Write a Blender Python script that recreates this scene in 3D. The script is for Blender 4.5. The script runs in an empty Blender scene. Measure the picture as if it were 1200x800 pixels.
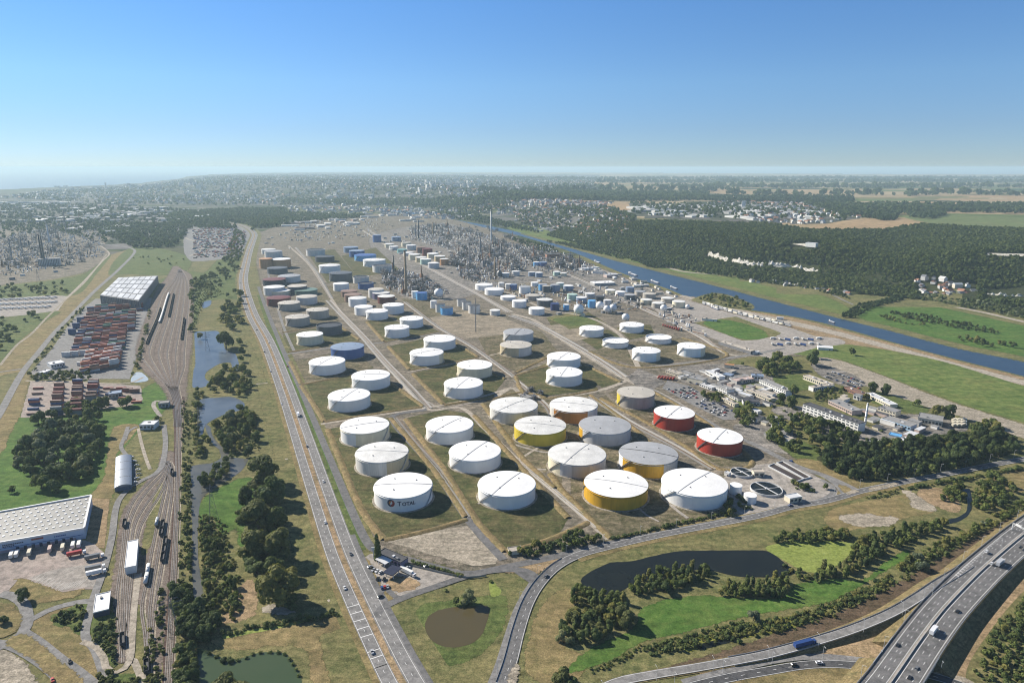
import bpy, bmesh, math, random
import numpy as np
from mathutils import Vector, Matrix
from mathutils.geometry import tessellate_polygon
R = math.radians
rnd = random.Random(11)
nrs = np.random.RandomState(5)
SC = bpy.context.scene
COL = SC.collection
CAMZ = 360.0
PITCH = R(14.3)
FPX = 800.0                       # focal length in photo pixels (24 mm on a 36 mm wide frame, 1200 px)
cd = bpy.data.cameras.new('camera')
cam = bpy.data.objects.new('camera', cd)
COL.objects.link(cam)
cam.location = (0, 0, CAMZ)
cam.rotation_euler = (R(90) - PITCH, 0, 0)
cd.lens = 24.0
cd.sensor_width = 36.0
cd.sensor_fit = 'HORIZONTAL'
cd.clip_start = 1.0
cd.clip_end = 300000.0
SC.camera = cam
SUN_EL = 32.0
SUN_DIR = Vector((-0.85 * math.cos(R(SUN_EL)), 0.527 * math.cos(R(SUN_EL)), math.sin(R(SUN_EL))))
world = bpy.data.worlds.new('World')
SC.world = world
world.use_nodes = True
wn = world.node_tree
wn.nodes.clear()
w_out = wn.nodes.new('ShaderNodeOutputWorld')
w_bg = wn.nodes.new('ShaderNodeBackground')
w_sky = wn.nodes.new('ShaderNodeTexSky')
w_sky.sky_type = 'NISHITA'
w_sky.sun_disc = False
w_sky.sun_elevation = R(SUN_EL)
w_sky.sun_rotation = math.atan2(SUN_DIR.x, SUN_DIR.y)
w_sky.altitude = 400
w_sky.air_density = 0.6
w_sky.dust_density = 0.0
w_sky.ozone_density = 3.0
w_bg.inputs['Strength'].default_value = 0.065
w_tc = wn.nodes.new('ShaderNodeTexCoord')
w_sp = wn.nodes.new('ShaderNodeSeparateXYZ')
wn.links.new(w_tc.outputs['Generated'], w_sp.inputs[0])
w_rp = wn.nodes.new('ShaderNodeValToRGB')
el = w_rp.color_ramp.elements
while len(el) < 5: el.new(0.5)
for i_, (p_, c_) in enumerate(((0.0, (.68, .72, .80)), (0.05, (.80, .86, .92)), (0.11, (.96, 1.12, 1.15)), (0.25, (.92, 1.33, 1.54)), (0.6, (.95, 1.1, 1.25)))):
 el[i_].position = p_; el[i_].color = (c_[0], c_[1], c_[2], 1)
wn.links.new(w_sp.outputs['Z'], w_rp.inputs['Fac'])
w_mx = wn.nodes.new('ShaderNodeMix'); w_mx.data_type = 'RGBA'; w_mx.blend_type = 'MULTIPLY'
w_mx.inputs[0].default_value = 1.0
wn.links.new(w_sky.outputs[0], w_mx.inputs[6]); wn.links.new(w_rp.outputs[0], w_mx.inputs[7])
wn.links.new(w_mx.outputs[2], w_bg.inputs['Color'])
wn.links.new(w_bg.outputs[0], w_out.inputs['Surface'])
sl = bpy.data.lights.new('sun', 'SUN')
sl.energy = 5.0
sl.angle = R(0.53)
sl.color = (1.0, 0.93, 0.82)
sun = bpy.data.objects.new('sun', sl)
COL.objects.link(sun)
sun.location = (-2000, 1500, 3000)
sun.rotation_euler = SUN_DIR.to_track_quat('Z', 'Y').to_euler()
SC.view_settings.view_transform = 'Standard'
SC.view_settings.look = 'None'
SC.view_settings.exposure = 0.76
SC.view_settings.gamma = 1.0
SC.view_settings.use_curve_mapping = False
SC.render.engine = 'CYCLES'
cy = SC.cycles
cy.filter_width = 1.1
cy.max_bounces = 5
cy.diffuse_bounces = 2
cy.glossy_bounces = 2
cy.transmission_bounces = 2
cy.transparent_max_bounces = 6
cy.volume_bounces = 0
cy.caustics_reflective = False
cy.caustics_refractive = False
cy.use_denoising = True
cy.denoiser = 'OPENIMAGEDENOISE'
cy.denoising_input_passes = 'RGB_ALBEDO_NORMAL'
cy.sample_clamp_indirect = 4.0
SP, CP = math.sin(PITCH), math.cos(PITCH)
def G(px, py, z=0.0):
 xn = (px - 600.0) / FPX
 yn = (400.0 - py) / FPX
 dy = CP + yn * SP
 dz = -SP + yn * CP
 t = (z - CAMZ) / dz
 return Vector((xn * t, dy * t, z))
def depth_of(P):
 return P.y * CP + (CAMZ - P.z) * SP
def proj(P):
 d = depth_of(P)
 u = P.y * SP + (P.z - CAMZ) * CP
 return 600 + FPX * P.x / d, 400 - FPX * u / d
TT = [(-900, 236, 0, 800, 226), (0, 236, 0, 800, 222), (60, 236, 0, 900, 219.5), (130, 234, 4, 1200, 216.5), (170, 231, 22, 2000, 214), (200, 230, 62, 2200, 210.5), (228, 230, 105, 2400, 206.5),
      (260, 231, 130, 2500, 204), (320, 234, 138, 2800, 202.6), (400, 240, 138, 3000, 202), (500, 247, 125, 2600, 202),
      (560, 254, 110, 1800, 202), (600, 259, 98, 1400, 202), (645, 268, 90, 1000, 202), (700, 288, 86, 800, 202.3),
      (760, 303, 86, 620, 202.5), (800, 314, 86, 520, 202.8), (880, 326, 86, 430, 203.2), (950, 336, 86, 400, 203.6),
      (1010, 345, 86, 380, 204), (1080, 351, 86, 380, 204), (1200, 359, 86, 380, 204), (1500, 378, 86, 380, 204), (2600, 420, 86, 400, 204)]
_ta, _tf, _tH, _tw, _tc = [], [], [], [], []
for (px, fy, H, w, cyy) in TT:
 f = G(px, fy)
 _ta.append(f.x / f.y); _tf.append(f.y); _tH.append(H); _tw.append(w)
 _tc.append(G(px, cyy, H * 0.95).y)
def terr(x, y):
 y = max(y, 1.0)
 a = x / y
 yf = np.interp(a, _ta, _tf); H = np.interp(a, _ta, _tH); w = np.interp(a, _ta, _tw)
 s = min(1.0, max(0.0, (y - yf) / w))
 s = s * s * (3 - 2 * s)
 n = 7 * math.sin(x * 0.0021 + 1.3) * math.sin(y * 0.0013 + 0.4) + 4 * math.sin(x * 0.0052 + y * 0.0031)
 v = math.exp(-((x - 0.545 * y - 40) / 150.0) ** 2) * 42 * max(0, 1 - abs(y - 2500) / 900.0)
 rl = (15 * math.sin(x * 0.0095 + 1.1) * math.sin(y * 0.008 + x * 0.002) + 7 * math.sin(x * 0.023 + y * .011)) * s * (1 - s) * 4
 return max(0.0, s * (H + n * H / 90.0) - s * v + rl * min(1.0, H / 80.0))
def T(px, py):
 """place on the terrain seen at a photo pixel"""
 lo = G(px, py, 0.0)
 hi = G(px, py, 160.0)
 a, b = 0.0, 1.0           # 0 at z=160 (near), 1 at ground
 prev = 0.0
 n = 60
 for i in range(1, n + 1):
  f = i / n
  P = hi.lerp(lo, f)
  if P.z <= terr(P.x, P.y):
   a, b = (i - 1) / n, f
   break
 for _ in range(18):
  m = (a + b) / 2
  P = hi.lerp(lo, m)
  if P.z <= terr(P.x, P.y): b = m
  else: a = m
 P = hi.lerp(lo, b)
 P.z = terr(P.x, P.y)
 return P
MATS = {}
FRINGE = {}
HARD = ('asphalt', 'worn_asphalt', 'dark_asphalt', 'rusty_ballast', 'duckweed', 'concrete_ground', 'reddish_concrete', 'sleeper_bed')
def _base(name, rough=0.8, metal=0.0, spec=0.3):
 m = bpy.data.materials.new(name)
 m.use_nodes = True
 nt = m.node_tree
 b = nt.nodes['Principled BSDF']
 b.inputs['Roughness'].default_value = rough
 b.inputs['Metallic'].default_value = metal
 b.inputs['Specular IOR Level'].default_value = spec
 return m, nt, b
def c4(c):
 return (c[0], c[1], c[2], 1.0)
def noise(nt, vec, scale, detail=3.0, rough=0.55):
 n = nt.nodes.new('ShaderNodeTexNoise')
 n.inputs['Scale'].default_value = scale
 n.inputs['Detail'].default_value = detail
 n.inputs['Roughness'].default_value = rough
 nt.links.new(vec, n.inputs['Vector'])
 return n.outputs['Fac']
def ramp(nt, fac, stops):
 r = nt.nodes.new('ShaderNodeValToRGB')
 e = r.color_ramp.elements
 while len(e) < len(stops): e.new(0.5)
 for i, (p, c) in enumerate(stops):
  e[i].position = p; e[i].color = c4(c)
 nt.links.new(fac, r.inputs['Fac'])
 return r.outputs['Color']
def mixc(nt, fac, a, b, mode='MIX'):
 m = nt.nodes.new('ShaderNodeMix')
 m.data_type = 'RGBA'; m.blend_type = mode
 if isinstance(fac, (int, float)): m.inputs[0].default_value = fac
 else: nt.links.new(fac, m.inputs[0])
 for s, v in ((6, a), (7, b)):
  if isinstance(v, tuple): m.inputs[s].default_value = c4(v)
  else: nt.links.new(v, m.inputs[s])
 return m.outputs[2]
def mapr(nt, v, a, b, c, d):
 m = nt.nodes.new('ShaderNodeMapRange')
 nt.links.new(v, m.inputs[0])
 for i, x in enumerate((a, b, c, d)): m.inputs[i + 1].default_value = x
 return m.outputs[0]
def posn(nt, sc=(1, 1, 1), rot=0.0):
 g = nt.nodes.new('ShaderNodeNewGeometry')
 if sc == (1, 1, 1) and rot == 0: return g.outputs['Position']
 mp = nt.nodes.new('ShaderNodeMapping')
 mp.inputs['Scale'].default_value = sc
 mp.inputs['Rotation'].default_value = (0, 0, rot)
 nt.links.new(g.outputs['Position'], mp.inputs['Vector'])
 return mp.outputs['Vector']
def gmat(name, c1, c2, c3, s1=40.0, s2=6.0, fine=0.35, rough=0.95):
 """ground: three colours mixed by a large, a medium and a small noise, fine speckle on top. sizes in metres.
 a second version of the material frays out towards the fringe of a patch"""
 if name in MATS: return MATS[name]
 out = []
 for fringe in (0, 1):
  m, nt, b = _base(name + ('_fringe' if fringe else ''), rough, 0, 0.1)
  p = posn(nt)
  n1 = noise(nt, p, 1.0 / s1, 5, 0.68)
  n2 = noise(nt, p, 1.0 / s2, 4, 0.65)
  n3 = noise(nt, p, 1.0 / 1.1, 2, 0.6)
  n4 = noise(nt, posn(nt, (1 / (s2 * 6), 1 / (s2 * 1.3), 1), .9), 1.0, 4, 0.7)
  col = ramp(nt, n1, [(0.38, c1), (0.5, c2), (0.62, c3)])
  alt = ramp(nt, n2, [(0.36, tuple(x * 0.55 for x in c3)), (0.5, c2), (0.64, tuple(x * 1.22 for x in c1))])
  col = mixc(nt, 0.5, col, alt)
  k4 = mapr(nt, n4, 0.32, 0.68, 1 - fine * .9, 1 + fine * .8)
  col = mixc(nt, 1.0, col, k4, 'MULTIPLY')
  k = mapr(nt, n3, 0.3, 0.7, 1 - fine, 1 + fine)
  col = mixc(nt, 1.0, col, k, 'MULTIPLY')
  nt.links.new(col, b.inputs['Base Color'])
  bp = nt.nodes.new('ShaderNodeBump')
  bp.inputs['Strength'].default_value = 0.6
  bp.inputs['Distance'].default_value = 0.8
  nt.links.new(n2, bp.inputs['Height'])
  nt.links.new(bp.outputs[0], b.inputs['Normal'])
  if fringe:
   at = nt.nodes.new('ShaderNodeAttribute'); at.attribute_name = 'edge'
   n5 = noise(nt, p, 1.0 / 5.0, 4, 0.7)
   ad = nt.nodes.new('ShaderNodeMath'); ad.operation = 'ADD'
   nt.links.new(at.outputs['Fac'], ad.inputs[0]); nt.links.new(mapr(nt, n5, .3, .7, -.5, .5), ad.inputs[1])
   fac = mapr(nt, ad.outputs[0], .38, .62, 0, 1)
   tr_ = nt.nodes.new('ShaderNodeBsdfTransparent'); mx = nt.nodes.new('ShaderNodeMixShader')
   nt.links.new(fac, mx.inputs[0]); nt.links.new(tr_.outputs[0], mx.inputs[1]); nt.links.new(b.outputs[0], mx.inputs[2])
   nt.links.new(mx.outputs[0], nt.nodes['Material Output'].inputs['Surface'])
  out.append(m)
 MATS[name] = out[0]
 FRINGE[out[0].name] = out[1]
 return out[0]
def pmat(name, col, rough=0.6, metal=0.0, var=0.16, scale=0.25, streak=False, spec=0.35):
 """painted / built surface with weathering"""
 if name in MATS: return MATS[name]
 m, nt, b = _base(name, rough, metal, spec)
 tc = nt.nodes.new('ShaderNodeTexCoord')
 mp = nt.nodes.new('ShaderNodeMapping')
 mp.inputs['Scale'].default_value = (1, 1, 0.12) if streak else (1, 1, 1)
 nt.links.new(tc.outputs['Object'], mp.inputs['Vector'])
 n1 = noise(nt, mp.outputs[0], scale, 5, 0.65)
 n2 = noise(nt, mp.outputs[0], scale * 7, 3, 0.6)
 k1 = mapr(nt, n1, 0.3, 0.7, 1 - var, 1 + var * 0.45)
 k2 = mapr(nt, n2, 0.3, 0.7, 1 - var * 0.5, 1 + var * 0.3)
 oi = nt.nodes.new('ShaderNodeObjectInfo')
 k3 = mapr(nt, oi.outputs['Random'], 0, 1, 1 - var * 0.4, 1 + var * 0.2)
 c = mixc(nt, 1.0, tuple(col), k1, 'MULTIPLY')
 c = mixc(nt, 1.0, c, k2, 'MULTIPLY')
 c = mixc(nt, 1.0, c, k3, 'MULTIPLY')
 nt.links.new(c, b.inputs['Base Color'])
 MATS[name] = m
 return m
def leafmat(name, c1, c2, c3):
 if name in MATS: return MATS[name]
 m, nt, b = _base(name, 0.75, 0, 0.2)
 p = posn(nt)
 n1 = noise(nt, p, 1 / 5.0, 2, 0.6)
 n2 = noise(nt, p, 1 / 0.9, 2, 0.7)
 oi = nt.nodes.new('ShaderNodeObjectInfo')
 col = ramp(nt, n1, [(0.33, c1), (0.5, c2), (0.68, c3)])
 k = mapr(nt, n2, 0.3, 0.7, 0.6, 1.4)
 col = mixc(nt, 1.0, col, k, 'MULTIPLY')
 r = ramp(nt, oi.outputs['Random'], [(0.0, (0.72, 0.78, 0.8)), (0.5, (1, 1, 1)), (1.0, (1.3, 1.18, 0.92))])
 col = mixc(nt, 1.0, col, r, 'MULTIPLY')
 nt.links.new(col, b.inputs['Base Color'])
 tl = nt.nodes.new('ShaderNodeBsdfTranslucent'); ms = nt.nodes.new('ShaderNodeMixShader'); ms.inputs[0].default_value = 0.3
 nt.links.new(mixc(nt, 1.0, col, (1.35, 1.4, .9), 'MULTIPLY'), tl.inputs['Color'])
 nt.links.new(b.outputs[0], ms.inputs[1]); nt.links.new(tl.outputs[0], ms.inputs[2])
 nt.links.new(ms.outputs[0], nt.nodes['Material Output'].inputs['Surface'])
 MATS[name] = m
 return m
def watermat(name, col, rough=0.12, wave=3.0, bump=0.3, col2=None, spec=0.5):
 if name in MATS: return MATS[name]
 m, nt, b = _base(name, rough, 0, spec)
 b.inputs['IOR'].default_value = 1.33
 p = posn(nt)
 n1 = noise(nt, p, 1 / 30.0, 4, 0.6)
 col2 = col2 or tuple(x * 1.35 for x in col)
 nt.links.new(ramp(nt, n1, [(0.35, col), (0.65, col2)]), b.inputs['Base Color'])
 n2 = noise(nt, p, 1 / wave, 3, 0.6)
 bp = nt.nodes.new('ShaderNodeBump')
 bp.inputs['Strength'].default_value = bump
 bp.inputs['Distance'].default_value = 0.3
 nt.links.new(n2, bp.inputs['Height'])
 nt.links.new(bp.outputs[0], b.inputs['Normal'])
 MATS[name] = m
 return m
class MB:
 def __init__(s):
  s.v, s.f, s.m, s.sm = [], [], [], []
 def add(s, verts, faces, mi=0, smooth=False):
  o = len(s.v)
  s.v.extend([tuple(v) for v in verts])
  for f in faces:
   s.f.append([i + o for i in f]); s.m.append(mi); s.sm.append(smooth)
  return s
 def box(s, c, d, rz=0.0, mi=0):
  """c: centre of the base (x,y,z0); d: sizes"""
  hx, hy = d[0] / 2, d[1] / 2
  ca, sa = math.cos(rz), math.sin(rz)
  vs = []
  for z in (c[2], c[2] + d[2]):
   for x, y in ((-hx, -hy), (hx, -hy), (hx, hy), (-hx, hy)):
    vs.append((c[0] + x * ca - y * sa, c[1] + x * sa + y * ca, z))
  return s.add(vs, [(3, 2, 1, 0), (4, 5, 6, 7), (0, 1, 5, 4), (1, 2, 6, 5), (2, 3, 7, 6), (3, 0, 4, 7)], mi)
 def gable(s, c, d, rise, rz=0.0, mi=0, over=0.0):
  hx, hy = d[0] / 2 + over, d[1] / 2 + over
  ca, sa = math.cos(rz), math.sin(rz)
  q = [(-hx, -hy, 0), (hx, -hy, 0), (hx, hy, 0), (-hx, hy, 0), (-hx, 0, rise), (hx, 0, rise)]
  vs = [(c[0] + x * ca - y * sa, c[1] + x * sa + y * ca, c[2] + z) for x, y, z in q]
  return s.add(vs, [(0, 1, 5, 4), (2, 3, 4, 5), (0, 4, 3), (1, 2, 5), (3, 2, 1, 0)], mi)
 def prism(s, pts, z0, z1, mi=0, cap_mi=None):
  n = len(pts)
  vs = [(p[0], p[1], z0) for p in pts] + [(p[0], p[1], z1) for p in pts]
  s.add(vs, [(i, (i + 1) % n, n + (i + 1) % n, n + i) for i in range(n)], mi)
  return s.add([(p[0], p[1], z1) for p in pts], [tuple(range(n))], mi if cap_mi is None else cap_mi)
 def cyl(s, c, r, h, n=24, r2=None, cap=True, mi=0, smooth=True, mi_fn=None, bottom=False):
  r2 = r if r2 is None else r2
  o = len(s.v)
  for k, (rr, z) in enumerate(((r, c[2]), (r2, c[2] + h))):
   for i in range(n):
    a = 2 * math.pi * i / n
    s.v.append((c[0] + rr * math.cos(a), c[1] + rr * math.sin(a), z))
  for i in range(n):
   j = (i + 1) % n
   s.f.append([o + i, o + j, o + n + j, o + n + i])
   s.m.append(mi_fn(2 * math.pi * (i + 0.5) / n) if mi_fn else mi); s.sm.append(smooth)
  if cap:
   s.f.append([o + n + i for i in range(n)]); s.m.append(mi); s.sm.append(False)
  if bottom:
   s.f.append([o + i for i in reversed(range(n))]); s.m.append(mi); s.sm.append(False)
  return s
 def cone(s, c, r, h, n=24, mi=0, smooth=False):
  o = len(s.v)
  for i in range(n):
   a = 2 * math.pi * i / n
   s.v.append((c[0] + r * math.cos(a), c[1] + r * math.sin(a), c[2]))
  s.v.append((c[0], c[1], c[2] + h))
  for i in range(n):
   s.f.append([o + i, o + (i + 1) % n, o + n]); s.m.append(mi); s.sm.append(smooth)
  return s
 def ring(s, c, r0, r1, h, n=48, mi=0):
  """a flat-topped ring: outer wall, top, inner wall, underside"""
  o = len(s.v)
  for rr, z in ((r1, c[2]), (r1, c[2] + h), (r0, c[2] + h), (r0, c[2])):
   for i in range(n):
    a = 2 * math.pi * i / n
    s.v.append((c[0] + rr * math.cos(a), c[1] + rr * math.sin(a), z))
  for k in range(4):
   for i in range(n):
    j = (i + 1) % n
    k2 = (k + 1) % 4
    s.f.append([o + k * n + i, o + k * n + j, o + k2 * n + j, o + k2 * n + i]); s.m.append(mi); s.sm.append(False)
  return s
 def sphere(s, c, r, nu=16, nv=10, mi=0, sz=1.0):
  o = len(s.v)
  for j in range(nv + 1):
   t = math.pi * j / nv
   for i in range(nu):
    a = 2 * math.pi * i / nu
    s.v.append((c[0] + r * math.sin(t) * math.cos(a), c[1] + r * math.sin(t) * math.sin(a), c[2] + sz * r * math.cos(t)))
  for j in range(nv):
   for i in range(nu):
    i2 = (i + 1) % nu
    s.f.append([o + (j + 1) * nu + i, o + (j + 1) * nu + i2, o + j * nu + i2, o + j * nu + i]); s.m.append(mi); s.sm.append(True)
  return s
 def tube(s, p, q, r, n=6, mi=0, r2=None):
  p, q = Vector(p), Vector(q)
  d = q - p
  L = d.length
  if L < 1e-6: return s
  M = d.to_track_quat('Z', 'Y').to_matrix()
  r2 = r if r2 is None else r2
  vs = []
  for rr, z in ((r, 0), (r2, L)):
   for i in range(n):
    a = 2 * math.pi * i / n
    vs.append(p + M @ Vector((rr * math.cos(a), rr * math.sin(a), z)))
  fs = [(i, (i + 1) % n, n + (i + 1) % n, n + i) for i in range(n)] + [tuple(range(n, 2 * n)), tuple(reversed(range(n)))]
  return s.add(vs, fs, mi, n > 6)
 def mesh(s, name, mats):
  me = bpy.data.meshes.new(name)
  me.from_pydata(s.v, [], s.f)
  for m in (mats if isinstance(mats, (list, tuple)) else [mats]): me.materials.append(m)
  if len(s.f):
   me.polygons.foreach_set('material_index', s.m)
   me.polygons.foreach_set('use_smooth', s.sm)
  me.update()
  return me
 def build(s, name, mats, parent=None, loc=None):
  o = bpy.data.objects.new(name, s.mesh(name, mats))
  COL.objects.link(o)
  if parent is not None: o.parent = parent
  if loc is not None: o.location = loc
  return o
def npmesh(name, V, F, mats, mi=None, smooth=False):
 """numpy quad/tri mesh"""
 me = bpy.data.meshes.new(name)
 k = F.shape[1]
 me.vertices.add(len(V)); me.vertices.foreach_set('co', V.astype(np.float32).ravel())
 me.loops.add(F.size); me.loops.foreach_set('vertex_index', F.astype(np.int32).ravel())
 me.polygons.add(len(F))
 me.polygons.foreach_set('loop_start', np.arange(0, F.size, k, dtype=np.int32))
 for m in (mats if isinstance(mats, (list, tuple)) else [mats]): me.materials.append(m)
 if mi is not None: me.polygons.foreach_set('material_index', np.asarray(mi, dtype=np.int32))
 me.polygons.foreach_set('use_smooth', np.full(len(F), smooth, dtype=bool))
 me.update(calc_edges=True)
 me.validate()
 return me
def link(name, me, parent=None, loc=(0, 0, 0), rz=0.0, sc=1.0):
 o = bpy.data.objects.new(name, me)
 COL.objects.link(o)
 if parent is not None: o.parent = parent
 o.location = loc
 o.rotation_euler = (0, 0, rz)
 o.scale = (sc, sc, sc) if isinstance(sc, (int, float)) else sc
 return o
def tag(o, label=None, cat=None, group=None, kind=None):
 if label: o['label'] = label
 if cat: o['category'] = cat
 if group: o['group'] = group
 if kind: o['kind'] = kind
 return o
def thing(name, label, cat, loc=(0, 0, 0), rz=0.0, group=None):
 o = bpy.data.objects.new(name, None)
 COL.objects.link(o)
 o.empty_display_size = 1.0
 o.location = loc
 o.rotation_euler = (0, 0, rz)
 return tag(o, label, cat, group)
def dup(root, loc, rz=0.0, sc=1.0, label=None, group=None):
 r = root.copy(); COL.objects.link(r)
 r.location = loc; r.rotation_euler = (0, 0, rz)
 r.scale = (sc, sc, sc) if isinstance(sc, (int, float)) else sc
 if label: r['label'] = label
 if group: r['group'] = group
 for ch in list(root.children):
  c = ch.copy(); COL.objects.link(c); c.parent = r
  for g in ch.children:
   d = g.copy(); COL.objects.link(d); d.parent = c
 return r
LV = 0.03
_LC = {}
def lvz(lv):
 """height of a ground sheet: its layer, plus a hair so that no two sheets share a plane"""
 k = _LC.get(int(lv), 0); _LC[int(lv)] = k + 1
 return LV * lv + 0.0011 * (k % 26)
def catmull(P, closed, step=8.0):
 n = len(P)
 out = []
 for i in range(n if closed else n - 1):
  p0 = P[(i - 1) % n] if closed or i > 0 else P[i]
  p1 = P[i]
  p2 = P[(i + 1) % n]
  p3 = P[(i + 2) % n] if closed or i + 2 < n else p2
  L = (p2 - p1).length
  k = max(1, min(40, int(L / step)))
  for j in range(k):
   t = j / k
   m1 = (p2 - p0) * 0.5; m2 = (p3 - p1) * 0.5
   if m1.length > L: m1 = m1 * (L / m1.length)
   if m2.length > L: m2 = m2 * (L / m2.length)
   t2, t3 = t * t, t * t * t
   out.append(p1 * (2 * t3 - 3 * t2 + 1) + m1 * (t3 - 2 * t2 + t) + p2 * (-2 * t3 + 3 * t2) + m2 * (t3 - t2))
 if not closed: out.append(P[-1].copy())
 return out
def patch(name, pts, m, lv, smooth=True, jit=0.5, step=9.0, label=None, kind='structure', ground=False, z=0.0):
 P = [Vector(p) if ground else G(p[0], p[1]) for p in pts]
 if smooth: P = catmull(P, True, step)
 elif jit > 0:
  Q = []
  for i, p in enumerate(P):
   q = P[(i + 1) % len(P)]
   k = max(1, min(30, int((q - p).length / step)))
   for j in range(k): Q.append(p.lerp(q, j / k))
  P = Q
 if jit > 0:
  P = [p + Vector((rnd.uniform(-jit, jit), rnd.uniform(-jit, jit), 0)) for p in P]
 zz = z + lvz(lv)
 P = [Vector((p.x, p.y, 0)) for p in P]
 tris = tessellate_polygon([P])
 me = bpy.data.meshes.new(name)
 fs = []
 for t in tris:
  a, b, c = (P[i] for i in t)
  cr = (b - a).cross(c - a).z
  if abs(cr) < 1e-6: continue
  fs.append(tuple(t) if cr > 0 else tuple(reversed(t)))
 V = [(p.x, p.y, zz) for p in P]
 n = len(P)
 fr = FRINGE.get(m.name) if (smooth and m.name not in HARD and not ground) else None
 k0 = len(fs)
 if fr:
  area = sum(P[i].x * P[(i + 1) % n].y - P[(i + 1) % n].x * P[i].y for i in range(n))
  d0 = P[0].length
  fw = max(3.5, d0 / 260.0)
  for i in range(n):
   t = P[(i + 1) % n] - P[i - 1]
   nrm = Vector((t.y, -t.x, 0)).normalized() * (fw if area > 0 else -fw)
   V.append((P[i].x + nrm.x, P[i].y + nrm.y, zz - .012))
  for i in range(n):
   q = (i, i + n, (i + 1) % n + n, (i + 1) % n)
   fs.append(q if area > 0 else tuple(reversed(q)))
 me.from_pydata(V, [], fs)
 me.materials.append(m)
 if fr:
  me.materials.append(fr)
  at = me.attributes.new('edge', 'FLOAT', 'POINT')
  at.data.foreach_set('value', [1.0] * n + [0.0] * n)
  me.polygons.foreach_set('material_index', [0] * k0 + [1] * (len(fs) - k0))
 me.update()
 o = link(name, me)
 o['kind'] = kind
 return o
def drape(name, pts, m, lift=0.6, maxlen=60.0, kind='structure'):
 """a patch laid over the hilly terrain"""
 P = [T(p[0], p[1]) for p in pts]
 bm = bmesh.new()
 vs = [bm.verts.new((p.x, p.y, 0)) for p in P]
 f = bm.faces.new(vs)
 bmesh.ops.triangulate(bm, faces=[f])
 for _ in range(7):
  es = [e for e in bm.edges if e.calc_length() > maxlen]
  if not es or len(bm.faces) > 20000: break
  bmesh.ops.subdivide_edges(bm, edges=es, cuts=1)
  bmesh.ops.triangulate(bm, faces=bm.faces[:])
 bmesh.ops.recalc_face_normals(bm, faces=bm.faces[:])
 for v in bm.verts: v.co.z = terr(v.co.x, v.co.y) + lift
 me = bpy.data.meshes.new(name)
 bm.normal_update()
 if sum(f.normal.z for f in bm.faces) < 0: bmesh.ops.reverse_faces(bm, faces=bm.faces[:])
 bm.to_mesh(me); bm.free()
 me.materials.append(m)
 o = link(name, me)
 o['kind'] = kind
 return o
def path(pts, step=8.0, z=0.0):
 return catmull([G(p[0], p[1], z if len(p) < 3 else p[2]) for p in pts], False, step)
def frames(P):
 N = []
 for i in range(len(P)):
  d = P[min(i + 1, len(P) - 1)] - P[max(i - 1, 0)]
  d.z = 0
  d.normalize()
  N.append(Vector((-d.y, d.x, 0)))
 return N
def strip(mb, P, off0, off1, dz=0.0, mi=0):
 N = frames(P)
 vs = []
 for p, n in zip(P, N):
  vs.append(p + n * off0 + Vector((0, 0, dz))); vs.append(p + n * off1 + Vector((0, 0, dz)))
 fs = [(2 * i, 2 * i + 2, 2 * i + 3, 2 * i + 1) if off0 > off1 else (2 * i, 2 * i + 1, 2 * i + 3, 2 * i + 2) for i in range(len(P) - 1)]
 fs = [tuple(reversed(f)) for f in fs]
 a, b, c = (Vector(vs[i]) for i in fs[0][:3])
 if (b - a).cross(c - a).z < 0: fs = [tuple(reversed(f)) for f in fs]
 return mb.add(vs, fs, mi)
def ribbon(name, P, width, m, lv, off=0.0, kind='structure', label=None):
 mb = MB()
 strip(mb, P, off - width / 2, off + width / 2, lvz(lv))
 o = mb.build(name, m)
 o['kind'] = kind
 return o
def resample(P, step):
 """points every `step` metres along a path"""
 L = [0.0]
 for a, b in zip(P[:-1], P[1:]): L.append(L[-1] + (b - a).length)
 xs = [p.x for p in P]; ys = [p.y for p in P]; zs = [p.z for p in P]
 k = max(2, int(L[-1] / step) + 1)
 ts = [i * step for i in range(k)]
 return [Vector((float(np.interp(t, L, xs)), float(np.interp(t, L, ys)), float(np.interp(t, L, zs)))) for t in ts]
def sub(P, t0, t1):
 """the stretch of a path between two fractions of its length"""
 L = [0.0]
 for a, b in zip(P[:-1], P[1:]): L.append(L[-1] + (b - a).length)
 xs = [p.x for p in P]; ys = [p.y for p in P]; zs = [p.z for p in P]
 n = max(3, int((t1 - t0) * L[-1] / 8.0))
 ts = [(t0 + (t1 - t0) * i / n) * L[-1] for i in range(n + 1)]
 return [Vector((float(np.interp(t, L, xs)), float(np.interp(t, L, ys)), float(np.interp(t, L, zs)))) for t in ts]
def dashes(mb, P, off, dash, gap, w, dz, mi=0):
 Q = resample(P, dash + gap)
 N = frames(Q)
 for i in range(len(Q) - 1):
  p = Q[i]; d = (Q[i + 1] - Q[i]).normalized(); n = N[i]
  q = p + d * dash
  vs = [p + n * (off - w / 2), p + n * (off + w / 2), q + n * (off + w / 2), q + n * (off - w / 2)]
  vs = [(v.x, v.y, v.z + dz) for v in vs]
  a, b, c = (Vector(v) for v in vs[:3])
  f = (0, 1, 2, 3) if (b - a).cross(c - a).z > 0 else (3, 2, 1, 0)
  mb.add(vs, [f], mi)
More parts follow.
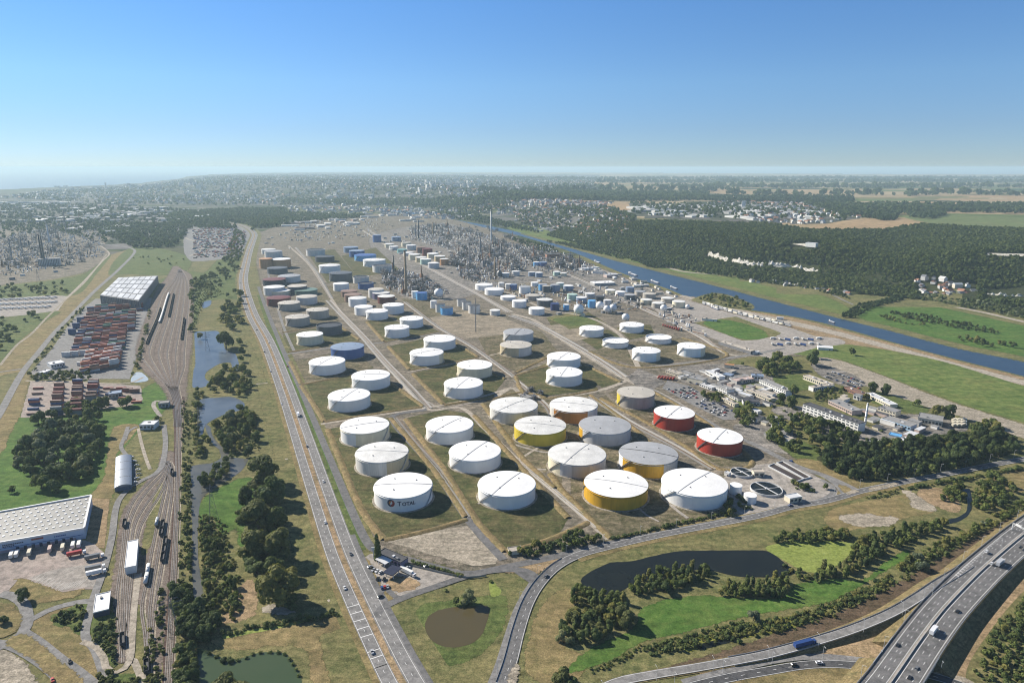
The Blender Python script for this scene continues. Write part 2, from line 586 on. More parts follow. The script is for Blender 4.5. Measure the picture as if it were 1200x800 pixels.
def wall(mb, P, off, th, h, dz=0.0, mi=0, top_mi=None):
 """upright wall following a path"""
 N = frames(P)
 vs = []
 for p, n in zip(P, N):
  for o_, z in ((off - th / 2, 0), (off - th / 2, h), (off + th / 2, h), (off + th / 2, 0)):
   q = p + n * o_
   vs.append((q.x, q.y, q.z + z + dz))
 fs = []
 k = len(P)
 for i in range(k - 1):
  a, b = 4 * i, 4 * (i + 1)
  for j in range(3): fs.append((a + j, b + j, b + j + 1, a + j + 1))
 fs.append((0, 1, 2, 3)); fs.append((4 * k - 1, 4 * k - 2, 4 * k - 3, 4 * k - 4))
 return mb.add(vs, fs, mi)
def inpoly(x, y, poly):
 c = False
 n = len(poly)
 j = n - 1
 for i in range(n):
  xi, yi = poly[i][0], poly[i][1]; xj, yj = poly[j][0], poly[j][1]
  if ((yi > y) != (yj > y)) and (x < (xj - xi) * (y - yi) / (yj - yi + 1e-12) + xi): c = not c
  j = i
 return c
def scatter(pts, n, mind=0.0, hill=False, rng=None):
 """n places spread over the area whose outline is seen at these photo pixels"""
 rng = rng or rnd
 P = [T(*p) if hill else G(*p) for p in pts]
 xs = [p.x for p in P]; ys = [p.y for p in P]
 out = []
 cell = {}
 tries = 0
 while len(out) < n and tries < n * 60:
  tries += 1
  x = rng.uniform(min(xs), max(xs)); y = rng.uniform(min(ys), max(ys))
  if not inpoly(x, y, P): continue
  if mind > 0:
   kx, ky = int(x // mind), int(y // mind)
   bad = False
   for ax in (-1, 0, 1):
    for ay in (-1, 0, 1):
     for (ox, oy) in cell.get((kx + ax, ky + ay), ()):
      if (ox - x) ** 2 + (oy - y) ** 2 < mind * mind: bad = True
   if bad: continue
   cell.setdefault((kx, ky), []).append((x, y))
  out.append(Vector((x, y, terr(x, y) if hill else 0.0)))
 return out
# ================================================================ ground materials
DRY = gmat('dry_grass', (.235, .175, .085), (.20, .158, .072), (.150, .138, .055), 45, 7)
OLIVE = gmat('olive_grass', (.200, .170, .076), (.142, .136, .055), (.086, .104, .035), 50, 6)
GREEN = gmat('green_grass', (.125, .135, .045), (.092, .120, .035), (.066, .100, .027), 45, 6)
LUSH = gmat('lush_grass', (.105, .145, .036), (.072, .135, .027), (.055, .118, .022), 60, 8, 0.3)
MEADOW = gmat('canal_meadow_grass', (.165, .175, .055), (.112, .152, .042), (.088, .135, .032), 90, 12, 0.25)
EARTH = gmat('bare_earth', (.32, .225, .135), (.27, .195, .110), (.19, .150, .080), 25, 5)
BROWN = gmat('ploughed_earth', (.130, .090, .058), (.105, .075, .046), (.085, .068, .038), 20, 4)
GRAVEL = gmat('pale_gravel', (.37, .32, .25), (.30, .26, .20), (.22, .195, .145), 18, 3.5)
TRACKG = gmat('beaten_gravel', (.40, .35, .285), (.35, .305, .245), (.28, .25, .195), 22, 5, 0.2)
YARD = gmat('yard_ground', (.245, .205, .155), (.165, .142, .108), (.092, .088, .058), 30, 6, .45)
BAREG = gmat('bare_plant_ground', (.33, .275, .20), (.25, .21, .155), (.16, .14, .10), 28, 7, .4)
PLANT = gmat('plant_ground', (.285, .255, .22), (.185, .17, .15), (.105, .10, .09), 26, 8, .45)
CELL = gmat('bund_grass', (.155, .120, .060), (.082, .084, .034), (.042, .058, .018), 24, 6, .45)
CELLD = gmat('bund_dirt', (.21, .17, .112), (.125, .108, .064), (.062, .066, .028), 22, 6, .45)
CONC = gmat('concrete_ground', (.35, .315, .275), (.31, .28, .245), (.26, .238, .21), 30, 6, 0.18)
PINK = gmat('reddish_concrete', (.36, .295, .255), (.31, .262, .228), (.255, .22, .19), 25, 6, 0.18)
ASPH = gmat('asphalt', (.165, .160, .155), (.145, .141, .137), (.122, .120, .117), 40, 5, 0.16, 0.85)
ASPHL = gmat('worn_asphalt', (.235, .225, .213), (.205, .198, .188), (.175, .17, .162), 40, 5, 0.16, 0.85)
ASPHD = gmat('dark_asphalt', (.095, .094, .094), (.082, .081, .081), (.068, .068, .069), 40, 5, 0.16, 0.85)
BALL = gmat('rail_ballast', (.215, .170, .138), (.165, .132, .108), (.12, .098, .08), 18, 3)
BALLD = gmat('rusty_ballast', (.115, .075, .060), (.095, .064, .052), (.075, .054, .044), 18, 3)
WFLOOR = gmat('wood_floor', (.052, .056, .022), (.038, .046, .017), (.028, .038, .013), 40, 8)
PAINT = pmat('road_paint', (.72, .71, .68), 0.7, var=0.1)
PAINTY = pmat('worn_road_paint', (.50, .48, .44), 0.8, var=0.2)
CANALW = watermat('canal_water', (.020, .038, .066), 0.3, 7.0, 0.4, (.032, .054, .084))
PONDB = watermat('pond_water', (.075, .095, .120), 0.3, 3.0, 0.2, (.11, .13, .15))
LAKEW = watermat('dark_lake_water', (.010, .013, .012), 0.05, 3.0, 0.03, (.014, .017, .014), .35)
MUDW = watermat('brown_pond_water', (.085, .068, .032), 0.12, 4.0, 0.03, (.080, .066, .033), 0.5)
GREENW = watermat('green_pond_water', (.050, .076, .036), 0.15, 4.0, 0.04, (.058, .082, .04), 0.5)
STREAMW = watermat('stream_water', (.085, .086, .074), 0.25, 3.0, 0.1, (.12, .118, .10), 0.4)
PALEW = watermat('pale_pond_water', (.34, .40, .43), 0.3, 3.0, 0.1, (.42, .46, .47), 0.4)
ALGAE = gmat('duckweed', (.24, .27, .075), (.205, .245, .06), (.17, .215, .05), 18, 3, 0.15)
SEAW = watermat('sea_water', (.10, .17, .22), 0.4, 90.0, 0.2, (.12, .19, .24))
# ================================================================ far ground: valley floor, plateau, coast
def farmat(name, stops, cell, sx, fine_stops=None):
 m, nt, b = _base(name, 0.95, 0, 0.05)
 p = posn(nt, (1.0 / (cell * sx), 1.0 / cell, 0.0), 0.22)
 n0 = nt.nodes.new('ShaderNodeTexVoronoi')
 n0.inputs['Scale'].default_value = 1.0
 n0.inputs['Randomness'].default_value = 0.85
 nt.links.new(p, n0.inputs['Vector'])
 sep = nt.nodes.new('ShaderNodeSeparateColor')
 nt.links.new(n0.outputs['Color'], sep.inputs[0])
 col = ramp(nt, sep.outputs[0], stops)
 r = [n for n in nt.nodes if n.type == 'VALTORGB'][-1]
 r.color_ramp.interpolation = 'CONSTANT'
 n1 = noise(nt, posn(nt), 1 / 120.0, 5, 0.65)
 col = mixc(nt, 1.0, col, mapr(nt, n1, 0.3, 0.7, 0.72, 1.25), 'MULTIPLY')
 n2 = noise(nt, posn(nt), 1 / 25.0, 3, 0.65)
 col = mixc(nt, 1.0, col, mapr(nt, n2, 0.3, 0.7, 0.8, 1.2), 'MULTIPLY')
 nt.links.new(col, b.inputs['Base Color'])
 return m
TAN, TAN2, FG, FW, FO = (.30, .225, .125), (.34, .27, .165), (.095, .125, .040), (.028, .042, .016), (.15, .14, .06)
FARM = farmat('plateau_farmland', [(0, TAN), (.22, FG), (.34, FO), (.46, TAN2), (.68, FW), (.78, FO), (.88, TAN)], 420, 1.9)
LOWL = farmat('valley_ground', [(0, (.09, .095, .04)), (.2, (.05, .065, .024)), (.45, (.11, .105, .085)), (.6, (.038, .052, .02)), (.8, (.085, .09, .045)), (.92, (.15, .14, .12))], 130, 1.6)
TOWNG = farmat('town_ground', [(0, (.075, .08, .055)), (.25, (.11, .105, .095)), (.5, (.05, .058, .035)), (.75, (.13, .12, .11)), (.9, (.04, .05, .025))], 90, 1.4)
PORTG = farmat('port_ground', [(0, (.115, .11, .10)), (.3, (.085, .085, .072)), (.55, (.045, .056, .03)), (.75, (.16, .15, .14)), (.9, (.065, .072, .05))], 180, 1.8)
WOODZ = [(645, 268), (690, 282), (760, 300), (800, 309), (880, 321), (950, 330), (1010, 338), (1080, 345), (1300, 360), (1300, 262), (1200, 260),
         (1120, 266), (1090, 262), (1040, 268), (1000, 268), (940, 268), (900, 262), (830, 262), (760, 258), (700, 250)]
TOWNZ = [[(560, 262), (600, 236), (720, 236), (750, 250), (735, 270), (690, 290), (645, 272)], [(735, 238), (900, 238), (1010, 256), (990, 262), (900, 262), (760, 256), (720, 245)],
         [(0, 230), (60, 221), (200, 211), (260, 204), (380, 203), (700, 205), (700, 226), (560, 240), (300, 242), (120, 240)]]
PORTZ = [(-300, 236), (0, 226), (120, 238), (250, 250), (270, 262), (160, 290), (0, 290), (-300, 300)]
aa = sorted(set([G(px, 260).x / G(px, 260).y for px in list(range(-900, -100, 60)) + list(range(-100, 1300, 9)) + list(range(1300, 2300, 70))]))
yy = [30, 100, 200, 300, 400] + [G(600, py).y for py in [700, 600, 520, 470, 430, 400, 380, 360, 345, 330]]
py = 324.0
while py > 199.2:
 yy.append(G(600, py).y)
 py -= 4 if py > 290 else (2.0 if py > 240 else (1.0 if py > 212 else 0.5))
yy = sorted(yy)
tv, idx = [], {}
for j, y in enumerate(yy):
 for i, a in enumerate(aa):
  yc = float(np.interp(a, _ta, _tc))
  ye = min(y, yc)
  idx[(i, j)] = len(tv)
  z = terr(a * ye, ye)
  if y > yc: z = -3.0
  tv.append((a * ye, ye, z))
tf, tm = [], []
for j in range(len(yy) - 1):
 for i in range(len(aa) - 1):
  q = [idx[(i, j)], idx[(i + 1, j)], idx[(i + 1, j + 1)], idx[(i, j + 1)]]
  yc = float(np.interp((aa[i] + aa[i + 1]) / 2, _ta, _tc))
  if yy[j] > yc: continue
  c = [(tv[q[0]][k] + tv[q[2]][k]) / 2 for k in range(3)]
  px, pyy = proj(Vector(c))
  mi = 0
  if c[1] > 1400:
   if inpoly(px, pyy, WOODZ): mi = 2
   elif any(inpoly(px, pyy, z) for z in TOWNZ): mi = 3
   elif inpoly(px, pyy, PORTZ): mi = 5
   elif c[2] > 30 and px > 480: mi = 1
   elif pyy < 300: mi = 4
  tf.append(q); tm.append(mi)
o = link('ground', npmesh('ground', np.array(tv), np.array(tf), [OLIVE, FARM, WFLOOR, TOWNG, LOWL, PORTG], tm, smooth=True))
tag(o, kind='structure')
sea = MB().add([(-150000, 6000, -1.5), (150000, 6000, -1.5), (150000, 140000, -1.5), (-150000, 140000, -1.5)], [(0, 1, 2, 3)])
tag(sea.build('sea', SEAW), kind='structure')
hz = MB().box((0, 70000, -4.0), (320000, 150000, 390.0))
HM = bpy.data.materials.new('haze_air'); HM.use_nodes = True
hn = HM.node_tree; hn.nodes.clear()
ho = hn.nodes.new('ShaderNodeOutputMaterial'); hv = hn.nodes.new('ShaderNodeVolumePrincipled')
hv.inputs['Color'].default_value = (0.70, 0.92, 0.99, 1)
hv.inputs['Density'].default_value = 4.4e-5
hv.inputs['Anisotropy'].default_value = 0.12
hn.links.new(hv.outputs[0], ho.inputs['Volume'])
HAZE = tag(hz.build('haze', HM), kind='stuff')
# ================================================================ draped patches on the plateau
drape('field', [(936, 268), (1000, 257), (1060, 255), (1090, 262), (1030, 269), (960, 270)], gmat('stubble_field', (.36, .25, .14), (.33, .23, .125), (.28, .2, .1), 150, 30, 0.15))
drape('field', [(1050, 253), (1110, 252), (1200, 255), (1330, 258), (1330, 270), (1200, 268), (1120, 266), (1075, 260)], gmat('plateau_pasture', (.13, .16, .06), (.115, .15, .05), (.17, .16, .07), 200, 30, 0.15))
drape('field', [(690, 240), (735, 237), (740, 246), (710, 247)], gmat('stubble_field', 0, 0, 0))
drape('field', [(905, 222), (1010, 221.5), (1015, 227), (900, 227.5)], gmat('stubble_field', 0, 0, 0))
drape('field', [(1120, 229), (1330, 228), (1330, 236), (1130, 236)], gmat('stubble_field', 0, 0, 0))
drape('field', [(820, 222), (890, 222), (890, 226), (815, 226)], gmat('stubble_field', 0, 0, 0))
drape('field', [(660, 213), (790, 212), (770, 216), (640, 217)], gmat('stubble_field', 0, 0, 0))
drape('field', [(1072, 236), (1130, 236), (1120, 240), (1068, 240)], gmat('stubble_field', 0, 0, 0))
drape('field', [(985, 233), (1075, 233), (1070, 236), (980, 236.5)], gmat('plateau_pasture', 0, 0, 0))
CHALK = gmat('chalk', (.62, .58, .50), (.52, .49, .41), (.36, .34, .26), 14, 4, 0.25)
CHALKR = pmat('chalk_rock', (.60, .565, .49), 0.95, var=0.35, scale=0.08)
# ================================================================ canal and far bank
CAN_N = [(445, 246.5), (480, 251), (505, 256), (540, 262), (572, 268.5), (600, 274), (625, 281), (650, 288.5), (680, 299), (710, 312), (742, 325), (780, 337.5), (817, 352), (867, 361), (930, 371), (975, 381), (1050, 402), (1125, 422), (1200, 441), (1320, 474)]
CAN_F = [(1320, 452), (1200, 422), (1125, 407), (1050, 387.5), (987, 372), (945, 361), (900, 349.5), (875, 343), (825, 330), (775, 317), (725, 305), (690, 295.5), (662, 287.5), (640, 282), (615, 274), (585, 267), (545, 259.5), (508, 253.5), (482, 248.5), (447, 245)]
patch('canal', CAN_N + CAN_F, CANALW, 4, True, 0.6, 20)
patch('meadow', [(590, 262), (625, 266), (660, 277), (700, 285), (740, 298), (775, 307), (800, 313), (850, 322), (900, 336), (955, 345), (985, 357), (1010, 372), (1060, 388), (1060, 391), (985, 374), (945, 363), (900, 351), (825, 331.5), (725, 306.5), (662, 289), (615, 275.5)], MEADOW, 2, True, 1.5, 20)
patch('meadow', [(1003, 366), (1030, 356), (1060, 352), (1100, 360), (1150, 371), (1200, 382), (1320, 408), (1320, 454), (1200, 424), (1125, 408.5), (1050, 389)], LUSH, 3, True, 1.5, 20)
patch('bank', [(610, 273.5), (662, 286), (725, 303.5), (775, 315.5), (825, 328.3), (900, 347.8), (945, 359), (987, 370), (1050, 385), (1125, 404), (1200, 419), (1320, 449), (1320, 453), (1200, 423), (1125, 408), (1050, 388.5), (987, 373), (900, 350.5), (825, 331), (725, 306), (662, 288.3)], OLIVE, 5, True, 0.8, 20)
for nm, pts, w, m in (('road', [(690, 291), (720, 296), (760, 306), (800, 318), (850, 322), (900, 323.5), (950, 332), (1000, 340.5), (1035, 345), (1060, 349), (1100, 356), (1150, 365.5), (1200, 377), (1320, 402)], 17, TRACKG),
                      ('road', [(1060, 345), (1090, 347), (1137, 352.5), (1200, 365), (1320, 388)], 10, ASPHL),
                      ('road', [(960, 337), (985, 350), (1000, 357)], 6, ASPHL),
                      ('road', [(640, 262), (665, 268), (690, 274), (715, 276)], 12, TRACKG)):
 ribbon(nm, path(pts, 20), w, m, 7)
patch('towpath', [(812, 348), (870, 363), (930, 373), (975, 384), (1050, 404), (1125, 424), (1200, 443), (1320, 476), (1320, 494), (1200, 458), (1120, 434), (1050, 417), (985, 402), (955, 398), (900, 380), (860, 369), (800, 352)], EARTH, 5, True, 0.8, 20)
patch('towpath', [(800, 346), (880, 366), (975, 387), (1050, 407), (1125, 427), (1200, 446.5), (1320, 479), (1320, 485), (1200, 451), (1125, 431), (1050, 411), (970, 390), (880, 370), (798, 349)], TRACKG, 6, True, 0.8, 20)
patch('meadow', [(925, 413), (948, 407), (985, 403.5), (1025, 408), (1060, 414), (1105, 424), (1200, 453), (1320, 489), (1320, 534), (1200, 494.5), (1125, 472), (1040, 440.5), (985, 421), (960, 418)], MEADOW, 7, True, 1.0, 15)
patch('gravel_strip', [(955, 423), (962, 419), (985, 423), (1040, 443), (1080, 459), (1125, 475), (1200, 498), (1330, 538), (1330, 556), (1200, 513), (1160, 500), (1125, 487), (1085, 476), (1040, 463), (1000, 446)], GRAVEL, 8, True, 0.8, 12)
# ================================================================ refinery ground
patch('plant_ground', [(292, 282), (340, 262), (430, 251), (500, 252), (560, 265), (640, 291), (700, 313), (740, 328), (800, 349), (870, 368), (960, 396), (958, 412), (905, 420), (890, 440), (870, 450), (840, 448), (880, 492), (930, 530), (985, 568), (940, 585), (860, 604), (700, 634), (640, 650), (560, 666), (505, 653), (465, 643), (440, 642), (425, 622), (400, 570), (370, 498), (335, 418), (312, 350), (303, 310)], YARD, 5, True, 1.0, 15)
patch('plant_ground', [(440, 275), (520, 262), (600, 285), (690, 314), (760, 338), (800, 352), (780, 362), (720, 352), (640, 330), (590, 335), (520, 352), (470, 345), (450, 310)], PLANT, 7, True, 1.5, 20)
patch('plant_ground', [(760, 352), (800, 352), (870, 368), (960, 396), (955, 408), (905, 418), (885, 410), (840, 398), (790, 380)], CONC, 7, True, 1.5, 20)
CELLS = [  # diked cells: outline, ground
 ([(384, 503), (456, 489), (506, 549), (546, 607), (452, 631), (433, 612)], CELL, 0),
 ([(352, 452), (420, 437), (441, 436), (496, 476), (380, 494)], CELL, 0),
 ([(340, 424), (392, 413), (414, 408), (440, 433), (418, 436), (353, 449)], CELLD, 0),
 ([(331, 392), (395, 380), (421, 399), (338, 412)], CELL, 0),
 ([(328, 376), (390, 362), (398, 376), (331, 389)], CELLD, 0),
 ([(430, 376), (470, 370), (514, 388), (450, 400)], CELL, 0),
 ([(455, 406), (518, 392), (560, 418), (480, 433)], CELL, 0),
 ([(484, 437), (545, 424), (592, 444), (578, 464), (520, 474)], CELL, 0),
 ([(476, 490), (520, 480), (556, 486), (606, 542), (666, 607), (652, 630), (592, 645), (560, 612)], CELL, 0),
 ([(566, 472), (600, 456), (640, 462), (656, 520), (640, 555), (612, 535)], CELLD, 0),
 ([(640, 466), (690, 462), (740, 500), (790, 545), (842, 572), (856, 602), (760, 622), (716, 630), (662, 578), (640, 540)], CELLD, 0),
 ([(604, 440), (640, 426), (672, 420), (728, 448), (700, 456), (625, 466)], CELL, 0),
 ([(560, 396), (600, 380), (634, 388), (654, 412), (604, 436), (572, 418)], CELLD, 0),
 ([(672, 392), (712, 386), (732, 396), (700, 410)], CELL, 0),
 ([(722, 384), (762, 380), (768, 392), (738, 398)], CELL, 0),
 ([(690, 412), (742, 400), (800, 396), (852, 416), (748, 430)], CELLD, 0),
 ([(640, 372), (690, 366), (712, 380), (650, 388)], CELL, 0),
 ([(704, 466), (722, 456), (766, 458), (820, 490), (872, 530), (880, 545), (842, 548), (800, 520), (750, 490)], CELLD, 0),
 ([(470, 350), (505, 352), (520, 372), (492, 372)], CELLD, 0),
 ([(352, 340), (400, 332), (420, 352), (360, 362)], CELLD, 0),
 ([(400, 300), (440, 290), (468, 316), (420, 326)], CELL, 0),
 ([(360, 296), (392, 292), (420, 326), (384, 332)], CELL, 0),
]
for pts, m, _ in CELLS:
 patch('bund_floor', pts, m, 9, False, 0.8, 10)
BANKM = gmat('bank_earth', (.265, .185, .095), (.215, .165, .080), (.140, .125, .055), 16, 4)
def bank(pts, w=9.0, h=1.8, m=BANKM, closed=False):
 P = path(pts, 6)
 N = frames(P)
 vs, fs = [], []
 for p, n in zip(P, N):
  j = rnd.uniform(-0.5, 0.5)
  for o_, z in ((-w / 2 + j, 0.12), (-w * 0.14, h), (w * 0.14, h), (w / 2 + j, 0.12)):
   q = p + n * o_
   vs.append((q.x, q.y, z + (rnd.uniform(-0.12, 0.12) if z > 1 else 0)))
 for i in range(len(P) - 1):
  for j in range(3): fs.append((4 * i + j, 4 * i + j + 1, 4 * i + 5 + j, 4 * i + 4 + j))
 mb = MB().add(vs, [tuple(reversed(f)) for f in fs], 0, True)
 a, b, c = (Vector(vs[i]) for i in mb.f[1][:3])
 if (b - a).cross(c - a).z < 0: mb.f = [list(reversed(f)) for f in mb.f]
 tag(mb.build('earth_bank', m), kind='structure')
for pts in ([(384, 503), (402, 548), (420, 590), (434, 613), (450, 632)], [(458, 490), (508, 550), (546, 606)], [(450, 633), (500, 622), (547, 609)],
   [(353, 452), (366, 472), (380, 494)], [(441, 437), (468, 456), (496, 476)], [(380, 494.5), (440, 485), (496, 477)], [(352, 451), (400, 442), (441, 436)],
   [(340, 424), (353, 450)], [(338, 413), (380, 406), (421, 400)], [(392, 378), (421, 398)], [(331, 390), (395, 379)],
   [(430, 377), (450, 400)], [(455, 406), (480, 433)], [(480, 434), (520, 427), (560, 419)], [(518, 392), (560, 418)], [(450, 401), (514, 389)],
   [(484, 438), (520, 474)], [(545, 424), (592, 444)], [(520, 475), (578, 465)],
   [(476, 491), (520, 550), (560, 612), (592, 646)], [(556, 487), (606, 542), (666, 607)], [(592, 646), (630, 637), (668, 622), (690, 612)],
   [(566, 473), (612, 536), (650, 572)], [(640, 466), (610, 460), (570, 470)], [(716, 631), (662, 578), (645, 555)], [(856, 603), (845, 575), (795, 548), (742, 501), (692, 463)],
   [(604, 441), (625, 467), (700, 457)], [(672, 421), (728, 448)], [(604, 440), (672, 420)], [(655, 412), (604, 437)],
   [(690, 412), (748, 431), (852, 417), (800, 396)], [(704, 467), (750, 491), (800, 521), (842, 549), (880, 546), (872, 530), (820, 490), (766, 459)]):
 bank(pts)
patch('gravel_plot', [(450, 634), (500, 624), (547, 616), (566, 636), (584, 655), (580, 661), (556, 663.5), (508, 650.5), (465, 638)], GRAVEL, 10, False, 0.6, 6)
ROADS = [  # centre line, width, ground, layer
 ([(303, 336), (309, 354), (318, 377), (334, 416), (352, 455), (371, 500), (392, 550), (413, 600), (426, 628), (437, 643), (455, 650), (480, 656), (508, 664), (540, 672), (556, 672), (590, 665), (638, 655), (690, 642), (717, 636), (781, 624), (860, 608)], 9, ASPH, 16),
 ([(312, 300), (316, 330), (322, 350), (333, 385), (345, 412)], 6, ASPHL, 12),
 ([(376, 497), (440, 487), (500, 478), (560, 466), (600, 454)], 7, TRACKG, 14),
 ([(335, 415), (387, 408), (450, 401), (515, 390)], 7, ASPHL, 14),
 ([(357, 449), (410, 440), (446, 435)], 4, TRACKG, 13), ([(478, 436), (520, 428), (560, 420), (592, 412)], 4.5, TRACKG, 13),
 ([(382, 340), (402, 370), (425, 395), (450, 424), (502, 480), (540, 478), (566, 500), (608, 541), (660, 584), (714, 632)], 8, TRACKG, 15),
 ([(500, 480), (459, 489), (508, 549), (550, 611), (590, 656)], 9, ASPH, 15),
 ([(472, 355), (512, 385), (550, 407), (600, 441), (640, 478), (660, 520), (664, 580)], 10, YARD, 13),
 ([(600, 368), (625, 375), (662, 400), (700, 424), (735, 445), (770, 460), (812, 484)], 13, TRACKG, 15),
 ([(760, 455), (812, 484), (850, 506), (882, 520), (915, 537), (938, 548), (965, 557), (988, 567), (1004, 575)], 10, ASPHL, 19),
 ([(700, 452), (740, 486), (790, 516), (838, 546), (880, 566), (900, 575)], 8, YARD, 14),
 ([(727, 350), (775, 371), (820, 393), (850, 414), (875, 418)], 11, TRACKG, 15),
 ([(747, 432), (800, 426), (875, 416.5), (920, 408)], 9, ASPHL, 16),
 ([(560, 330), (600, 345), (640, 362), (690, 372), (726, 392), (748, 430)], 10, TRACKG, 14),
 ([(384, 305), (410, 335), (440, 362), (470, 378)], 9, YARD, 14), ([(425, 270), (460, 292), (500, 312), (560, 345), (600, 366)], 13, TRACKG, 14),
 ([(338, 288), (362, 310), (385, 345)], 9, TRACKG, 14), ([(430, 262), (500, 290), (560, 320), (640, 352)], 9, YARD, 14),
 ([(590, 296), (660, 318), (720, 345), (770, 366)], 9, YARD, 14), ([(600, 280), (660, 300), (710, 318), (760, 338), (810, 354)], 8, TRACKG, 15),
 ([(575, 470), (600, 455), (625, 468), (700, 458), (735, 446)], 9, TRACKG, 14), ([(604, 541), (640, 520), (660, 520)], 4, TRACKG, 13),
]
for pts, w, m, lv in ROADS:
 ribbon('road', path(pts, 8), w, m, lv)
patch('plaza', [(735, 442), (748, 432), (770, 440), (780, 449), (765, 456), (745, 452)], PLANT, 16, False, 0.5)
patch('plaza', [(630, 384), (664, 378), (700, 392), (676, 400), (650, 396)], BAREG, 10, False, 1.5)
patch('plaza', [(504, 372), (560, 362), (600, 376), (622, 386), (590, 392), (556, 396), (522, 393)], BAREG, 10, False, 1.5)
patch('lawn', [(640, 372), (672, 366), (712, 379), (668, 386)], OLIVE, 11, False, 1.5)
patch('lawn', [(650, 374), (680, 371), (698, 378), (670, 382)], GREEN, 12, True, 1.5)
patch('lawn', [(812, 378), (862, 371), (916, 390), (906, 397), (870, 399)], OLIVE, 11, False, 1.5)
patch('lawn', [(826, 379), (850, 375), (885, 384), (898, 394), (870, 397)], LUSH, 12, True, 1.5)
patch('car_park', [(782, 446), (807, 452), (838, 470), (864, 485), (862, 492), (847, 492), (810, 474), (776, 455)], ASPHL, 17, False, 0.3)
patch('lorry_park', [(886, 399), (925, 393), (978, 396), (990, 403), (952, 407), (925, 412), (900, 420), (884, 410)], CONC, 12, True, 0.6)
patch('lawn', [(868, 420), (905, 418), (950, 420), (985, 440), (1040, 462), (1085, 477), (1125, 490), (1190, 512), (1180, 540), (1100, 556), (985, 566), (930, 534), (880, 496), (862, 470), (830, 448), (845, 430)], OLIVE, 8, True, 1)
for pts in ([(800, 430), (870, 428), (900, 440), (930, 455), (905, 475), (870, 470), (840, 452), (800, 448)], [(905, 480), (960, 478), (1015, 500), (1040, 515), (1010, 522), (960, 506)],
   [(1040, 490), (1075, 486), (1130, 496), (1120, 510), (1070, 516), (1030, 512)], [(955, 425), (1000, 440), (1012, 452), (990, 452), (960, 438)], [(860, 500), (905, 496), (930, 510), (935, 530), (905, 528)]):
 patch('courtyard', pts, PLANT, 12, True, 0.8)
for pts in ([(908, 443), (938, 440), (955, 452), (925, 458)], [(1030, 460), (1085, 478), (1070, 484), (1020, 470)], [(870, 452), (888, 448), (892, 456), (876, 460)], [(860, 470), (880, 468), (868, 484)], [(905, 512), (940, 518), (962, 530), (955, 545), (930, 535)]):
 patch('lawn', pts, GREEN, 13, True, 0.8)
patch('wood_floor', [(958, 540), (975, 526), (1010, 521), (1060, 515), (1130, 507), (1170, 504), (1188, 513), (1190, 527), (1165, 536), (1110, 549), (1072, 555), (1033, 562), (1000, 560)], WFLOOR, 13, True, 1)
patch('verge', [(925, 540), (958, 540), (1000, 560), (1030, 566), (1000, 571), (975, 560), (940, 548)], DRY, 14, True, 0.6)
patch('works_yard', [(848, 560), (880, 546), (925, 545), (978, 571), (975, 584), (930, 590), (866, 603), (850, 585)], CONC, 14, True, 0.5)
# ================================================================ front: fields, lakes, outer roads
patch('field', [(615, 800), (618, 740), (640, 694), (664, 668), (705, 648), (780, 632), (860, 614), (930, 600), (1000, 583), (1060, 568), (1130, 556), (1320, 520), (1320, 560), (1200, 612), (1120, 645), (1060, 684), (1000, 715), (900, 752), (800, 780), (700, 806), (660, 830)], OLIVE, 8, True, 1.0, 10)
patch('field', [(620, 790), (624, 740), (645, 700), (672, 690), (668, 720), (660, 760), (690, 770), (665, 800)], DRY, 9, True, 1.0, 8)
patch('field', [(700, 655), (760, 640), (860, 620), (960, 600), (1020, 590), (1000, 610), (940, 630), (890, 640), (830, 641), (760, 648), (710, 656)], OLIVE, 9, True, 1.0, 8)
patch('field', [(980, 596), (1040, 584), (1075, 580), (1092, 598), (1060, 606), (1030, 612), (985, 622), (968, 610)], DRY, 10, True, 1, 8)
patch('bare_ground', [(985, 606), (1018, 602), (1030, 606), (1050, 607), (1040, 615), (1005, 616)], GRAVEL, 11, True, 1.2, 5)
patch('bare_ground', [(1058, 575), (1066, 576), (1078, 584), (1096, 596), (1086, 598), (1070, 594), (1068, 585)], GRAVEL, 12, True, 0.6, 5)
patch('field', [(1075, 578), (1100, 572), (1120, 585), (1122, 600), (1100, 594)], EARTH, 11, True, 0.8, 8)
patch('field', [(1160, 560), (1200, 551), (1320, 525), (1320, 545), (1200, 575), (1180, 575)], DRY, 11, True, 0.8, 8)
patch('lake', [(680, 681), (692, 670), (715, 659.5), (740, 657.5), (790, 646.5), (835, 645), (870, 645), (900, 646), (920, 660), (932, 672), (905, 676), (870, 676), (845, 671), (825, 667), (795, 671), (745, 683), (720, 696), (695, 694)], LAKEW, 12, True, 0.5, 6)
patch('duckweed_pond', [(897, 642), (920, 635), (940, 633), (970, 634), (1000, 637), (997, 648), (982, 662), (957, 671), (937, 667), (916, 655)], ALGAE, 13, True, 0.4, 6)
patch('meadow', [(752, 716), (775, 705.5), (820, 699), (870, 702), (915, 702), (935, 686), (975, 679), (1012, 681), (1035, 663), (1062, 645), (1066, 650), (1020, 677), (975, 702), (930, 711), (895, 717), (865, 722), (795, 740), (752, 750), (720, 769), (682, 783), (668, 785), (695, 760), (745, 738)], LUSH, 12, True, 0.6, 6)
patch('meadow', [(740, 690), (800, 688), (850, 676), (880, 682), (840, 692), (790, 700), (750, 712), (735, 706)], OLIVE, 11, True, 0.6, 6)
patch('duckweed_pond', [(796, 756), (830, 746), (868, 739), (905, 727), (945, 722), (938, 733), (872, 745), (805, 762)], gmat('yellow_marsh', (.19, .185, .04), (.165, .17, .035), (.13, .14, .035), 16, 4), 12, True, 0.8, 6)
patch('ditch', [(815, 757), (850, 748), (895, 737), (880, 745), (845, 755), (820, 762)], LAKEW, 13, True, 0.8, 6)
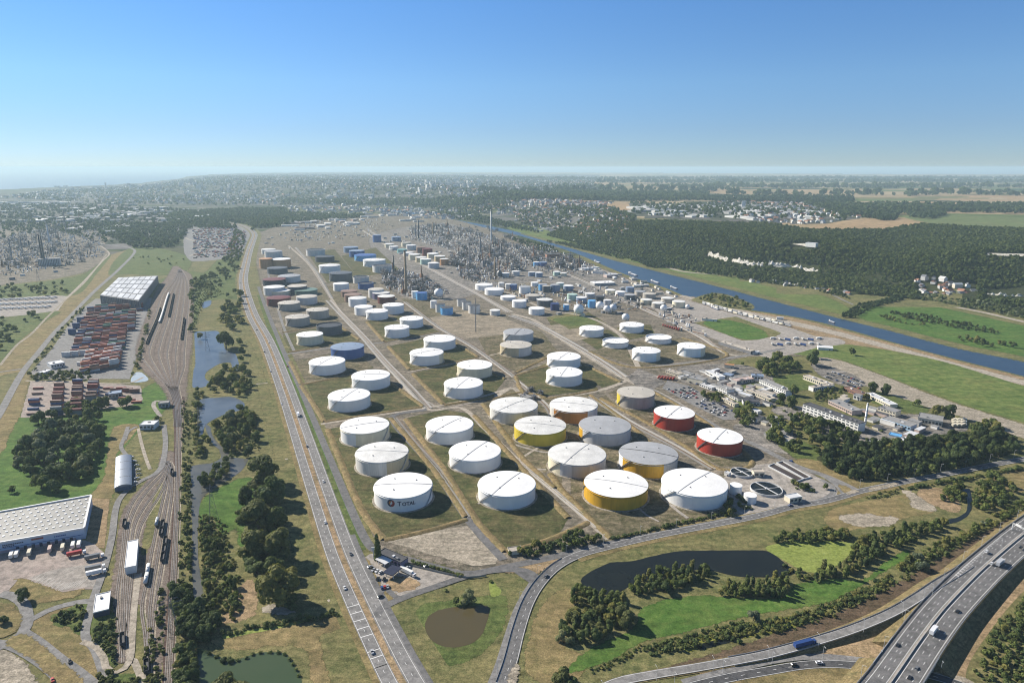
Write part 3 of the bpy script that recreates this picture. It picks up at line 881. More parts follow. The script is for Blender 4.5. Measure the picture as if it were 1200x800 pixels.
patch('stream', [(1119, 607), (1132, 600), (1133, 585), (1127, 574), (1135, 572), (1139, 585), (1137, 600), (1126, 610), (1112, 614), (1095, 617), (1085, 618), (1100, 611)], LAKEW, 13, True, 0.4, 6)
patch('plough_strip', [(760, 790), (830, 770), (900, 748), (1000, 712), (1060, 681), (1130, 640), (1185, 608), (1320, 545), (1320, 556), (1185, 620), (1130, 654), (1060, 697), (1000, 728), (900, 758), (800, 787)], BROWN, 13, True, 0.8, 8)
patch('verge', [(820, 786), (900, 760), (1000, 731), (1070, 694), (1130, 657), (1200, 613), (1320, 550), (1320, 600), (1200, 640), (1140, 680), (1090, 720), (1060, 760), (1040, 780), (1000, 768), (940, 764), (880, 776), (830, 792)], EARTH, 12, True, 0.8, 8)
patch('verge', [(860, 800), (900, 789), (960, 781), (1010, 783), (1040, 800), (1010, 830), (900, 830), (850, 815)], DRY, 12, True, 0.8, 8)
patch('verge', [(1090, 830), (1110, 790), (1138, 755), (1170, 712), (1200, 680), (1320, 600), (1320, 700), (1250, 830), (1180, 830)], OLIVE, 9, True, 0.8, 8)
ribbon('farm_track', path([(1135, 830), (1124, 795), (1128, 775), (1145, 748), (1176, 708), (1205, 680), (1260, 640)], 6), 8, EARTH, 11)
ribbon('road', path([(1075, 790), (1107, 792), (1130, 797), (1160, 815)], 6), 7, GRAVEL, 12)
patch('field', [(453, 717), (466, 707), (482, 700), (515, 691), (545, 683), (580, 676), (600, 673), (617, 682), (611, 697), (600, 725), (588, 760), (570, 805), (485, 805), (466, 765)], OLIVE, 9, True, 0.6, 6)
patch('field', [(490, 715), (520, 705), (560, 700), (590, 700), (588, 730), (570, 760), (540, 775), (510, 775), (488, 750)], GREEN, 10, True, 1.5, 6)
patch('pond', [(498, 730), (502, 722), (514, 715), (530, 711.5), (550, 710), (571, 710), (573, 720), (566, 741), (556, 752), (540, 757.5), (522, 758), (508, 752), (500, 742)], MUDW, 12, True, 0.25, 5)
patch('duckweed_pond', [(573, 683), (577, 680.5), (580.5, 683), (582, 687), (588, 692), (584, 698), (576, 699), (574, 691)], ALGAE, 12, True, 0.3, 3)
patch('verge', [(592, 670), (640, 657), (655, 655), (640, 663), (626, 672), (612, 670)], EARTH, 12, True, 0.4, 5)
patch('forecourt', [(428, 653), (441, 648), (462, 655), (500, 668), (545, 675), (540, 680), (512, 688), (474, 701), (452, 714), (444, 708), (436, 690), (430, 672)], CONC, 11, True, 0.3, 4)
patch('verge', [(455, 681), (462, 677), (474, 677), (490, 683), (487, 688), (470, 692), (458, 689)], EARTH, 13, True, 0.3, 3)
patch('verge', [(447, 697), (453, 693), (462, 698), (452, 706), (446, 705)], DRY, 13, True, 0.3, 3)
patch('verge', [(428, 655), (434, 662), (441, 680), (447, 694), (438, 690), (430, 670), (424, 655)], DRY, 12, True, 0.3, 3)
# ================================================================ left side ground
patch('meadow', [(-60, 505), (0, 500), (22, 484), (60, 480), (100, 482), (135, 474), (158, 462), (186, 448), (194, 462), (192, 480), (178, 490), (160, 506), (146, 522), (133, 540), (131, 582), (108, 584), (0, 604), (-60, 615)], LUSH, 3, True, 1, 10)
patch('verge', [(136, 500), (160, 498), (150, 515), (136, 530), (133, 560), (128, 584), (108, 590), (110, 578), (124, 560), (128, 530)], DRY, 4, True, 1, 8)
patch('verge', [(-40, 470), (-40, 440), (0, 424), (22, 398), (50, 374), (74, 353), (100, 330), (128, 300), (150, 293), (158, 295), (140, 314), (110, 341), (84, 369), (62, 391), (44, 412), (26, 434), (0, 440)], DRY, 4, True, 1, 12)
patch('verge', [(-40, 500), (0, 484), (15, 456), (28, 436), (34, 440), (26, 470), (22, 486), (8, 512), (0, 530), (-40, 560)], DRY, 5, True, 1, 10)
patch('meadow', [(-60, 345), (0, 336), (60, 329), (100, 321), (122, 301), (130, 299), (112, 322), (90, 345), (40, 350), (-60, 356)], GREEN, 4, True, 1, 15)
patch('lorry_park', [(-60, 356), (0, 350), (60, 346), (80, 347), (68, 364), (30, 369), (0, 372), (-60, 378)], CONC, 6, False, 0.6)
patch('meadow', [(-60, 378), (0, 373), (66, 365), (52, 376), (20, 400), (0, 424), (-60, 450)], GREEN, 5, True, 1, 10)
ribbon('ditch', path([(125, 298), (100, 330), (76, 352), (55, 372), (36, 392), (20, 404), (0, 428)], 8), 5, GRAVEL, 8)
patch('plant_ground', [(-80, 345), (-80, 280), (0, 270), (60, 262), (125, 270), (120, 290), (126, 298), (100, 318), (60, 327), (0, 334)], YARD, 5, True, 1.5, 15)
patch('scrub_ground', [(140, 300), (165, 288), (218, 300), (218, 316), (195, 322), (150, 321), (128, 322)], GREEN, 4, True, 1.5, 10)
patch('scrub_ground', [(186, 330), (220, 318), (240, 320), (262, 300), (282, 300), (286, 330), (290, 350), (262, 350), (235, 355), (226, 380), (222, 330)], GREEN, 4, True, 1.5, 10)
patch('depot_ground', [(222, 266), (255, 260), (290, 268), (292, 290), (270, 302), (225, 306), (215, 285)], ASPHL, 6, True, 1.5, 10)
patch('container_yard', [(96, 362), (112, 350), (178, 349), (174, 372), (166, 400), (152, 444), (40, 444), (36, 436), (60, 410), (78, 384)], ASPHL, 6, False, 0.8)
patch('container_yard', [(36, 446), (80, 446), (165, 452), (167, 470), (150, 476), (110, 480), (62, 489), (24, 489)], PINK, 6, False, 0.8)
patch('pale_pond', [(154, 443), (160, 436), (166, 436.5), (174, 444), (170, 447), (155, 448)], PALEW, 9, True, 0.3, 4)
patch('works_yard', [(107, 583), (128, 585), (125, 620), (122, 642), (104, 640), (101, 634)], EARTH, 6, False, 0.4)
patch('loading_yard', [(-40, 640), (0, 636), (100, 633), (112, 638), (124, 650), (121, 668), (114, 690), (94, 690), (72, 694), (36, 681), (18, 680), (15, 690), (0, 700), (-40, 706)], PINK, 7, False, 0.4)
patch('loading_yard', [(34, 677), (60, 668), (108, 660), (113, 688), (94, 688), (72, 692)], CONC, 8, False, 0.3)
mb = MB()
for i in range(15):
 a = G(37 + i * 3.9, 681 + min(i, 8) * 1.35 - max(0, i - 8) * 0.9); b = a + Vector((1.5, 11, 0))
 mb.add([(a.x - .22, a.y, LV * 9), (a.x + .22, a.y, LV * 9), (b.x + .22, b.y, LV * 9), (b.x - .22, b.y, LV * 9)], [(0, 1, 2, 3)])
tag(mb.build('parking_lines', PAINTY), kind='structure')
patch('verge', [(15, 690), (18, 679), (36, 682), (72, 695), (95, 691), (92, 697), (60, 703), (40, 706), (22, 700)], DRY, 9, True, 0.4, 4)
patch('verge', [(38, 730), (52, 716), (76, 708), (103, 704), (103, 722), (96, 748), (118, 768), (120, 790), (112, 796), (85, 775), (60, 757)], DRY, 8, True, 0.4, 5)
patch('scrub_ground', [(62, 722), (84, 712), (104, 706), (100, 735), (96, 744), (82, 732), (68, 732)], GREEN, 9, True, 0.6, 5)
patch('scrub_ground', [(112, 722), (138, 722), (138, 760), (134, 780), (126, 765), (110, 752)], GREEN, 8, True, 0.6, 5)
patch('scrub_ground', [(112, 795), (122, 785), (140, 792), (200, 790), (200, 830), (120, 830)], GREEN, 7, True, 0.6, 5)
patch('scrub_ground', [(163, 720), (185, 690), (195, 690), (192, 740), (190, 830), (172, 830), (178, 770)], OLIVE, 9, True, 0.6, 5)
patch('verge', [(206, 448), (222, 452), (228, 520), (222, 560), (223, 640), (226, 700), (224, 830), (204, 830), (207, 700), (212, 560), (213, 480)], OLIVE, 6, True, 0.6, 6)
patch('verge', [(-20, 760), (0, 763), (20, 772), (40, 800), (40, 830), (-40, 830)], GRAVEL, 7, True, 0.6, 6)
patch('meadow', [(232, 390), (240, 362), (262, 345), (282, 336), (292, 372), (306, 420), (322, 470), (340, 532), (362, 600), (384, 672), (402, 740), (432, 830), (225, 830), (236, 740), (238, 690), (236, 600), (250, 560), (262, 520), (236, 512), (240, 470), (226, 440)], OLIVE, 3, True, 1, 10)
patch('meadow', [(290, 400), (300, 420), (318, 470), (336, 532), (352, 580), (366, 640), (385, 700), (360, 690), (345, 640), (330, 560), (315, 500), (300, 440)], OLIVE, 4, True, 1.5, 10)
patch('meadow', [(236, 590), (248, 578), (270, 566), (288, 560), (306, 566), (300, 580), (286, 600), (283, 640), (278, 616), (262, 625), (250, 605), (238, 612)], LUSH, 5, True, 1, 6)
patch('meadow', [(250, 742), (270, 738), (300, 734), (345, 728), (366, 724), (396, 722), (404, 735), (428, 795), (440, 830), (340, 830), (350, 790), (342, 773), (330, 763), (303, 763), (275, 772), (262, 770), (247, 762)], OLIVE, 5, True, 1, 6)
patch('meadow', [(250, 750), (290, 740), (350, 731), (392, 724), (398, 735), (380, 740), (372, 752), (384, 800), (370, 800), (360, 760), (320, 754), (280, 760)], DRY, 6, True, 1.2, 6)
patch('bare_ground', [(308, 712), (322, 708), (332, 712), (345, 716), (335, 719), (312, 716)], TRACKG, 6, True, 0.6, 4)
patch('bare_ground', [(282, 690), (292, 680), (300, 690), (296, 720), (286, 726), (262, 728), (268, 715)], EARTH, 6, True, 1, 5)
patch('pond', [(229, 389), (242, 388), (255, 388), (260, 397), (265, 410), (276, 415), (280, 430), (273, 437), (270, 425), (258, 426), (242, 436), (241, 444), (248, 450), (236, 454), (226, 454), (226.5, 437), (229, 425), (228, 400)], PONDB, 8, True, 0.4, 6)
patch('pond', [(235, 468), (252, 466), (272, 465), (286, 472), (283, 480), (262, 486), (242, 497), (237, 510), (233, 512), (233, 486)], PONDB, 8, True, 0.4, 6)
patch('pond', [(237, 354.5), (247, 352), (246, 358), (238, 361)], PONDB, 8, True, 0.4, 4)
patch('stream', [(257, 526), (264, 526), (271, 535), (284, 537), (291, 538), (285, 549), (276, 557), (256, 569), (238, 582), (234, 594), (232.5, 612), (232, 650), (236, 680), (240, 706), (243, 724), (240, 750), (232, 752), (229, 725), (226, 690), (224.5, 650), (225.5, 616), (223, 594), (223.5, 560), (224.5, 546), (234, 544), (250, 542), (259, 536)], STREAMW, 8, True, 0.3, 5)
patch('pond', [(231, 760), (238, 760), (243, 763), (262, 771), (275, 773), (303, 765), (333, 765), (342, 777), (352, 790), (354, 815), (350, 840), (228, 840), (229, 790), (233, 772)], GREENW, 9, True, 0.3, 5)
patch('ditch', [(260, 744), (275, 741), (335, 730), (364, 723), (368, 725), (340, 733), (280, 745), (262, 748)], ALGAE, 8, True, 0.3, 5)
patch('stream', [(240, 497), (246, 515), (256, 526), (262, 526), (250, 512), (246, 500)], STREAMW, 8, True, 0.3, 5)
# ================================================================ dual carriageway (left)
HL = path([(240, 256), (268, 261), (283, 264.5), (292, 269), (296.5, 275), (294, 283), (289.5, 295), (285.5, 310), (282, 326), (283.5, 342), (292, 370), (308, 401), (326, 450), (342, 500), (365, 575), (389, 650), (414, 710), (441.5, 770), (458, 803), (500, 880)], 10)
N = frames(HL)
def lateral(P, off):
 N = frames(P)
 return [p + n * off for p, n in zip(P, N)]
CW, GAP = 11.5, 17.0
HLL = HL
HRR = lateral(HL, -GAP)           # N points to the left of the travel direction
if HRR[-1].x < HLL[-1].x: HRR = lateral(HL, GAP)
SGN = -1 if lateral(HL, -GAP)[-1].x > HL[-1].x else 1
ribbon('verge', HL, 60, OLIVE, 10, SGN * 14)
ribbon('verge', HL, GAP - CW + 2, EARTH, 18, SGN * GAP / 2)
ribbon('verge', HL, 5, DRY, 18, -SGN * (CW / 2 + 2.5))
r1 = ribbon('road', HL, CW, ASPHL, 19); r1['kind'] = 'structure'
r2 = ribbon('road', HL, CW + 1.0, ASPHL, 19, SGN * GAP)
r2b = ribbon('road', sub(HL, 0.945, 1.0), 6.5, ASPH, 18, SGN * (GAP + 7.5))
def marks(P, offs_solid, offs_dash, parent, dz, w=0.28, dash=3.0, gap=10.0):
 mb = MB()
 for o_ in offs_solid: strip(mb, P, o_ - w / 2, o_ + w / 2, dz)
 for o_ in offs_dash: dashes(mb, P, o_, dash, gap, w, dz)
 return mb.build('lane_marking', PAINT, parent)
hl2 = sub(HL, 0.25, 1.0)
marks(hl2, [-CW / 2 + .9, CW / 2 - .9], [0], r1, LV * 20)
marks(hl2, [SGN * GAP - CW / 2 + .9, SGN * GAP + CW / 2 - .9], [SGN * GAP], r2, LV * 20)
mb = MB()
for (px, py_) in ((413, 712), (417, 719), (419, 724), (425, 737), (429, 744), (437, 766), (439.5, 771), (442, 776), (445, 781)):
 P = G(px, py_)
 k = min(range(len(HL)), key=lambda i: (HL[i] - P).length)
 p = HL[k]; d = (HL[k + 1] - HL[k - 1]).normalized(); n = Vector((-d.y, d.x, 0))
 q = [p + n * 5 - d * .35, p - n * 5 - d * .35, p - n * 5 + d * .35, p + n * 5 + d * .35]
 mb.add([(v.x, v.y, LV * 20.4) for v in q], [(0, 3, 2, 1)])
mb.build('rumble_strip', PAINT, r1)
ribbon('verge', path([(303, 345), (312, 374), (325, 412), (344, 455), (362, 500), (384, 550), (405, 600), (424, 645)], 8), 9, GREEN, 15)
ribbon('verge', path([(318, 380), (331, 416), (349, 455), (368, 500), (389, 550), (410, 600), (424, 632)], 8), 5, LUSH, 15)
# ================================================================ outer public road with the bend
OUT = path([(575, 840), (597, 780), (608, 738), (619, 706), (633, 683), (652, 664), (676, 651), (705, 642.5), (770, 627.5), (845, 613), (890, 604), (927, 594), (965, 587.5), (988, 581.5), (1006, 576), (1035, 570), (1063, 564), (1109, 555.5), (1164, 544.5), (1200, 538), (1330, 512)], 7)
ro = ribbon('road', OUT, 10.5, ASPH, 20)
marks(OUT, [-4.6, 4.6], [0], ro, LV * 21, 0.3, 3, 6)
rb = ribbon('road', path([(560, 840), (583, 786), (594, 752), (606, 716), (617, 695), (624, 684)], 7), 7, ASPHL, 18)
patch('road_island', [(598, 800), (602, 784), (606, 778), (604, 795), (600, 830), (596, 830)], GRAVEL, 22, True, 0.1, 4)
gl = MB(); wall(gl, sub(OUT, 0.03, 0.19), 5.6, 0.25, 0.8, LV * 20)
tag(gl.build('crash_barrier', pmat('galvanised_steel', (.42, .43, .44), 0.45, 0.6, 0.15)), 'grey crash barrier on the inside of the sweeping bend', 'crash barrier')
ribbon('verge', lateral(sub(OUT, 0.2, 0.62), 0), 22, DRY, 13)
lk = ribbon('road', path([(440, 724), (448, 712.5), (474, 700), (512, 687), (545, 676), (580, 668.5), (616, 669), (632, 680)], 6), 7.5, ASPH, 19)
ribbon('road', path([(444, 690), (447, 700), (445, 714), (450, 735), (462, 768)], 6), 5, ASPH, 18)
ribbon('road', path([(452, 705), (446, 694), (452, 690), (463, 699), (470, 701)], 4), 5, ASPH, 18)
patch('road', [(600, 668), (612, 670), (626, 673), (632, 682), (626, 686), (616, 680), (604, 672)], ASPH, 18, True, 0.1, 4)
ribbon('road', path([(990, 580), (984, 572), (972, 562), (955, 553)], 6), 7, ASPHL, 19)
ribbon('road', path([(940, 590), (962, 586), (976, 578), (975, 570), (962, 562)], 6), 6, ASPHL, 18)
patch('road_island', [(984, 569), (990, 577), (996, 574.5), (990, 570)], DRY, 22, True, 0.1, 3)
patch('road_island', [(992, 577.5), (1002, 574.5), (1004, 575.5), (994, 579)], GRAVEL, 22, True, 0.1, 3)
patch('road_island', [(1018, 573), (1052, 566.5), (1050, 568), (1020, 574.5)], GRAVEL, 22, True, 0.1, 3)
# ================================================================ motorway on its embankment
MZ = [(980, 900, 7.0), (1018, 834, 7.0), (1044, 800, 7.0), (1080, 748, 7.0), (1108, 712, 6.5), (1143, 675.5, 6.0), (1162, 658, 5.5), (1200, 626, 4.5), (1245, 594, 3.5), (1320, 548, 2.5)]
MW = path(MZ, 8)
MWW = 31.0
rm = ribbon('motorway', MW, MWW, ASPH, 8)
EMB = gmat('embankment_grass', (.20, .15, .075), (.165, .13, .062), (.12, .11, .05), 14, 4)
def embank(P, w, run, m, zofs=-0.15):
 N = frames(P)
 vs, fs = [], []
 for p, n in zip(P, N):
  r = max(1.0, run * p.z / 7.0)
  for o_, z in ((-w / 2 - r, 0.1), (-w / 2 - 1, p.z + zofs), (w / 2 + 1, p.z + zofs), (w / 2 + r, 0.1)):
   vs.append((p.x + n.x * o_, p.y + n.y * o_, z))
 for i in range(len(P) - 1):
  for j in range(3): fs.append((4 * i + j, 4 * i + j + 1, 4 * i + 5 + j, 4 * i + 4 + j))
 k = len(P) - 1
 fs += [(0, 1, 2, 3), (4 * k + 3, 4 * k + 2, 4 * k + 1, 4 * k)]
 mb = MB().add(vs, fs)
 a, b, c = (Vector(vs[i]) for i in fs[1][:3])
 if (b - a).cross(c - a).z < 0: mb.f = [list(reversed(f)) for f in mb.f]
 o = mb.build('embankment', m); o['kind'] = 'structure'
 return o
cross = G(1060, 783)
Lk = min(range(len(MW)), key=lambda i: (Vector((MW[i].x, MW[i].y, 0)) - cross).length)
tot = sum((b - a).length for a, b in zip(MW[:-1], MW[1:]))
acc = sum((b - a).length for a, b in zip(MW[:Lk], MW[1:Lk + 1]))
g0, g1 = (acc - 13) / tot, (acc + 13) / tot
embank(sub(MW, 0, g0), MWW, 13, EMB)
embank(sub(MW, g1, 1.0), MWW, 13, EMB)
BCON = pmat('bridge_concrete', (.40, .385, .35), 0.8, var=0.25, scale=0.2)
dk = MB(); P = sub(MW, g0 - 0.01, g1 + 0.01)
br = MB(); N = frames(P); vs = []
for p, n in zip(P, N):
 for o_, z in ((-MWW / 2 - .8, -1.4), (-MWW / 2 - .8, -.02), (MWW / 2 + .8, -.02), (MWW / 2 + .8, -1.4)):
  vs.append((p.x + n.x * o_, p.y + n.y * o_, p.z + z))
fs = []
for i in range(len(P) - 1):
 for j in range(4): fs.append((4 * i + j, 4 * i + 4 + j, 4 * i + 4 + (j + 1) % 4, 4 * i + (j + 1) % 4))
br.add(vs, fs + [(0, 1, 2, 3), (4 * len(P) - 1, 4 * len(P) - 2, 4 * len(P) - 3, 4 * len(P) - 4)])
bro = thing('road_bridge', 'concrete bridge carrying the motorway over the lower road', 'bridge', cross)
def child(mb, name, m, par):
 o = mb.build(name, m, par)
 o.location = -Vector(par.location)
 return o
child(br, 'deck', BCON, bro)
for side in (-1, 1):
 pr = MB(); wall(pr, P, side * (MWW / 2 + .55), 0.4, 1.1, 0.0)
 child(pr, 'parapet', BCON, bro)
for q in (P[1], P[-2]):
 ab = MB(); i = P.index(q); d = (P[min(i + 1, len(P) - 1)] - P[max(i - 1, 0)]); ang = math.atan2(d.y, d.x)
 ab.box((q.x, q.y, 0.1), (1.2, MWW, q.z - 1.5), ang)
 child(ab, 'abutment', BCON, bro)
mk = MB()
DZ = LV * 9
for o_ in (-MWW / 2 + 1.6, -2.2, 2.2, MWW / 2 - 3.4): strip(mk, MW, o_ - .17, o_ + .17, DZ)
for o_ in (-MWW / 2 + 5.4, -5.9, 5.9, MWW / 2 - 7.0): dashes(mk, MW, o_, 3.5, 9.0, 0.32, DZ)
mk.build('lane_marking', PAINT, rm)
ribbon('road_median', MW, 3.2, CONC, 11)
for off, lab in ((-MWW / 2 - .3, 'steel crash barrier along the field side of the motorway'), (MWW / 2 + .3, 'steel crash barrier along the outer side of the motorway'), (0.0, 'concrete barrier along the middle of the motorway')):
 gb = MB(); wall(gb, MW, off, 0.35 if off else 0.6, 0.9, 0.3)
 tag(gb.build('crash_barrier', BCON if off == 0 else MATS['galvanised_steel']), lab, 'crash barrier')
SLP = path([(640, 840, 0.2), (720, 800, 0.3), (760, 791, 0.4), (820, 781, .6), (870, 772, 1.0), (900, 766, 1.4), (950, 752.5, 2.4), (1000, 736.5, 3.6), (1044, 718, 5.0), (1074, 700.5, 5.9), (1100, 683, 6.05), (1122, 670, 5.85), (1148, 652, 5.4), (1172, 634, 4.9)], 7)
embank(SLP, 8.5, 12, EMB)
rs = ribbon('slip_road', SLP, 8.5, ASPHL, 6)
mk = MB()
for o_ in (-3.6, 3.6): strip(mk, SLP, o_ - .15, o_ + .15, LV * 7.2)
mk.build('lane_marking', PAINT, rs)
for off in (-4.6, 4.6):
 gb = MB(); wall(gb, sub(SLP, 0.3, 0.86), off, 0.3, 0.8, 0.1)
 tag(gb.build('crash_barrier', MATS['galvanised_steel']), 'low steel barrier on the %s edge of the slip road' % ('field side' if off > 0 else 'motorway side'), 'crash barrier')
mk = MB()
for i in range(22):
 t = 0.40 + i * 0.0072
 q = sub(MW, t, t + 0.01)[0]; q2 = sub(MW, t, t + 0.01)[1]
 d = (q2 - q).normalized(); n = Vector((-d.y, d.x, 0))
 w = max(0.6, 3.4 - i * 0.13)
 base = q + n * (MWW / 2 - 4.6)
 if proj(base)[0] > proj(q)[0]: base = q - n * (MWW / 2 - 4.6); n = -n
 v = [base - n * w / 2, base + n * w / 2 + d * .8, base + n * w / 2 + d * 2.0, base - n * w / 2 + d * 1.2]
 f = (0, 1, 2, 3)
 if (v[1] - v[0]).cross(v[2] - v[0]).z < 0: f = (3, 2, 1, 0)
 mk.add([(p.x, p.y, p.z + DZ + .02) for p in v], [f])
mk.build('chevron_marking', PAINT, rm)
LOW = path([(740, 830), (800, 808), (850, 795), (900, 786), (940, 779.5), (975, 778), (1022, 781), (1065, 786), (1107, 796), (1150, 812)], 6)
lo2 = ribbon('road', LOW, 8.5, ASPHD, 16)
marks(LOW, [-3.8, 3.8], [0], lo2, LV * 17)
LOW2 = path([(800, 800), (850, 787), (900, 775), (937, 770), (975, 770), (1022, 775), (1060, 780)], 6)
ribbon('road', LOW2, 6.5, ASPHL, 15)
# ================================================================ left roads
for pts, w, m, lv in (
 ([(-30, 530), (0, 484), (15, 456), (28, 434), (45, 413), (62, 392), (84, 369), (110, 342), (140, 315), (158, 295), (150, 290), (120, 286), (62, 276), (0, 268)], 11, ASPHL, 14),
 ([(-30, 441), (0, 436), (28, 432)], 6, ASPHL, 13), ([(43, 416), (66, 420)], 5, ASPHL, 13),
 ([(30, 446), (60, 448), (110, 449), (150, 449), (168, 442)], 5, TRACKG, 12),
 ([(75, 352), (98, 330), (120, 306), (128, 297), (118, 288)], 6, TRACKG, 10),
 ([(125, 800), (112, 762), (100, 745), (104, 722), (110, 700), (122, 666), (131, 630), (135, 600), (140, 585), (152, 572), (168, 562), (182, 555), (190, 545), (194, 520), (192, 498)], 6.5, ASPHL, 16),
 ([(113, 704), (96, 705), (76, 709), (55, 716), (40, 724), (30, 730)], 7, ASPHL, 16),
 ([(0, 696), (14, 698), (28, 708), (32, 728), (26, 742), (12, 752), (-10, 762)], 9, ASPHL, 16),
 ([(26, 740), (45, 752), (70, 772), (95, 790), (125, 815)], 8, ASPHL, 17), ([(-20, 752), (10, 756), (35, 768), (60, 786), (85, 812)], 8, ASPHL, 17),
 ([(14, 680), (6, 690), (-10, 698)], 9, PINK, 15),
 ([(168, 800), (155, 770), (152, 777), (155, 744), (157, 715), (160, 690), (163, 672)], 5, TRACKG, 11),
 ([(96, 752), (112, 758), (122, 772), (124, 782), (134, 789), (146, 783), (153, 770), (155, 740)], 5, TRACKG, 16),
 ([(150, 500), (146, 512), (142, 524), (150, 536), (156, 550), (157, 566)], 5, ASPHL, 15), ([(160, 500), (150, 506), (146, 516)], 5, ASPHL, 15),
 ([(188, 488), (180, 476), (182, 470), (190, 470)], 6, CONC, 15),
 ([(162, 502), (166, 520), (172, 540), (176, 550)], 4, TRACKG, 14),
 ([(222, 300), (232, 296), (236, 286), (220, 280), (205, 272)], 9, TRACKG, 9),
 ([(384, 704), (394, 701), (402, 700)], 3.5, TRACKG, 9),
 ([(334, 538), (350, 536)], 3, TRACKG, 9), ([(300, 450), (322, 448)], 3, TRACKG, 9)):
 ribbon('road', path(pts, 6), w, m, lv)
ring_ = MB()
patch('road_island', [(-20, 710), (0, 708), (14, 712), (23, 724), (20, 736), (8, 744), (-20, 748)], DRY, 18, True, 0.2, 4)
patch('road_island', [(24, 744), (40, 752), (66, 774), (96, 800), (70, 800), (44, 774), (20, 760), (10, 752)], DRY, 18, True, 0.2, 4)
# ================================================================ railway
patch('railway_yard', [(205, 312), (212, 316), (222, 322), (224.5, 336), (224, 360), (222, 400), (218, 430), (215, 452), (214, 470), (203, 476), (198, 460), (186, 446), (174, 436), (165, 424), (163, 408), (168, 388), (176, 366), (182, 348), (190, 334), (198, 324)], BALL, 8, True, 0.5, 8)
patch('railway_line', [(202, 465), (216, 465), (215, 500), (212, 550), (210, 600), (208.5, 650), (206.5, 700), (205, 760), (204, 830), (188, 830), (190.5, 790), (196, 700), (200, 640), (202.5, 580), (203.5, 540), (204, 500)], BALLD, 10, True, 0.3, 8)
patch('railway_yard', [(192, 530), (204, 530), (203, 580), (201, 640), (196, 700), (189, 750), (184, 830), (172, 830), (176, 770), (180, 735), (172, 715), (160, 700), (154, 720), (152, 760), (150, 775), (139, 775), (139, 745), (136, 712), (133, 690), (138, 655), (141, 622), (144, 604), (152, 589), (164, 574), (176, 561), (186, 550)], BALL, 9, True, 0.5, 6)
patch('verge', [(188, 566), (191, 575), (186, 600), (180, 625), (174, 640), (168, 650), (170, 630), (176, 605), (182, 585)], OLIVE, 10, True, 0.3, 4)
RUST = pmat('rusty_rail', (.20, .135, .10), 0.6, 0.3, 0.2)
SHINY = pmat('worn_rail', (.42, .38, .34), 0.4, 0.5, 0.2)
SLEEP = gmat('sleeper_bed', (.185, .15, .125), (.155, .128, .105), (.125, .105, .088), 8, 2)
def track(pts, light=False):
 P = path(pts, 9)
 mb = MB()
 strip(mb, P, -1.35, 1.35, LV * 12, 1)
 for o_ in (-.78, .78): wall(mb, P, o_, 0.22, 0.22, LV * 12, 0)
 o = mb.build('railway_track', [SHINY if light else RUST, SLEEP]); o['kind'] = 'structure'
 if light:
  m2 = MB(); strip(m2, P, 2.0, 3.0, LV * 11.2); q = m2.build('ballast_edge', GRAVEL); q['kind'] = 'structure'
 return P
TRK = {}
for i, (x0, x1) in enumerate(((191, 166), (194.5, 170.5), (198, 175.5), (201, 180.5), (204, 186), (207, 191), (210, 196), (213, 201), (216, 206), (219, 211), (221.5, 216))):
 top = 334 - abs(i - 6) * 0.3
 TRK[i] = track([(209 + i * 0.3, 316), (206 + i * 1.2, 325), (x0, 344), (x0 * .65 + x1 * .35 - (1 if i < 3 else 0), 372), (x1 + (0 if i > 4 else -1 + i * .2), 412), (x1 + (205 - x1) * (0.25 if i < 7 else .1), 432), (x1 + (206 - x1) * .72, 452), (204 + i * .8, 474), (204.5 + i * .75, 500)], i % 2 == 0)
for (xa, xb, xc, xd, xe) in ((206.5, 205.5, 203.5, 199, 194.5), (210, 208.5, 206.8, 203, 199.5)):
 track([(xa + 2, 480), (xa, 540), (xb, 600), (xc, 640), (xd, 720), (xe, 800), (xe - 1, 840)], True)
SIDE = {}
for i, pts in enumerate(([(196, 540), (188, 552), (172, 568), (156, 588), (147, 610), (144, 640), (140, 672), (137, 700), (140, 740), (142, 770)],
                         [(197, 540), (189, 556), (177, 570), (162, 590), (152, 612), (148, 640), (144, 680), (143, 720), (144, 760), (144, 776)],
                         [(198, 540), (191, 560), (182, 576), (169, 594), (158, 614), (153, 640), (149, 680), (147, 720), (147, 760)],
                         [(199, 542), (193, 566), (186, 582), (174, 600), (164, 618), (158, 645), (154, 680), (150, 720), (149, 750)],
                         [(200, 542), (195, 566), (189, 592), (183, 620), (177, 650), (172, 680), (166, 712), (170, 745), (172, 790), (171, 830)],
                         [(201, 544), (198, 572), (193, 602), (188, 632), (183, 662), (178, 692), (175, 720), (174, 760), (173, 830)],
                         [(202, 546), (201, 580), (197, 610), (193, 642), (188, 672), (183, 700), (178, 740), (176, 790), (175, 830)])):
 SIDE[i] = track(pts, True)
# ================================================================ storage tanks
WHITE = pmat('white_tank_paint', (.82, .815, .79), 0.5, var=0.055, scale=0.12, streak=True)
WHITE2 = pmat('weathered_white_paint', (.70, .68, .63), 0.55, var=0.2, scale=0.12, streak=True)
CREAM = pmat('cream_tank_paint', (.74, .68, .50), 0.55, var=0.14, scale=0.12, streak=True)
TCREAM = pmat('tan_tank_paint', (.56, .47, .30), 0.6, var=0.14, scale=0.12, streak=True)
GREYP = pmat('grey_tank_paint', (.42, .415, .40), 0.55, var=0.16, scale=0.12, streak=True)
LGREY = pmat('light_grey_tank_paint', (.56, .56, .55), 0.5, var=0.14, scale=0.12, streak=True)
GTAN = pmat('grey_tan_tank_paint', (.44, .40, .34), 0.6, var=0.15, scale=0.12, streak=True)
SLATE = pmat('slate_tank_paint', (.115, .125, .135), 0.55, var=0.16, scale=0.12, streak=True)
DARK = pmat('dark_tank_paint', (.060, .065, .072), 0.6, var=0.2, scale=0.12, streak=True)
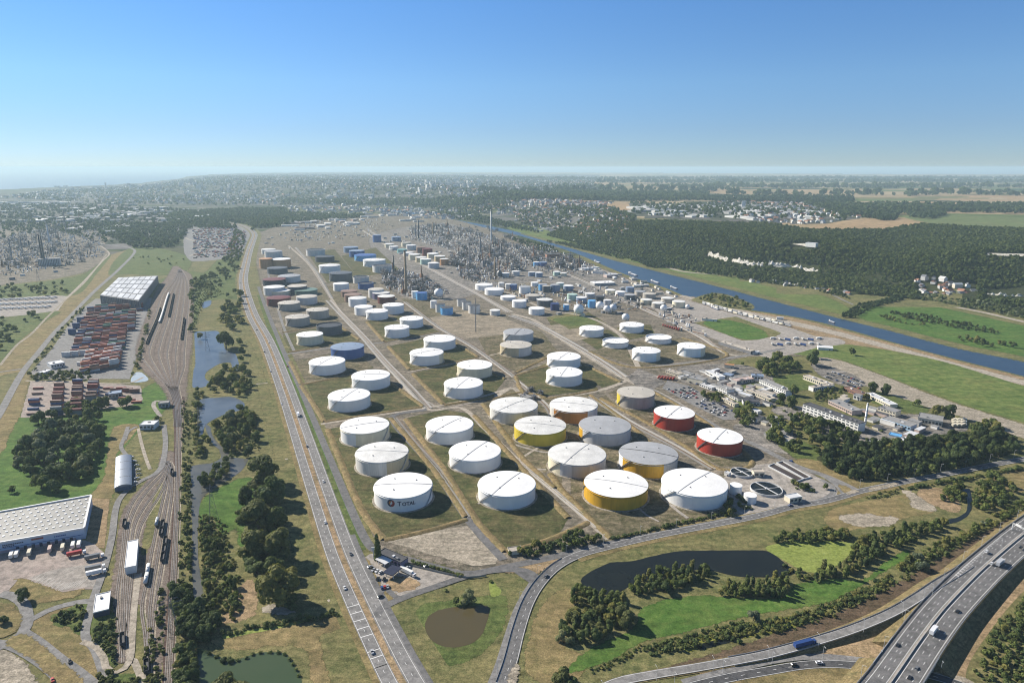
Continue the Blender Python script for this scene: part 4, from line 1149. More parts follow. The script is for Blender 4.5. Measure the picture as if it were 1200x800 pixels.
BLUE = pmat('blue_tank_paint', (.070, .135, .33), 0.5, var=0.12, scale=0.12, streak=True)
BLUEL = pmat('light_blue_tank_paint', (.14, .40, .70), 0.5, var=0.12, scale=0.12, streak=True)
BGREY = pmat('blue_grey_tank_paint', (.235, .30, .40), 0.55, var=0.14, scale=0.12, streak=True)
NAVY = pmat('navy_tank_paint', (.035, .05, .15), 0.5, var=0.12, scale=0.12, streak=True)
RED = pmat('red_tank_paint', (.40, .042, .024), 0.5, var=0.12, scale=0.12, streak=True)
MAROON = pmat('maroon_tank_paint', (.16, .045, .040), 0.6, var=0.18, scale=0.12, streak=True)
BROWNP = pmat('brown_tank_paint', (.26, .17, .125), 0.6, var=0.18, scale=0.12, streak=True)
ORANGE = pmat('orange_tank_paint', (.52, .21, .035), 0.55, var=0.22, scale=0.12, streak=True)
ORTAN = pmat('rust_orange_paint', (.50, .27, .13), 0.6, var=0.18, scale=0.12, streak=True)
YELL = pmat('yellow_tank_paint', (.60, .47, .045), 0.5, var=0.12, scale=0.12, streak=True)
AMBER = pmat('amber_tank_paint', (.60, .34, .025), 0.5, var=0.22, scale=0.12, streak=True)
PALEG = pmat('pale_green_tank_paint', (.48, .62, .52), 0.5, var=0.12, scale=0.12, streak=True)
TEAL = pmat('teal_tank_paint', (.20, .40, .38), 0.55, var=0.12, scale=0.12, streak=True)
DGREEN = pmat('dull_green_tank_paint', (.14, .22, .18), 0.6, var=0.14, scale=0.12, streak=True)
PURPLE = pmat('purple_grey_tank_paint', (.16, .14, .24), 0.6, var=0.14, scale=0.12, streak=True)
ROOFW = pmat('white_roof_paint', (.82, .81, .78), 0.6, var=0.10, scale=0.07)
ROOFD = pmat('dirty_white_roof_paint', (.74, .73, .69), 0.65, var=0.22, scale=0.07)
ROOFG = pmat('grey_roof_paint', (.36, .365, .37), 0.6, var=0.16, scale=0.08)
ROOFT = pmat('tan_roof_paint', (.52, .48, .41), 0.65, var=0.18, scale=0.08)
ROOFK = pmat('dark_roof', (.060, .063, .07), 0.7, var=0.2, scale=0.1)
STEEL = pmat('walkway_steel', (.20, .20, .20), 0.6, 0.3, 0.2)
WALKM = pmat('grey_walkway', (.52, .52, .52), 0.6, 0.2, 0.15)
PIPEG = pmat('grey_pipe', (.30, .29, .27), 0.6, 0.1, 0.25)
RUSTP = pmat('rusty_pipe', (.26, .17, .11), 0.7, 0.1, 0.25)
PIPEW = pmat('pale_pipe', (.50, .475, .43), 0.5, 0.1, 0.15)
PAD = gmat('tank_pad', (.33, .295, .24), (.28, .25, .20), (.22, .195, .155), 12, 3)
TANKS = {}
def tank(l, r, top, bot, shell, roof, label, line=None, patches=(), stair=True, floating=False, group=None, ph=None):
 cx = (l + r) / 2
 P = G(cx, bot)
 dirv = Vector((P.x, P.y, 0)).normalized()
 Rr = 10.0
 for _ in range(6):
  C = P + dirv * Rr
  Rr = (r - l) / 2 * depth_of(C + Vector((0, 0, 10))) / FPX
 C = P + dirv * Rr
 C.z = 0.0
 Q = C + dirv * Rr
 yn = (400 - top) / FPX
 t = Q.y / (CP + yn * SP)
 H = max(3.0, CAMZ + t * (-SP + yn * CP))
 big = (r - l) > 24
 mid = (r - l) > 14
 n = 72 if big else (40 if mid else 24)
 o = thing('storage_tank', label, 'tank', C, 0, group)
 base_a = math.atan2(-dirv.y, -dirv.x)      # towards the camera
 mats = [shell] + [p[2] for p in patches]
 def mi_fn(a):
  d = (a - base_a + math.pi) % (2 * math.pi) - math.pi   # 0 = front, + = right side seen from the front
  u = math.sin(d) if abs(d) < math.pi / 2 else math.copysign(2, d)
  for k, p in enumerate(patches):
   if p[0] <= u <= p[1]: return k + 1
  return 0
 sh = MB()
 lip = 0.9 if floating else 0.0
 sh.cyl((0, 0, 0), Rr, H, n, cap=False, mi_fn=mi_fn if patches else None)
 if floating:
  sh.cyl((0, 0, H - 3.0), Rr - .25, 3.0, n, cap=False)
  sh.ring((0, 0, H - .05), Rr - .3, Rr + .25, 0.2, n)
 sh.build('shell', mats, o)
 rf = MB()
 if floating:
  rf.cyl((0, 0, H - 2.6), Rr - .3, 0.5, n)
  rf.build('roof', roof, o)
 else:
  rf.cyl((0, 0, H), Rr + .18, 0.22, n, cap=False, bottom=True)
  k = 3
  hh = 0.045 * Rr
  for i in range(k):
   r0 = (Rr + .18) * (1 - i / k); r1 = (Rr + .18) * (1 - (i + 1) / k)
   z0 = H + .22 + hh * (1 - (1 - i / k) ** 2); z1 = H + .22 + hh * (1 - (1 - (i + 1) / k) ** 2)
   if i < k - 1: rf.cyl((0, 0, z0), r0, z1 - z0, n, r2=r1, cap=False)
   else: rf.cone((0, 0, z0), r0, z1 - z0, n, smooth=True)
  ro_ = rf.build('roof', roof, o)
 if big:
  g = MB(); g.ring((0, 0, H - 1.5), Rr - .05, Rr + .75, 0.3, n);
  g.build('wind_girder', shell if not floating else STEEL, o)
  pd = MB(); pd.cyl((0, 0, 0.3), Rr + 2.4, 0.35, n, r2=Rr + 1.6); pd.build('base_ring', PAD, o)
 if line is not None and mid:
  hh = 0.045 * Rr if not floating else -2.0
  w = MB()
  a = base_a + R(line)
  m_ = 10
  pts = []
  for i in range(m_ + 1):
   f = i / m_ * 2 - 1
   rr = f * (Rr - .2)
   z = H + .3 + (hh * (1 - f * f) if not floating else -2.0)
   pts.append(Vector((rr * math.cos(a), rr * math.sin(a), z)))
  nn = Vector((-math.sin(a), math.cos(a), 0)) * (.36 if big else .3)
  for p, q in zip(pts[:-1], pts[1:]):
   vs = []
   for c in (p, q):
    for s_, z in ((-1, .06), (-1, .25), (1, .25), (1, .06)): vs.append(c + nn * s_ + Vector((0, 0, z)))
   w.add(vs, [(0, 1, 5, 4), (1, 2, 6, 5), (2, 3, 7, 6)])
  w.build('roof_walkway', WALKM if roof not in (ROOFG,) else MATS['dark_roof'], o)
 if big:
  a1 = base_a + R(ph if ph is not None else -33); a0 = a1 - R(32)
  s = MB(); m_ = 16
  for i in range(m_):
   f0, f1 = i / m_, (i + 1) / m_
   vs = []
   for f in (f0, f1):
    a = a0 + (a1 - a0) * f; z = 0.5 + (H - .5) * f
    for rr in (Rr + .1, Rr + 1.25):
     for dz in (-.25, .15): vs.append((rr * math.cos(a), rr * math.sin(a), z + dz))
    vs.append(((Rr + 1.25) * math.cos(a), (Rr + 1.25) * math.sin(a), z + 1.2))
   s.add(vs, [(0, 2, 7, 5), (1, 6, 8, 3), (0, 5, 6, 1), (2, 3, 8, 7), (3, 8, 9, 4), (4, 9, 8, 3)])
  s.build('stairway', STEEL if shell not in (WHITE, WHITE2, CREAM) else MATS['light_grey_tank_paint'], o)
  if not floating:
   for (u_, v_) in ((.42, .3), (-.35, .4), (-.25, -.45)):
    v = MB(); v.cyl((u_ * Rr, v_ * Rr, H + .2 + 0.045 * Rr * (1 - u_ * u_ - v_ * v_)), .75, .8, 8)
    v.build('roof_hatch', STEEL, o)
 TANKS[label] = (o, C, Rr, H, base_a)
 return o, C, Rr, H, base_a
tank(440, 507.5, 553.5, 600, WHITE, ROOFW, 'white tank lettered with a company name, frontmost beside the highway', line=82, ph=78)
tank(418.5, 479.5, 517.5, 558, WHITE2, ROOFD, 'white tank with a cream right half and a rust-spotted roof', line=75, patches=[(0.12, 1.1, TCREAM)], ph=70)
tank(401, 457, 488, 523, CREAM, ROOFW, 'cream sided tank with clean white roof, third from the front beside the highway', line=-80, patches=[(-1.1, -.35, WHITE)], ph=70)
tank(386.5, 434.5, 455, 483, WHITE, ROOFW, 'white tank with a dark stair line, nearest the highway just behind the cross street', line=-28)
tank(413.5, 457.5, 433, 457.5, WHITE, ROOFW, 'white tank with two dark vertical pipes, between the pipe corridor and the dark blue tank', line=80)
tank(364, 405, 417.5, 440, WHITE, ROOFW, 'white tank standing in front of the dark blue tank, next to the highway verge', line=-30)
tank(389, 427, 401, 421.5, BLUE, BGREY, 'large dark blue tank with a blue-grey roof, alone of its colour in the front rows')
tank(349, 379, 388, 405, CREAM, ROOFW, 'cream tank beside the dark slate tank, near the highway')
tank(372, 401, 377, 393, SLATE, DARK, 'dark slate tank with a sunken black roof, just behind the cream tank', floating=True)
tank(336, 363, 368, 383, GTAN, ROOFT, 'grey-tan tank behind the cream tank, nearest the highway', line=70)
tank(360, 385.5, 360, 374, GTAN, ROOFT, 'grey-tan tank with a pale rim, right of the one nearest the highway')
tank(327, 352, 352, 364.5, GTAN, ROOFT, 'grey-tan tank in front of the maroon tank by the highway')
tank(560.5, 627.5, 551.5, 597.5, WHITE, ROOFW, 'frontmost clean white tank of the second row, above the hedge by the road', line=-30)
tank(527, 587, 516, 555, WHITE, ROOFW, 'white tank with dark spots on its roof, second of the second row', line=-30)
tank(500, 555, 487, 521.5, WHITE, ROOFW, 'white tank just past the cross street in the second row', line=-38)
tank(521, 566, 441.5, 468, WHITE, ROOFW, 'white tank with a dark diagonal stair, close in front of a white-topped cream tank', line=-22)
tank(536, 577, 421.5, 444, CREAM, ROOFW, 'white roofed tank with cream lower shell, behind the one with a diagonal stair')
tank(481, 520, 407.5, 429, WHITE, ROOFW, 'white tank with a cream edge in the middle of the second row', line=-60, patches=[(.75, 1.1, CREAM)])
tank(497, 534, 392, 411, WHITE, ROOFW, 'plain white tank touching the pipe corridor, behind the cream-edged one')
tank(451.5, 480, 380, 396.5, WHITE, ROOFW, 'white tank with blue seams left of its twin by the pipe corridor', line=60)
tank(469, 496, 370, 385, WHITE, ROOFW, 'white tank on the grass right of the blue-seamed one')
tank(429.5, 455, 361.5, 375.5, WHITE, ROOFW, 'white tank in front of a white pair near the dark process unit')
tank(416, 437, 357, 370, WHITE, ROOFW, 'small white tank left of a white pair near the dark process unit')
tank(449, 473.5, 354.5, 368.5, WHITE, ROOFW, 'white tank at the right of a white pair near the dark process unit')
tank(409, 430, 347, 360, WHITE, ROOFD, 'white tank with a flat rim in front of the two brown tanks')
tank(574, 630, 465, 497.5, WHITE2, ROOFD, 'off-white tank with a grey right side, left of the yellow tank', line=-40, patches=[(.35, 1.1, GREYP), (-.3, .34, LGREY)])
tank(602.5, 663, 487, 523.5, YELL, ROOFD, 'bright lemon yellow tank with white roof', line=78)
tank(644, 699.5, 464.5, 497, WHITE2, ROOFD, 'orange banded tank with white roof behind the lemon yellow tank', line=80, patches=[(-.8, .55, ORANGE)])
tank(678, 738, 487, 523, LGREY, ROOFG, 'grey roofed light grey tank with yellow left edge', line=None, patches=[(-1.1, -.82, AMBER)])
tank(642, 709, 518, 560.5, LGREY, ROOFD, 'off-white roofed grey tank behind the frontmost amber tank', line=-25, patches=[(-1.1, -.55, CREAM), (-.2, .4, GREYP)])
tank(724.5, 792, 517.5, 560.5, GREYP, ROOFG, 'grey roofed tank with amber front panel', line=80, patches=[(-1.1, -.86, WHITE), (-.85, .55, AMBER)])
tank(683.5, 757.5, 550, 598.5, AMBER, ROOFW, 'frontmost amber yellow tank with a dark line across its white roof', line=80, ph=-70)
tank(774, 849, 549, 597.5, WHITE, ROOFW, 'large white tank at the front right, beside the sewage works', line=-28)
tank(722.5, 766, 452.5, 479.5, GTAN, ROOFT, 'tan-grey tank with a yellow left edge beside the staff car park', patches=[(-1.1, -.8, YELL)], line=None)
tank(765.5, 812, 475, 505.5, RED, ROOFW, 'red tank with white roof nearer the car park', line=-20)
tank(816, 867.5, 501.5, 535, RED, ROOFW, 'red tank with white roof nearer the sewage works', line=-16)
tank(640, 682, 429.5, 453.5, WHITE, ROOFW, 'white tank in front of its white twin by the wide dirt corridor', line=-12)
tank(641, 680, 412, 433, WHITE, ROOFW, 'white tank hidden partly behind its white twin by the wide dirt corridor', line=-20)
tank(586, 623, 399, 418.5, TCREAM, ROOFT, 'pinkish tan tank in front of a light grey tank', patches=[(.2, 1.1, LGREY)], line=50)
tank(590, 625, 384.5, 402, LGREY, ROOFG, 'light grey tank behind the pinkish tan tank', line=-15)
tank(740.5, 773, 406, 424.5, WHITE, ROOFW, 'white tank with green tinted right edge by the east cross road', patches=[(-.4, .7, pmat('pale_aqua_paint', (.68, .78, .80), .5, var=.1, scale=.12, streak=True)), (.7, 1.1, CREAM)])
tank(793.5, 825, 401, 419, WHITE, ROOFW, 'white tank with pale blue shell nearest the loading rack', patches=[(-.5, .7, MATS['pale_aqua_paint']), (.7, 1.1, CREAM)])
tank(706, 736, 395, 408.5, WHITE, ROOFW, 'low white tank with a sunken roof in the middle of six small whites', floating=True, line=30)
tank(756.5, 786, 391, 403.5, WHITE, ROOFW, 'low white tank with a sunken roof right of the middle', floating=True, line=20)
tank(679, 707, 381, 395.5, WHITE, ROOFW, 'white tank on a round pad near the wide dirt corridor', line=40)
tank(726, 754, 377, 390.5, WHITE, ROOFW, 'white tank farthest back of the six small whites, below the ball tanks', line=40)
far = [
 (314, 341, 346, 359.5, MAROON, MAROON, 'maroon tank with maroon roof next to the highway'),
 (348, 372, 345, 357.5, LGREY, ROOFT, 'grey-white tank right of the maroon tank'),
 (346, 372, 337, 346.5, DGREEN, DGREEN, 'dull green tank between grey-white and cream tanks'),
 (318, 341, 338, 347, CREAM, ROOFW, 'cream tank just behind the maroon tank'),
 (338, 360, 333, 345, SLATE, ROOFT, 'dark tank with pale roof between two white tanks by the highway'),
 (310, 334, 334, 346.5, WHITE2, ROOFD, 'white tank nearest the highway, in front of the dark maroon low tank'),
 (309, 335, 325, 335.5, DARK, MAROON, 'low black tank with a maroon rim by the highway'),
 (327, 352, 321, 331.5, WHITE2, ROOFG, 'white tank with a dark roof right of the low black tank'),
 (314, 337, 312, 321.5, SLATE, SLATE, 'slate tank in front of the two orange tanks'),
 (319, 341, 302, 314.5, ORTAN, ROOFW, 'orange tank with white roof at the far end of the highway row'),
 (305, 320, 302, 315, ORTAN, ORTAN, 'small plain orange tank at the far end of the highway row'),
 (311, 331, 293, 302.5, WHITE2, ROOFG, 'white tank with a dark roof, last of the highway row'),
 (307, 323, 291, 298, WHITE2, ROOFD, 'white tank behind the last one of the highway row'),
 (359.5, 381, 291, 300.5, WHITE2, ROOFK, 'white tank with a black roof at the far end of the inner row'),
 (370, 392, 299, 307.5, DARK, DARK, 'black tank in front of the black-roofed white one'),
 (374.5, 399, 309, 320.5, WHITE, ROOFD, 'white tank with a notched roof in the inner row'),
 (386.5, 413, 317.5, 330.5, SLATE, SLATE, 'dark grey tank in the inner row behind a small white one'),
 (391, 409, 330.5, 341.5, WHITE, ROOFW, 'small white tank in front of the dark grey tank'),
 (400, 419, 339, 348.5, BROWNP, BROWNP, 'brown tank, the rear one of the brown pair'),
 (404, 424, 343, 354.5, BROWNP, BROWNP, 'brown tank, the front one of the brown pair'),
 (414, 432.5, 322.5, 332.5, WHITE2, ROOFK, 'white tank with a black roof left of the dark process unit'),
 (420, 438, 330, 339.5, BLUE, ROOFK, 'dark blue tank left of the dark process unit'),
 (432, 450, 337, 349.5, WHITE2, ROOFT, 'white tank with a pale rim beside the purple one'),
 (437, 457, 341, 351.5, PURPLE, ROOFD, 'purple-grey tank with a white roof near the dark process unit'),
 (443, 463, 345, 356.5, MAROON, ROOFD, 'maroon and white tank near the dark process unit'),
 (403, 420, 288.5, 296.5, BGREY, BGREY, 'blue-grey tank at the far end of the blue row'),
 (409.5, 427.5, 292.5, 301.5, BLUE, BGREY, 'blue tank, middle of the blue row'),
 (416, 441, 297, 306.5, BLUEL, BLUE, 'bright blue wide tank, front of the blue row'),
 (426, 452, 302.5, 313, WHITE, ROOFD, 'white tank between the bright blue tank and a black-roofed one'),
 (437, 461, 309, 320, WHITE2, ROOFK, 'white tank with a black roof behind the dark process unit'),
 (451, 462, 285, 290.5, CREAM, ROOFW, 'small cream tank at the back left of the middle cluster'),
 (456, 467, 288, 293.5, WHITE2, ROOFW, 'small white tank at the left of the middle cluster'),
 (470.5, 482, 283.5, 289.5, CREAM, ROOFT, 'small cream tank at the back of the middle cluster'),
 (476, 487.5, 286.5, 293, WHITE2, ROOFW, 'small white tank with a greenish shell in the middle cluster'),
 (465.5, 477, 291.5, 297, TEAL, TEAL, 'small teal tank in the middle cluster'),
 (473, 485, 295, 300.5, WHITE2, ROOFW, 'small white tank in front of the teal tank'),
 (488, 499, 289, 296.5, BROWNP, BROWNP, 'small brown tank next to the maroon one in the middle cluster'),
 (495, 507, 290.5, 300, MAROON, MAROON, 'maroon tank of the middle cluster'),
 (479, 492.5, 297, 305, CREAM, ROOFW, 'cream tank in the front line of the middle cluster'),
 (487, 500, 300.5, 308, TCREAM, ROOFW, 'tan tank in the front line of the middle cluster'),
 (500.5, 514.5, 296, 303, CREAM, ROOFW, 'cream tank right of the maroon one in the middle cluster'),
 (509, 522, 299, 307, TCREAM, ROOFW, 'tan tank at the right of the middle cluster'),
 (492.5, 505.5, 302.5, 310.5, PALEG, ROOFW, 'pale green tank in the front line of the middle cluster'),
 (515.5, 526, 302.5, 311, ORTAN, ROOFD, 'orange-left tank at the right end of the middle cluster'),
 (501.5, 514.5, 307, 315, LGREY, ROOFW, 'grey tank nearest the pipes in the middle cluster'),
 (437, 447, 275, 284, BLUE, BGREY, 'tall blue tank at the far west of the refinery'),
 (459, 470, 277, 283, BGREY, BGREY, 'blue-grey tank at the far west of the refinery'),
 (557, 577.5, 331.5, 340.5, WHITE, ROOFW, 'white tank behind the wide white one beside the pipe road'),
 (568, 590.5, 336.5, 346.5, WHITE, ROOFW, 'wide white tank beside the pipe road in the centre'),
 (586.5, 604.5, 345.5, 352.5, WHITE, ROOFW, 'low white tank in front of the wide white one'),
 (600, 617, 350.5, 361, WHITE, ROOFW, 'white tank beside the pipes left of a white-roofed dark one'),
 (619.5, 638, 359, 369.5, WHITE, ROOFW, 'white tank left of the navy drum'),
 (615.5, 633.5, 344, 352.5, GTAN, ROOFT, 'tan tank with a pale roof in the centre'),
 (629, 647.5, 349, 359.5, SLATE, ROOFD, 'dark tank with a white roof in the centre'),
 (608, 622, 334.5, 344.5, WHITE, ROOFG, 'white upright tank with a dark rim in the centre'),
 (584, 591, 330.5, 337.5, WHITE2, ROOFW, 'small white upright tank left of the white-blue pair'),
 (592, 599, 332, 339.5, WHITE2, ROOFW, 'small white upright tank beside the little blue one'),
 (598, 606, 332.5, 340, BLUE, BGREY, 'little blue upright tank in the centre'),
 (622, 631, 330, 336, WHITE, ROOFW, 'small white tank behind the blue-grey row'),
 (631, 641, 332, 341, BLUEL, ROOFG, 'blue tank at the left of the blue-grey row'),
 (635.5, 645, 334, 343, SLATE, ROOFT, 'grey tank in the blue-grey row'),
 (645, 656, 332.5, 342.5, BGREY, ROOFG, 'blue-grey tank in the blue-grey row'),
 (652, 661, 330.5, 338, PALEG, ROOFW, 'pale green tank in the blue-grey row'),
 (660, 672, 333.5, 341.5, BGREY, ROOFW, 'blue-grey tank with white roof at the right of the blue-grey row'),
 (664.5, 676.5, 343.5, 352.5, PALEG, PALEG, 'mint green tank in the east cluster'),
 (675, 687.5, 347, 355.5, BGREY, ROOFW, 'blue-white tank right of the mint green one'),
 (685.5, 697, 342.5, 350.5, LGREY, ROOFW, 'light grey tank behind the blue-white one'),
 (697, 708, 346, 354, DARK, DARK, 'black tank in the east cluster'),
 (688.5, 698, 351, 361, BLUEL, BLUEL, 'sky blue upright tank in the east cluster'),
 (707, 716, 350.5, 359.5, LGREY, ROOFW, 'pale upright tank behind the white ball tanks'),
 (709, 721, 338.5, 345, CREAM, ROOFW, 'cream tank at the east side'),
 (721, 732.5, 340.5, 347.5, WHITE, ROOFW, 'small white tank at the east side'),
 (731, 744, 344, 352, SLATE, ROOFG, 'dark grey tank at the east side'),
 (733, 743, 335.5, 343, BGREY, BGREY, 'blue-grey block tank at the east side'),
 (743.5, 756, 340, 348, GTAN, ROOFG, 'brownish tank at the east side'),
 (753, 768, 342.5, 350.5, GTAN, ROOFT, 'tan tank with a pale roof at the east side'),
 (750.5, 764, 349.5, 357, CREAM, ROOFD, 'cream tank in front of the tan one at the east side'),
 (763.5, 777, 353.5, 361.5, GTAN, ROOFD, 'tan tank beside a small ball tank at the east side'),
 (774.5, 789.5, 347.5, 355.5, GTAN, ROOFD, 'tan tank with white roof second from the canal'),
 (787.5, 802.5, 351.5, 361, CREAM, ROOFD, 'cream tank with white roof nearest the canal'),
 (648, 657, 317.5, 323.5, PALEG, ROOFW, 'pale green tank behind the white shed'),
 (656, 664, 319, 324, CREAM, ROOFW, 'cream tank behind the white shed'),
 (625, 632, 306.5, 312, BLUEL, ROOFW, 'small bright blue tank in the far process area'),
 (632, 641, 306.5, 312.5, BLUE, BGREY, 'small dark blue tank in the far process area'),
 (588, 597, 319, 325, LGREY, ROOFW, 'small grey tank left of the far blue-grey pair'),
 (600, 609, 317, 323.5, LGREY, ROOFW, 'small light grey tank in the far blue-grey group'),
 (619, 627, 318, 324, BGREY, ROOFD, 'small blue-grey tank in the far blue-grey group'),
 (627, 636, 318.5, 325, BGREY, ROOFW, 'small blue-grey tank with white roof in the far group'),
]
for t in far:
 tank(t[0], t[1], t[2], t[3], t[4], t[5], t[6], floating=t[5] in (ROOFK,))
drums = [(504.5, 512, 351.5, 361.5, WHITE, ROOFW, 'white drum at the left of the front drum row'), (510.5, 522, 355, 366.5, WHITE2, ROOFK, 'white drum with a black rim in the front drum row'),
 (516.5, 531, 358.5, 369.5, BLUEL, ROOFK, 'blue and white drum in the front drum row'), (535.5, 546, 349.5, 359.5, WHITE2, ROOFK, 'white drum with a dark lid beside the pipe road'),
 (541.5, 552.5, 352.5, 363.5, WHITE2, ROOFK, 'second dark-lidded white drum beside the pipe road'), (549, 562.5, 356, 368, WHITE2, ROOFK, 'nearest dark-lidded white drum beside the pipe road'),
 (574, 586, 362, 370, WHITE2, ROOFW, 'low white drum beyond the pipe road'), (482.5, 490.5, 340.5, 349.5, WHITE, ROOFW, 'white upright drum beside the blue block'),
 (487.5, 501, 341.5, 352, BLUEL, BLUE, 'bright blue drum beside the white ball tank'), (645, 655.5, 354.5, 364.5, NAVY, NAVY, 'navy drum near the big ball tank'),
 (660, 667, 356, 364, BLUEL, ROOFW, 'pale blue drum near the big ball tank')]
for d in drums:
 tank(*d[:6], d[6], floating=False)
def sphere_tank(l, r, top, bot, label, mat_=None):
 cx = (l + r) / 2
 P = G(cx, bot)
 rad = (r - l) / 2 * depth_of(P) / FPX
 o = thing('ball_tank', label, 'spherical tank', P)
 zc = rad * 1.25
 MB().sphere((0, 0, zc), rad, 24, 14).build('vessel', mat_ or WHITE, o)
 for i in range(8):
  a = math.pi * i / 4 + .2
  MB().tube((rad * .93 * math.cos(a), rad * .93 * math.sin(a), 0), (rad * .93 * math.cos(a), rad * .93 * math.sin(a), zc * .95), .4, 6).build('leg', LGREY, o)
 w = MB(); w.cyl((0, 0, zc + rad), rad * .28, .5, 12); w.tube((rad * .9, -.4, 0), (rad * .2, -.4, zc + rad * 1.02), .5, 5)
 w.build('stair_and_platform', STEEL, o)
 return o
for l, r, t, b, lab in ((509, 519.5, 339, 349.5, 'white ball tank beside the bright blue drum'), (672, 684, 356.5, 369.5, 'largest white ball tank, beside the navy drum'), (698, 708, 354, 364, 'white ball tank at the back of a trio'),
      (707, 715.5, 358.5, 367, 'white ball tank in front of a trio'), (714, 722.5, 356, 365.5, 'white ball tank at the right of a trio'), (728.5, 737.5, 366.5, 377, 'lone white ball tank behind six small white tanks'),
      (773.5, 781.5, 358, 365.5, 'small white ball tank beside the tan tanks'), (803, 808, 357, 362, 'tiny white ball tank nearest the canal')):
 sphere_tank(l, r, t, b, lab)
ob, C, Rr, H, ba = TANKS['white tank lettered with a company name, frontmost beside the highway']
INK = pmat('navy_lettering', (.030, .028, .075), 0.5, var=0.05)
INKR = pmat('red_lettering', (.30, .045, .035), 0.5, var=0.05)
INKO = pmat('orange_lettering', (.55, .22, .05), 0.5, var=0.05)
def bend(me, x_off, z_off, lift=0.25):
 for v in me.vertices:
  s = v.co.x + x_off
  a = ba + s / (Rr + lift)
  z = v.co.y + z_off
  v.co = ((Rr + lift) * math.cos(a), (Rr + lift) * math.sin(a), z)
def text_mesh(txt, size):
 cu = bpy.data.curves.new('lettering', 'FONT')
 cu.body = txt; cu.size = size; cu.offset = 0.16; cu.extrude = 0.0
 to = bpy.data.objects.new('lettering', cu); COL.objects.link(to)
 bpy.context.view_layer.update()
 me = bpy.data.meshes.new_from_object(to.evaluated_get(bpy.context.evaluated_depsgraph_get()))
 bpy.data.objects.remove(to)
 return me
def letters(txt, size, x, z):
 me = text_mesh(txt, size)
 w = max(v.co.x for v in me.vertices)
 bend(me, x, z)
 me.materials.clear(); me.materials.append(INK)
 link('lettering', me, ob)
 return w
xx = -7.0
w = letters('T', 7.2, xx, 8.0)
w2 = letters('OTAL', 5.6, xx + w + .7, 8.0)
def blob(pts, m, lift):
 mb = MB()
 vs = []
 for (x, y) in pts:
  a = ba + (x - 14.2) / (Rr + lift)
  vs.append(((Rr + lift) * math.cos(a), (Rr + lift) * math.sin(a), 10.6 + y))
 mb.add(vs, [tuple(range(len(vs)))])
 mb.build('roundel', m, ob)
def crescent(r0, r1, a0, a1, off):
 P = [(r0 * math.cos(R(a0 + (a1 - a0) * i / 14)), r0 * math.sin(R(a0 + (a1 - a0) * i / 14))) for i in range(15)]
 Q = [(off[0] + r1 * math.cos(R(a0 + (a1 - a0) * i / 14)), off[1] + r1 * math.sin(R(a0 + (a1 - a0) * i / 14))) for i in range(15)]
 return P + Q[::-1]
blob(crescent(4.3, 2.6, 70, 275, (.7, 0)), INK, .22)
blob(crescent(4.3, 2.2, -85, 60, (-.5, .3)), INKR, .24)
blob(crescent(2.5, 1.2, 90, 220, (.3, -.2)), INKO, .26)
PIPES = [([(384, 352), (403, 372), (426, 396), (451, 425), (477, 452), (501, 479)], 'pale pipe bundle in the first corridor, behind the cross street', 5, 3.2),
         ([(462, 490), (485, 519), (511, 548), (534, 579), (552, 606)], 'pale pipe bundle down the first corridor to the gravel plot', 3, 2.4),
         ([(474, 354), (514, 384), (552, 406), (602, 442)], 'pipe bundle along the second corridor behind the white tanks', 4, 3.0),
         ([(604, 446), (640, 476), (650, 500)], 'pipe bundle between the off-white and the orange banded tanks', 3, 2.2),
         ([(692, 465), (715, 480), (740, 496), (766, 510), (792, 524), (836, 550)], 'white pipe bundle between the grey tanks and the red tanks', 4, 2.4),
         ([(598, 370), (632, 382), (662, 398), (696, 418), (732, 442)], 'pipe bundle beside the wide dirt corridor', 5, 3.0),
         ([(726, 351), (774, 372), (818, 394), (846, 412)], 'pipe bundle beside the east road', 4, 3.0),
         ([(430, 268), (470, 296), (520, 324), (560, 345), (596, 366)], 'long pipe bundle through the middle of the refinery', 6, 3.5),
         ([(590, 298), (650, 316), (716, 344), (768, 368)], 'long pipe bundle on the canal side', 4, 3.0),
         ([(346, 290), (368, 316), (388, 350)], 'pipe bundle between the highway rows', 4, 3.0),
         ([(605, 543), (632, 562), (658, 584), (700, 618)], 'single pale pipe beside the third corridor', 2, 1.6)]
for pts, lab, n, w in PIPES:
 P = path(pts, 12)
 o = thing('pipe_bundle', lab, 'pipes', P[0])
 for i in range(2 * n):
  mb = MB(); wall(mb, P, (i - n + .5) * 1.35 + (1.6 if i >= n else 0), .62, .5, .5)
  child(mb, 'pipe', (PIPEW, PIPEG, PIPEG, PIPEW, RUSTP, PIPEG, PIPEW)[(i * 3 + len(lab)) % 7], o)
for pts, w in (([(748, 594), (757, 603), (772, 611)], 1.5), ([(784, 590), (796, 600), (806, 607)], 2.5), ([(672, 520), (690, 530)], 1.5), ([(585, 585), (560, 590)], 2.0),
               ([(600, 520), (640, 530), (668, 524)], 2.5), ([(604, 541), (612, 549), (640, 550)], 2.5), ([(500, 470), (520, 478), (560, 470)], 2)):
 ribbon('path', path(pts, 6), w * 1.6, CONC, 12)
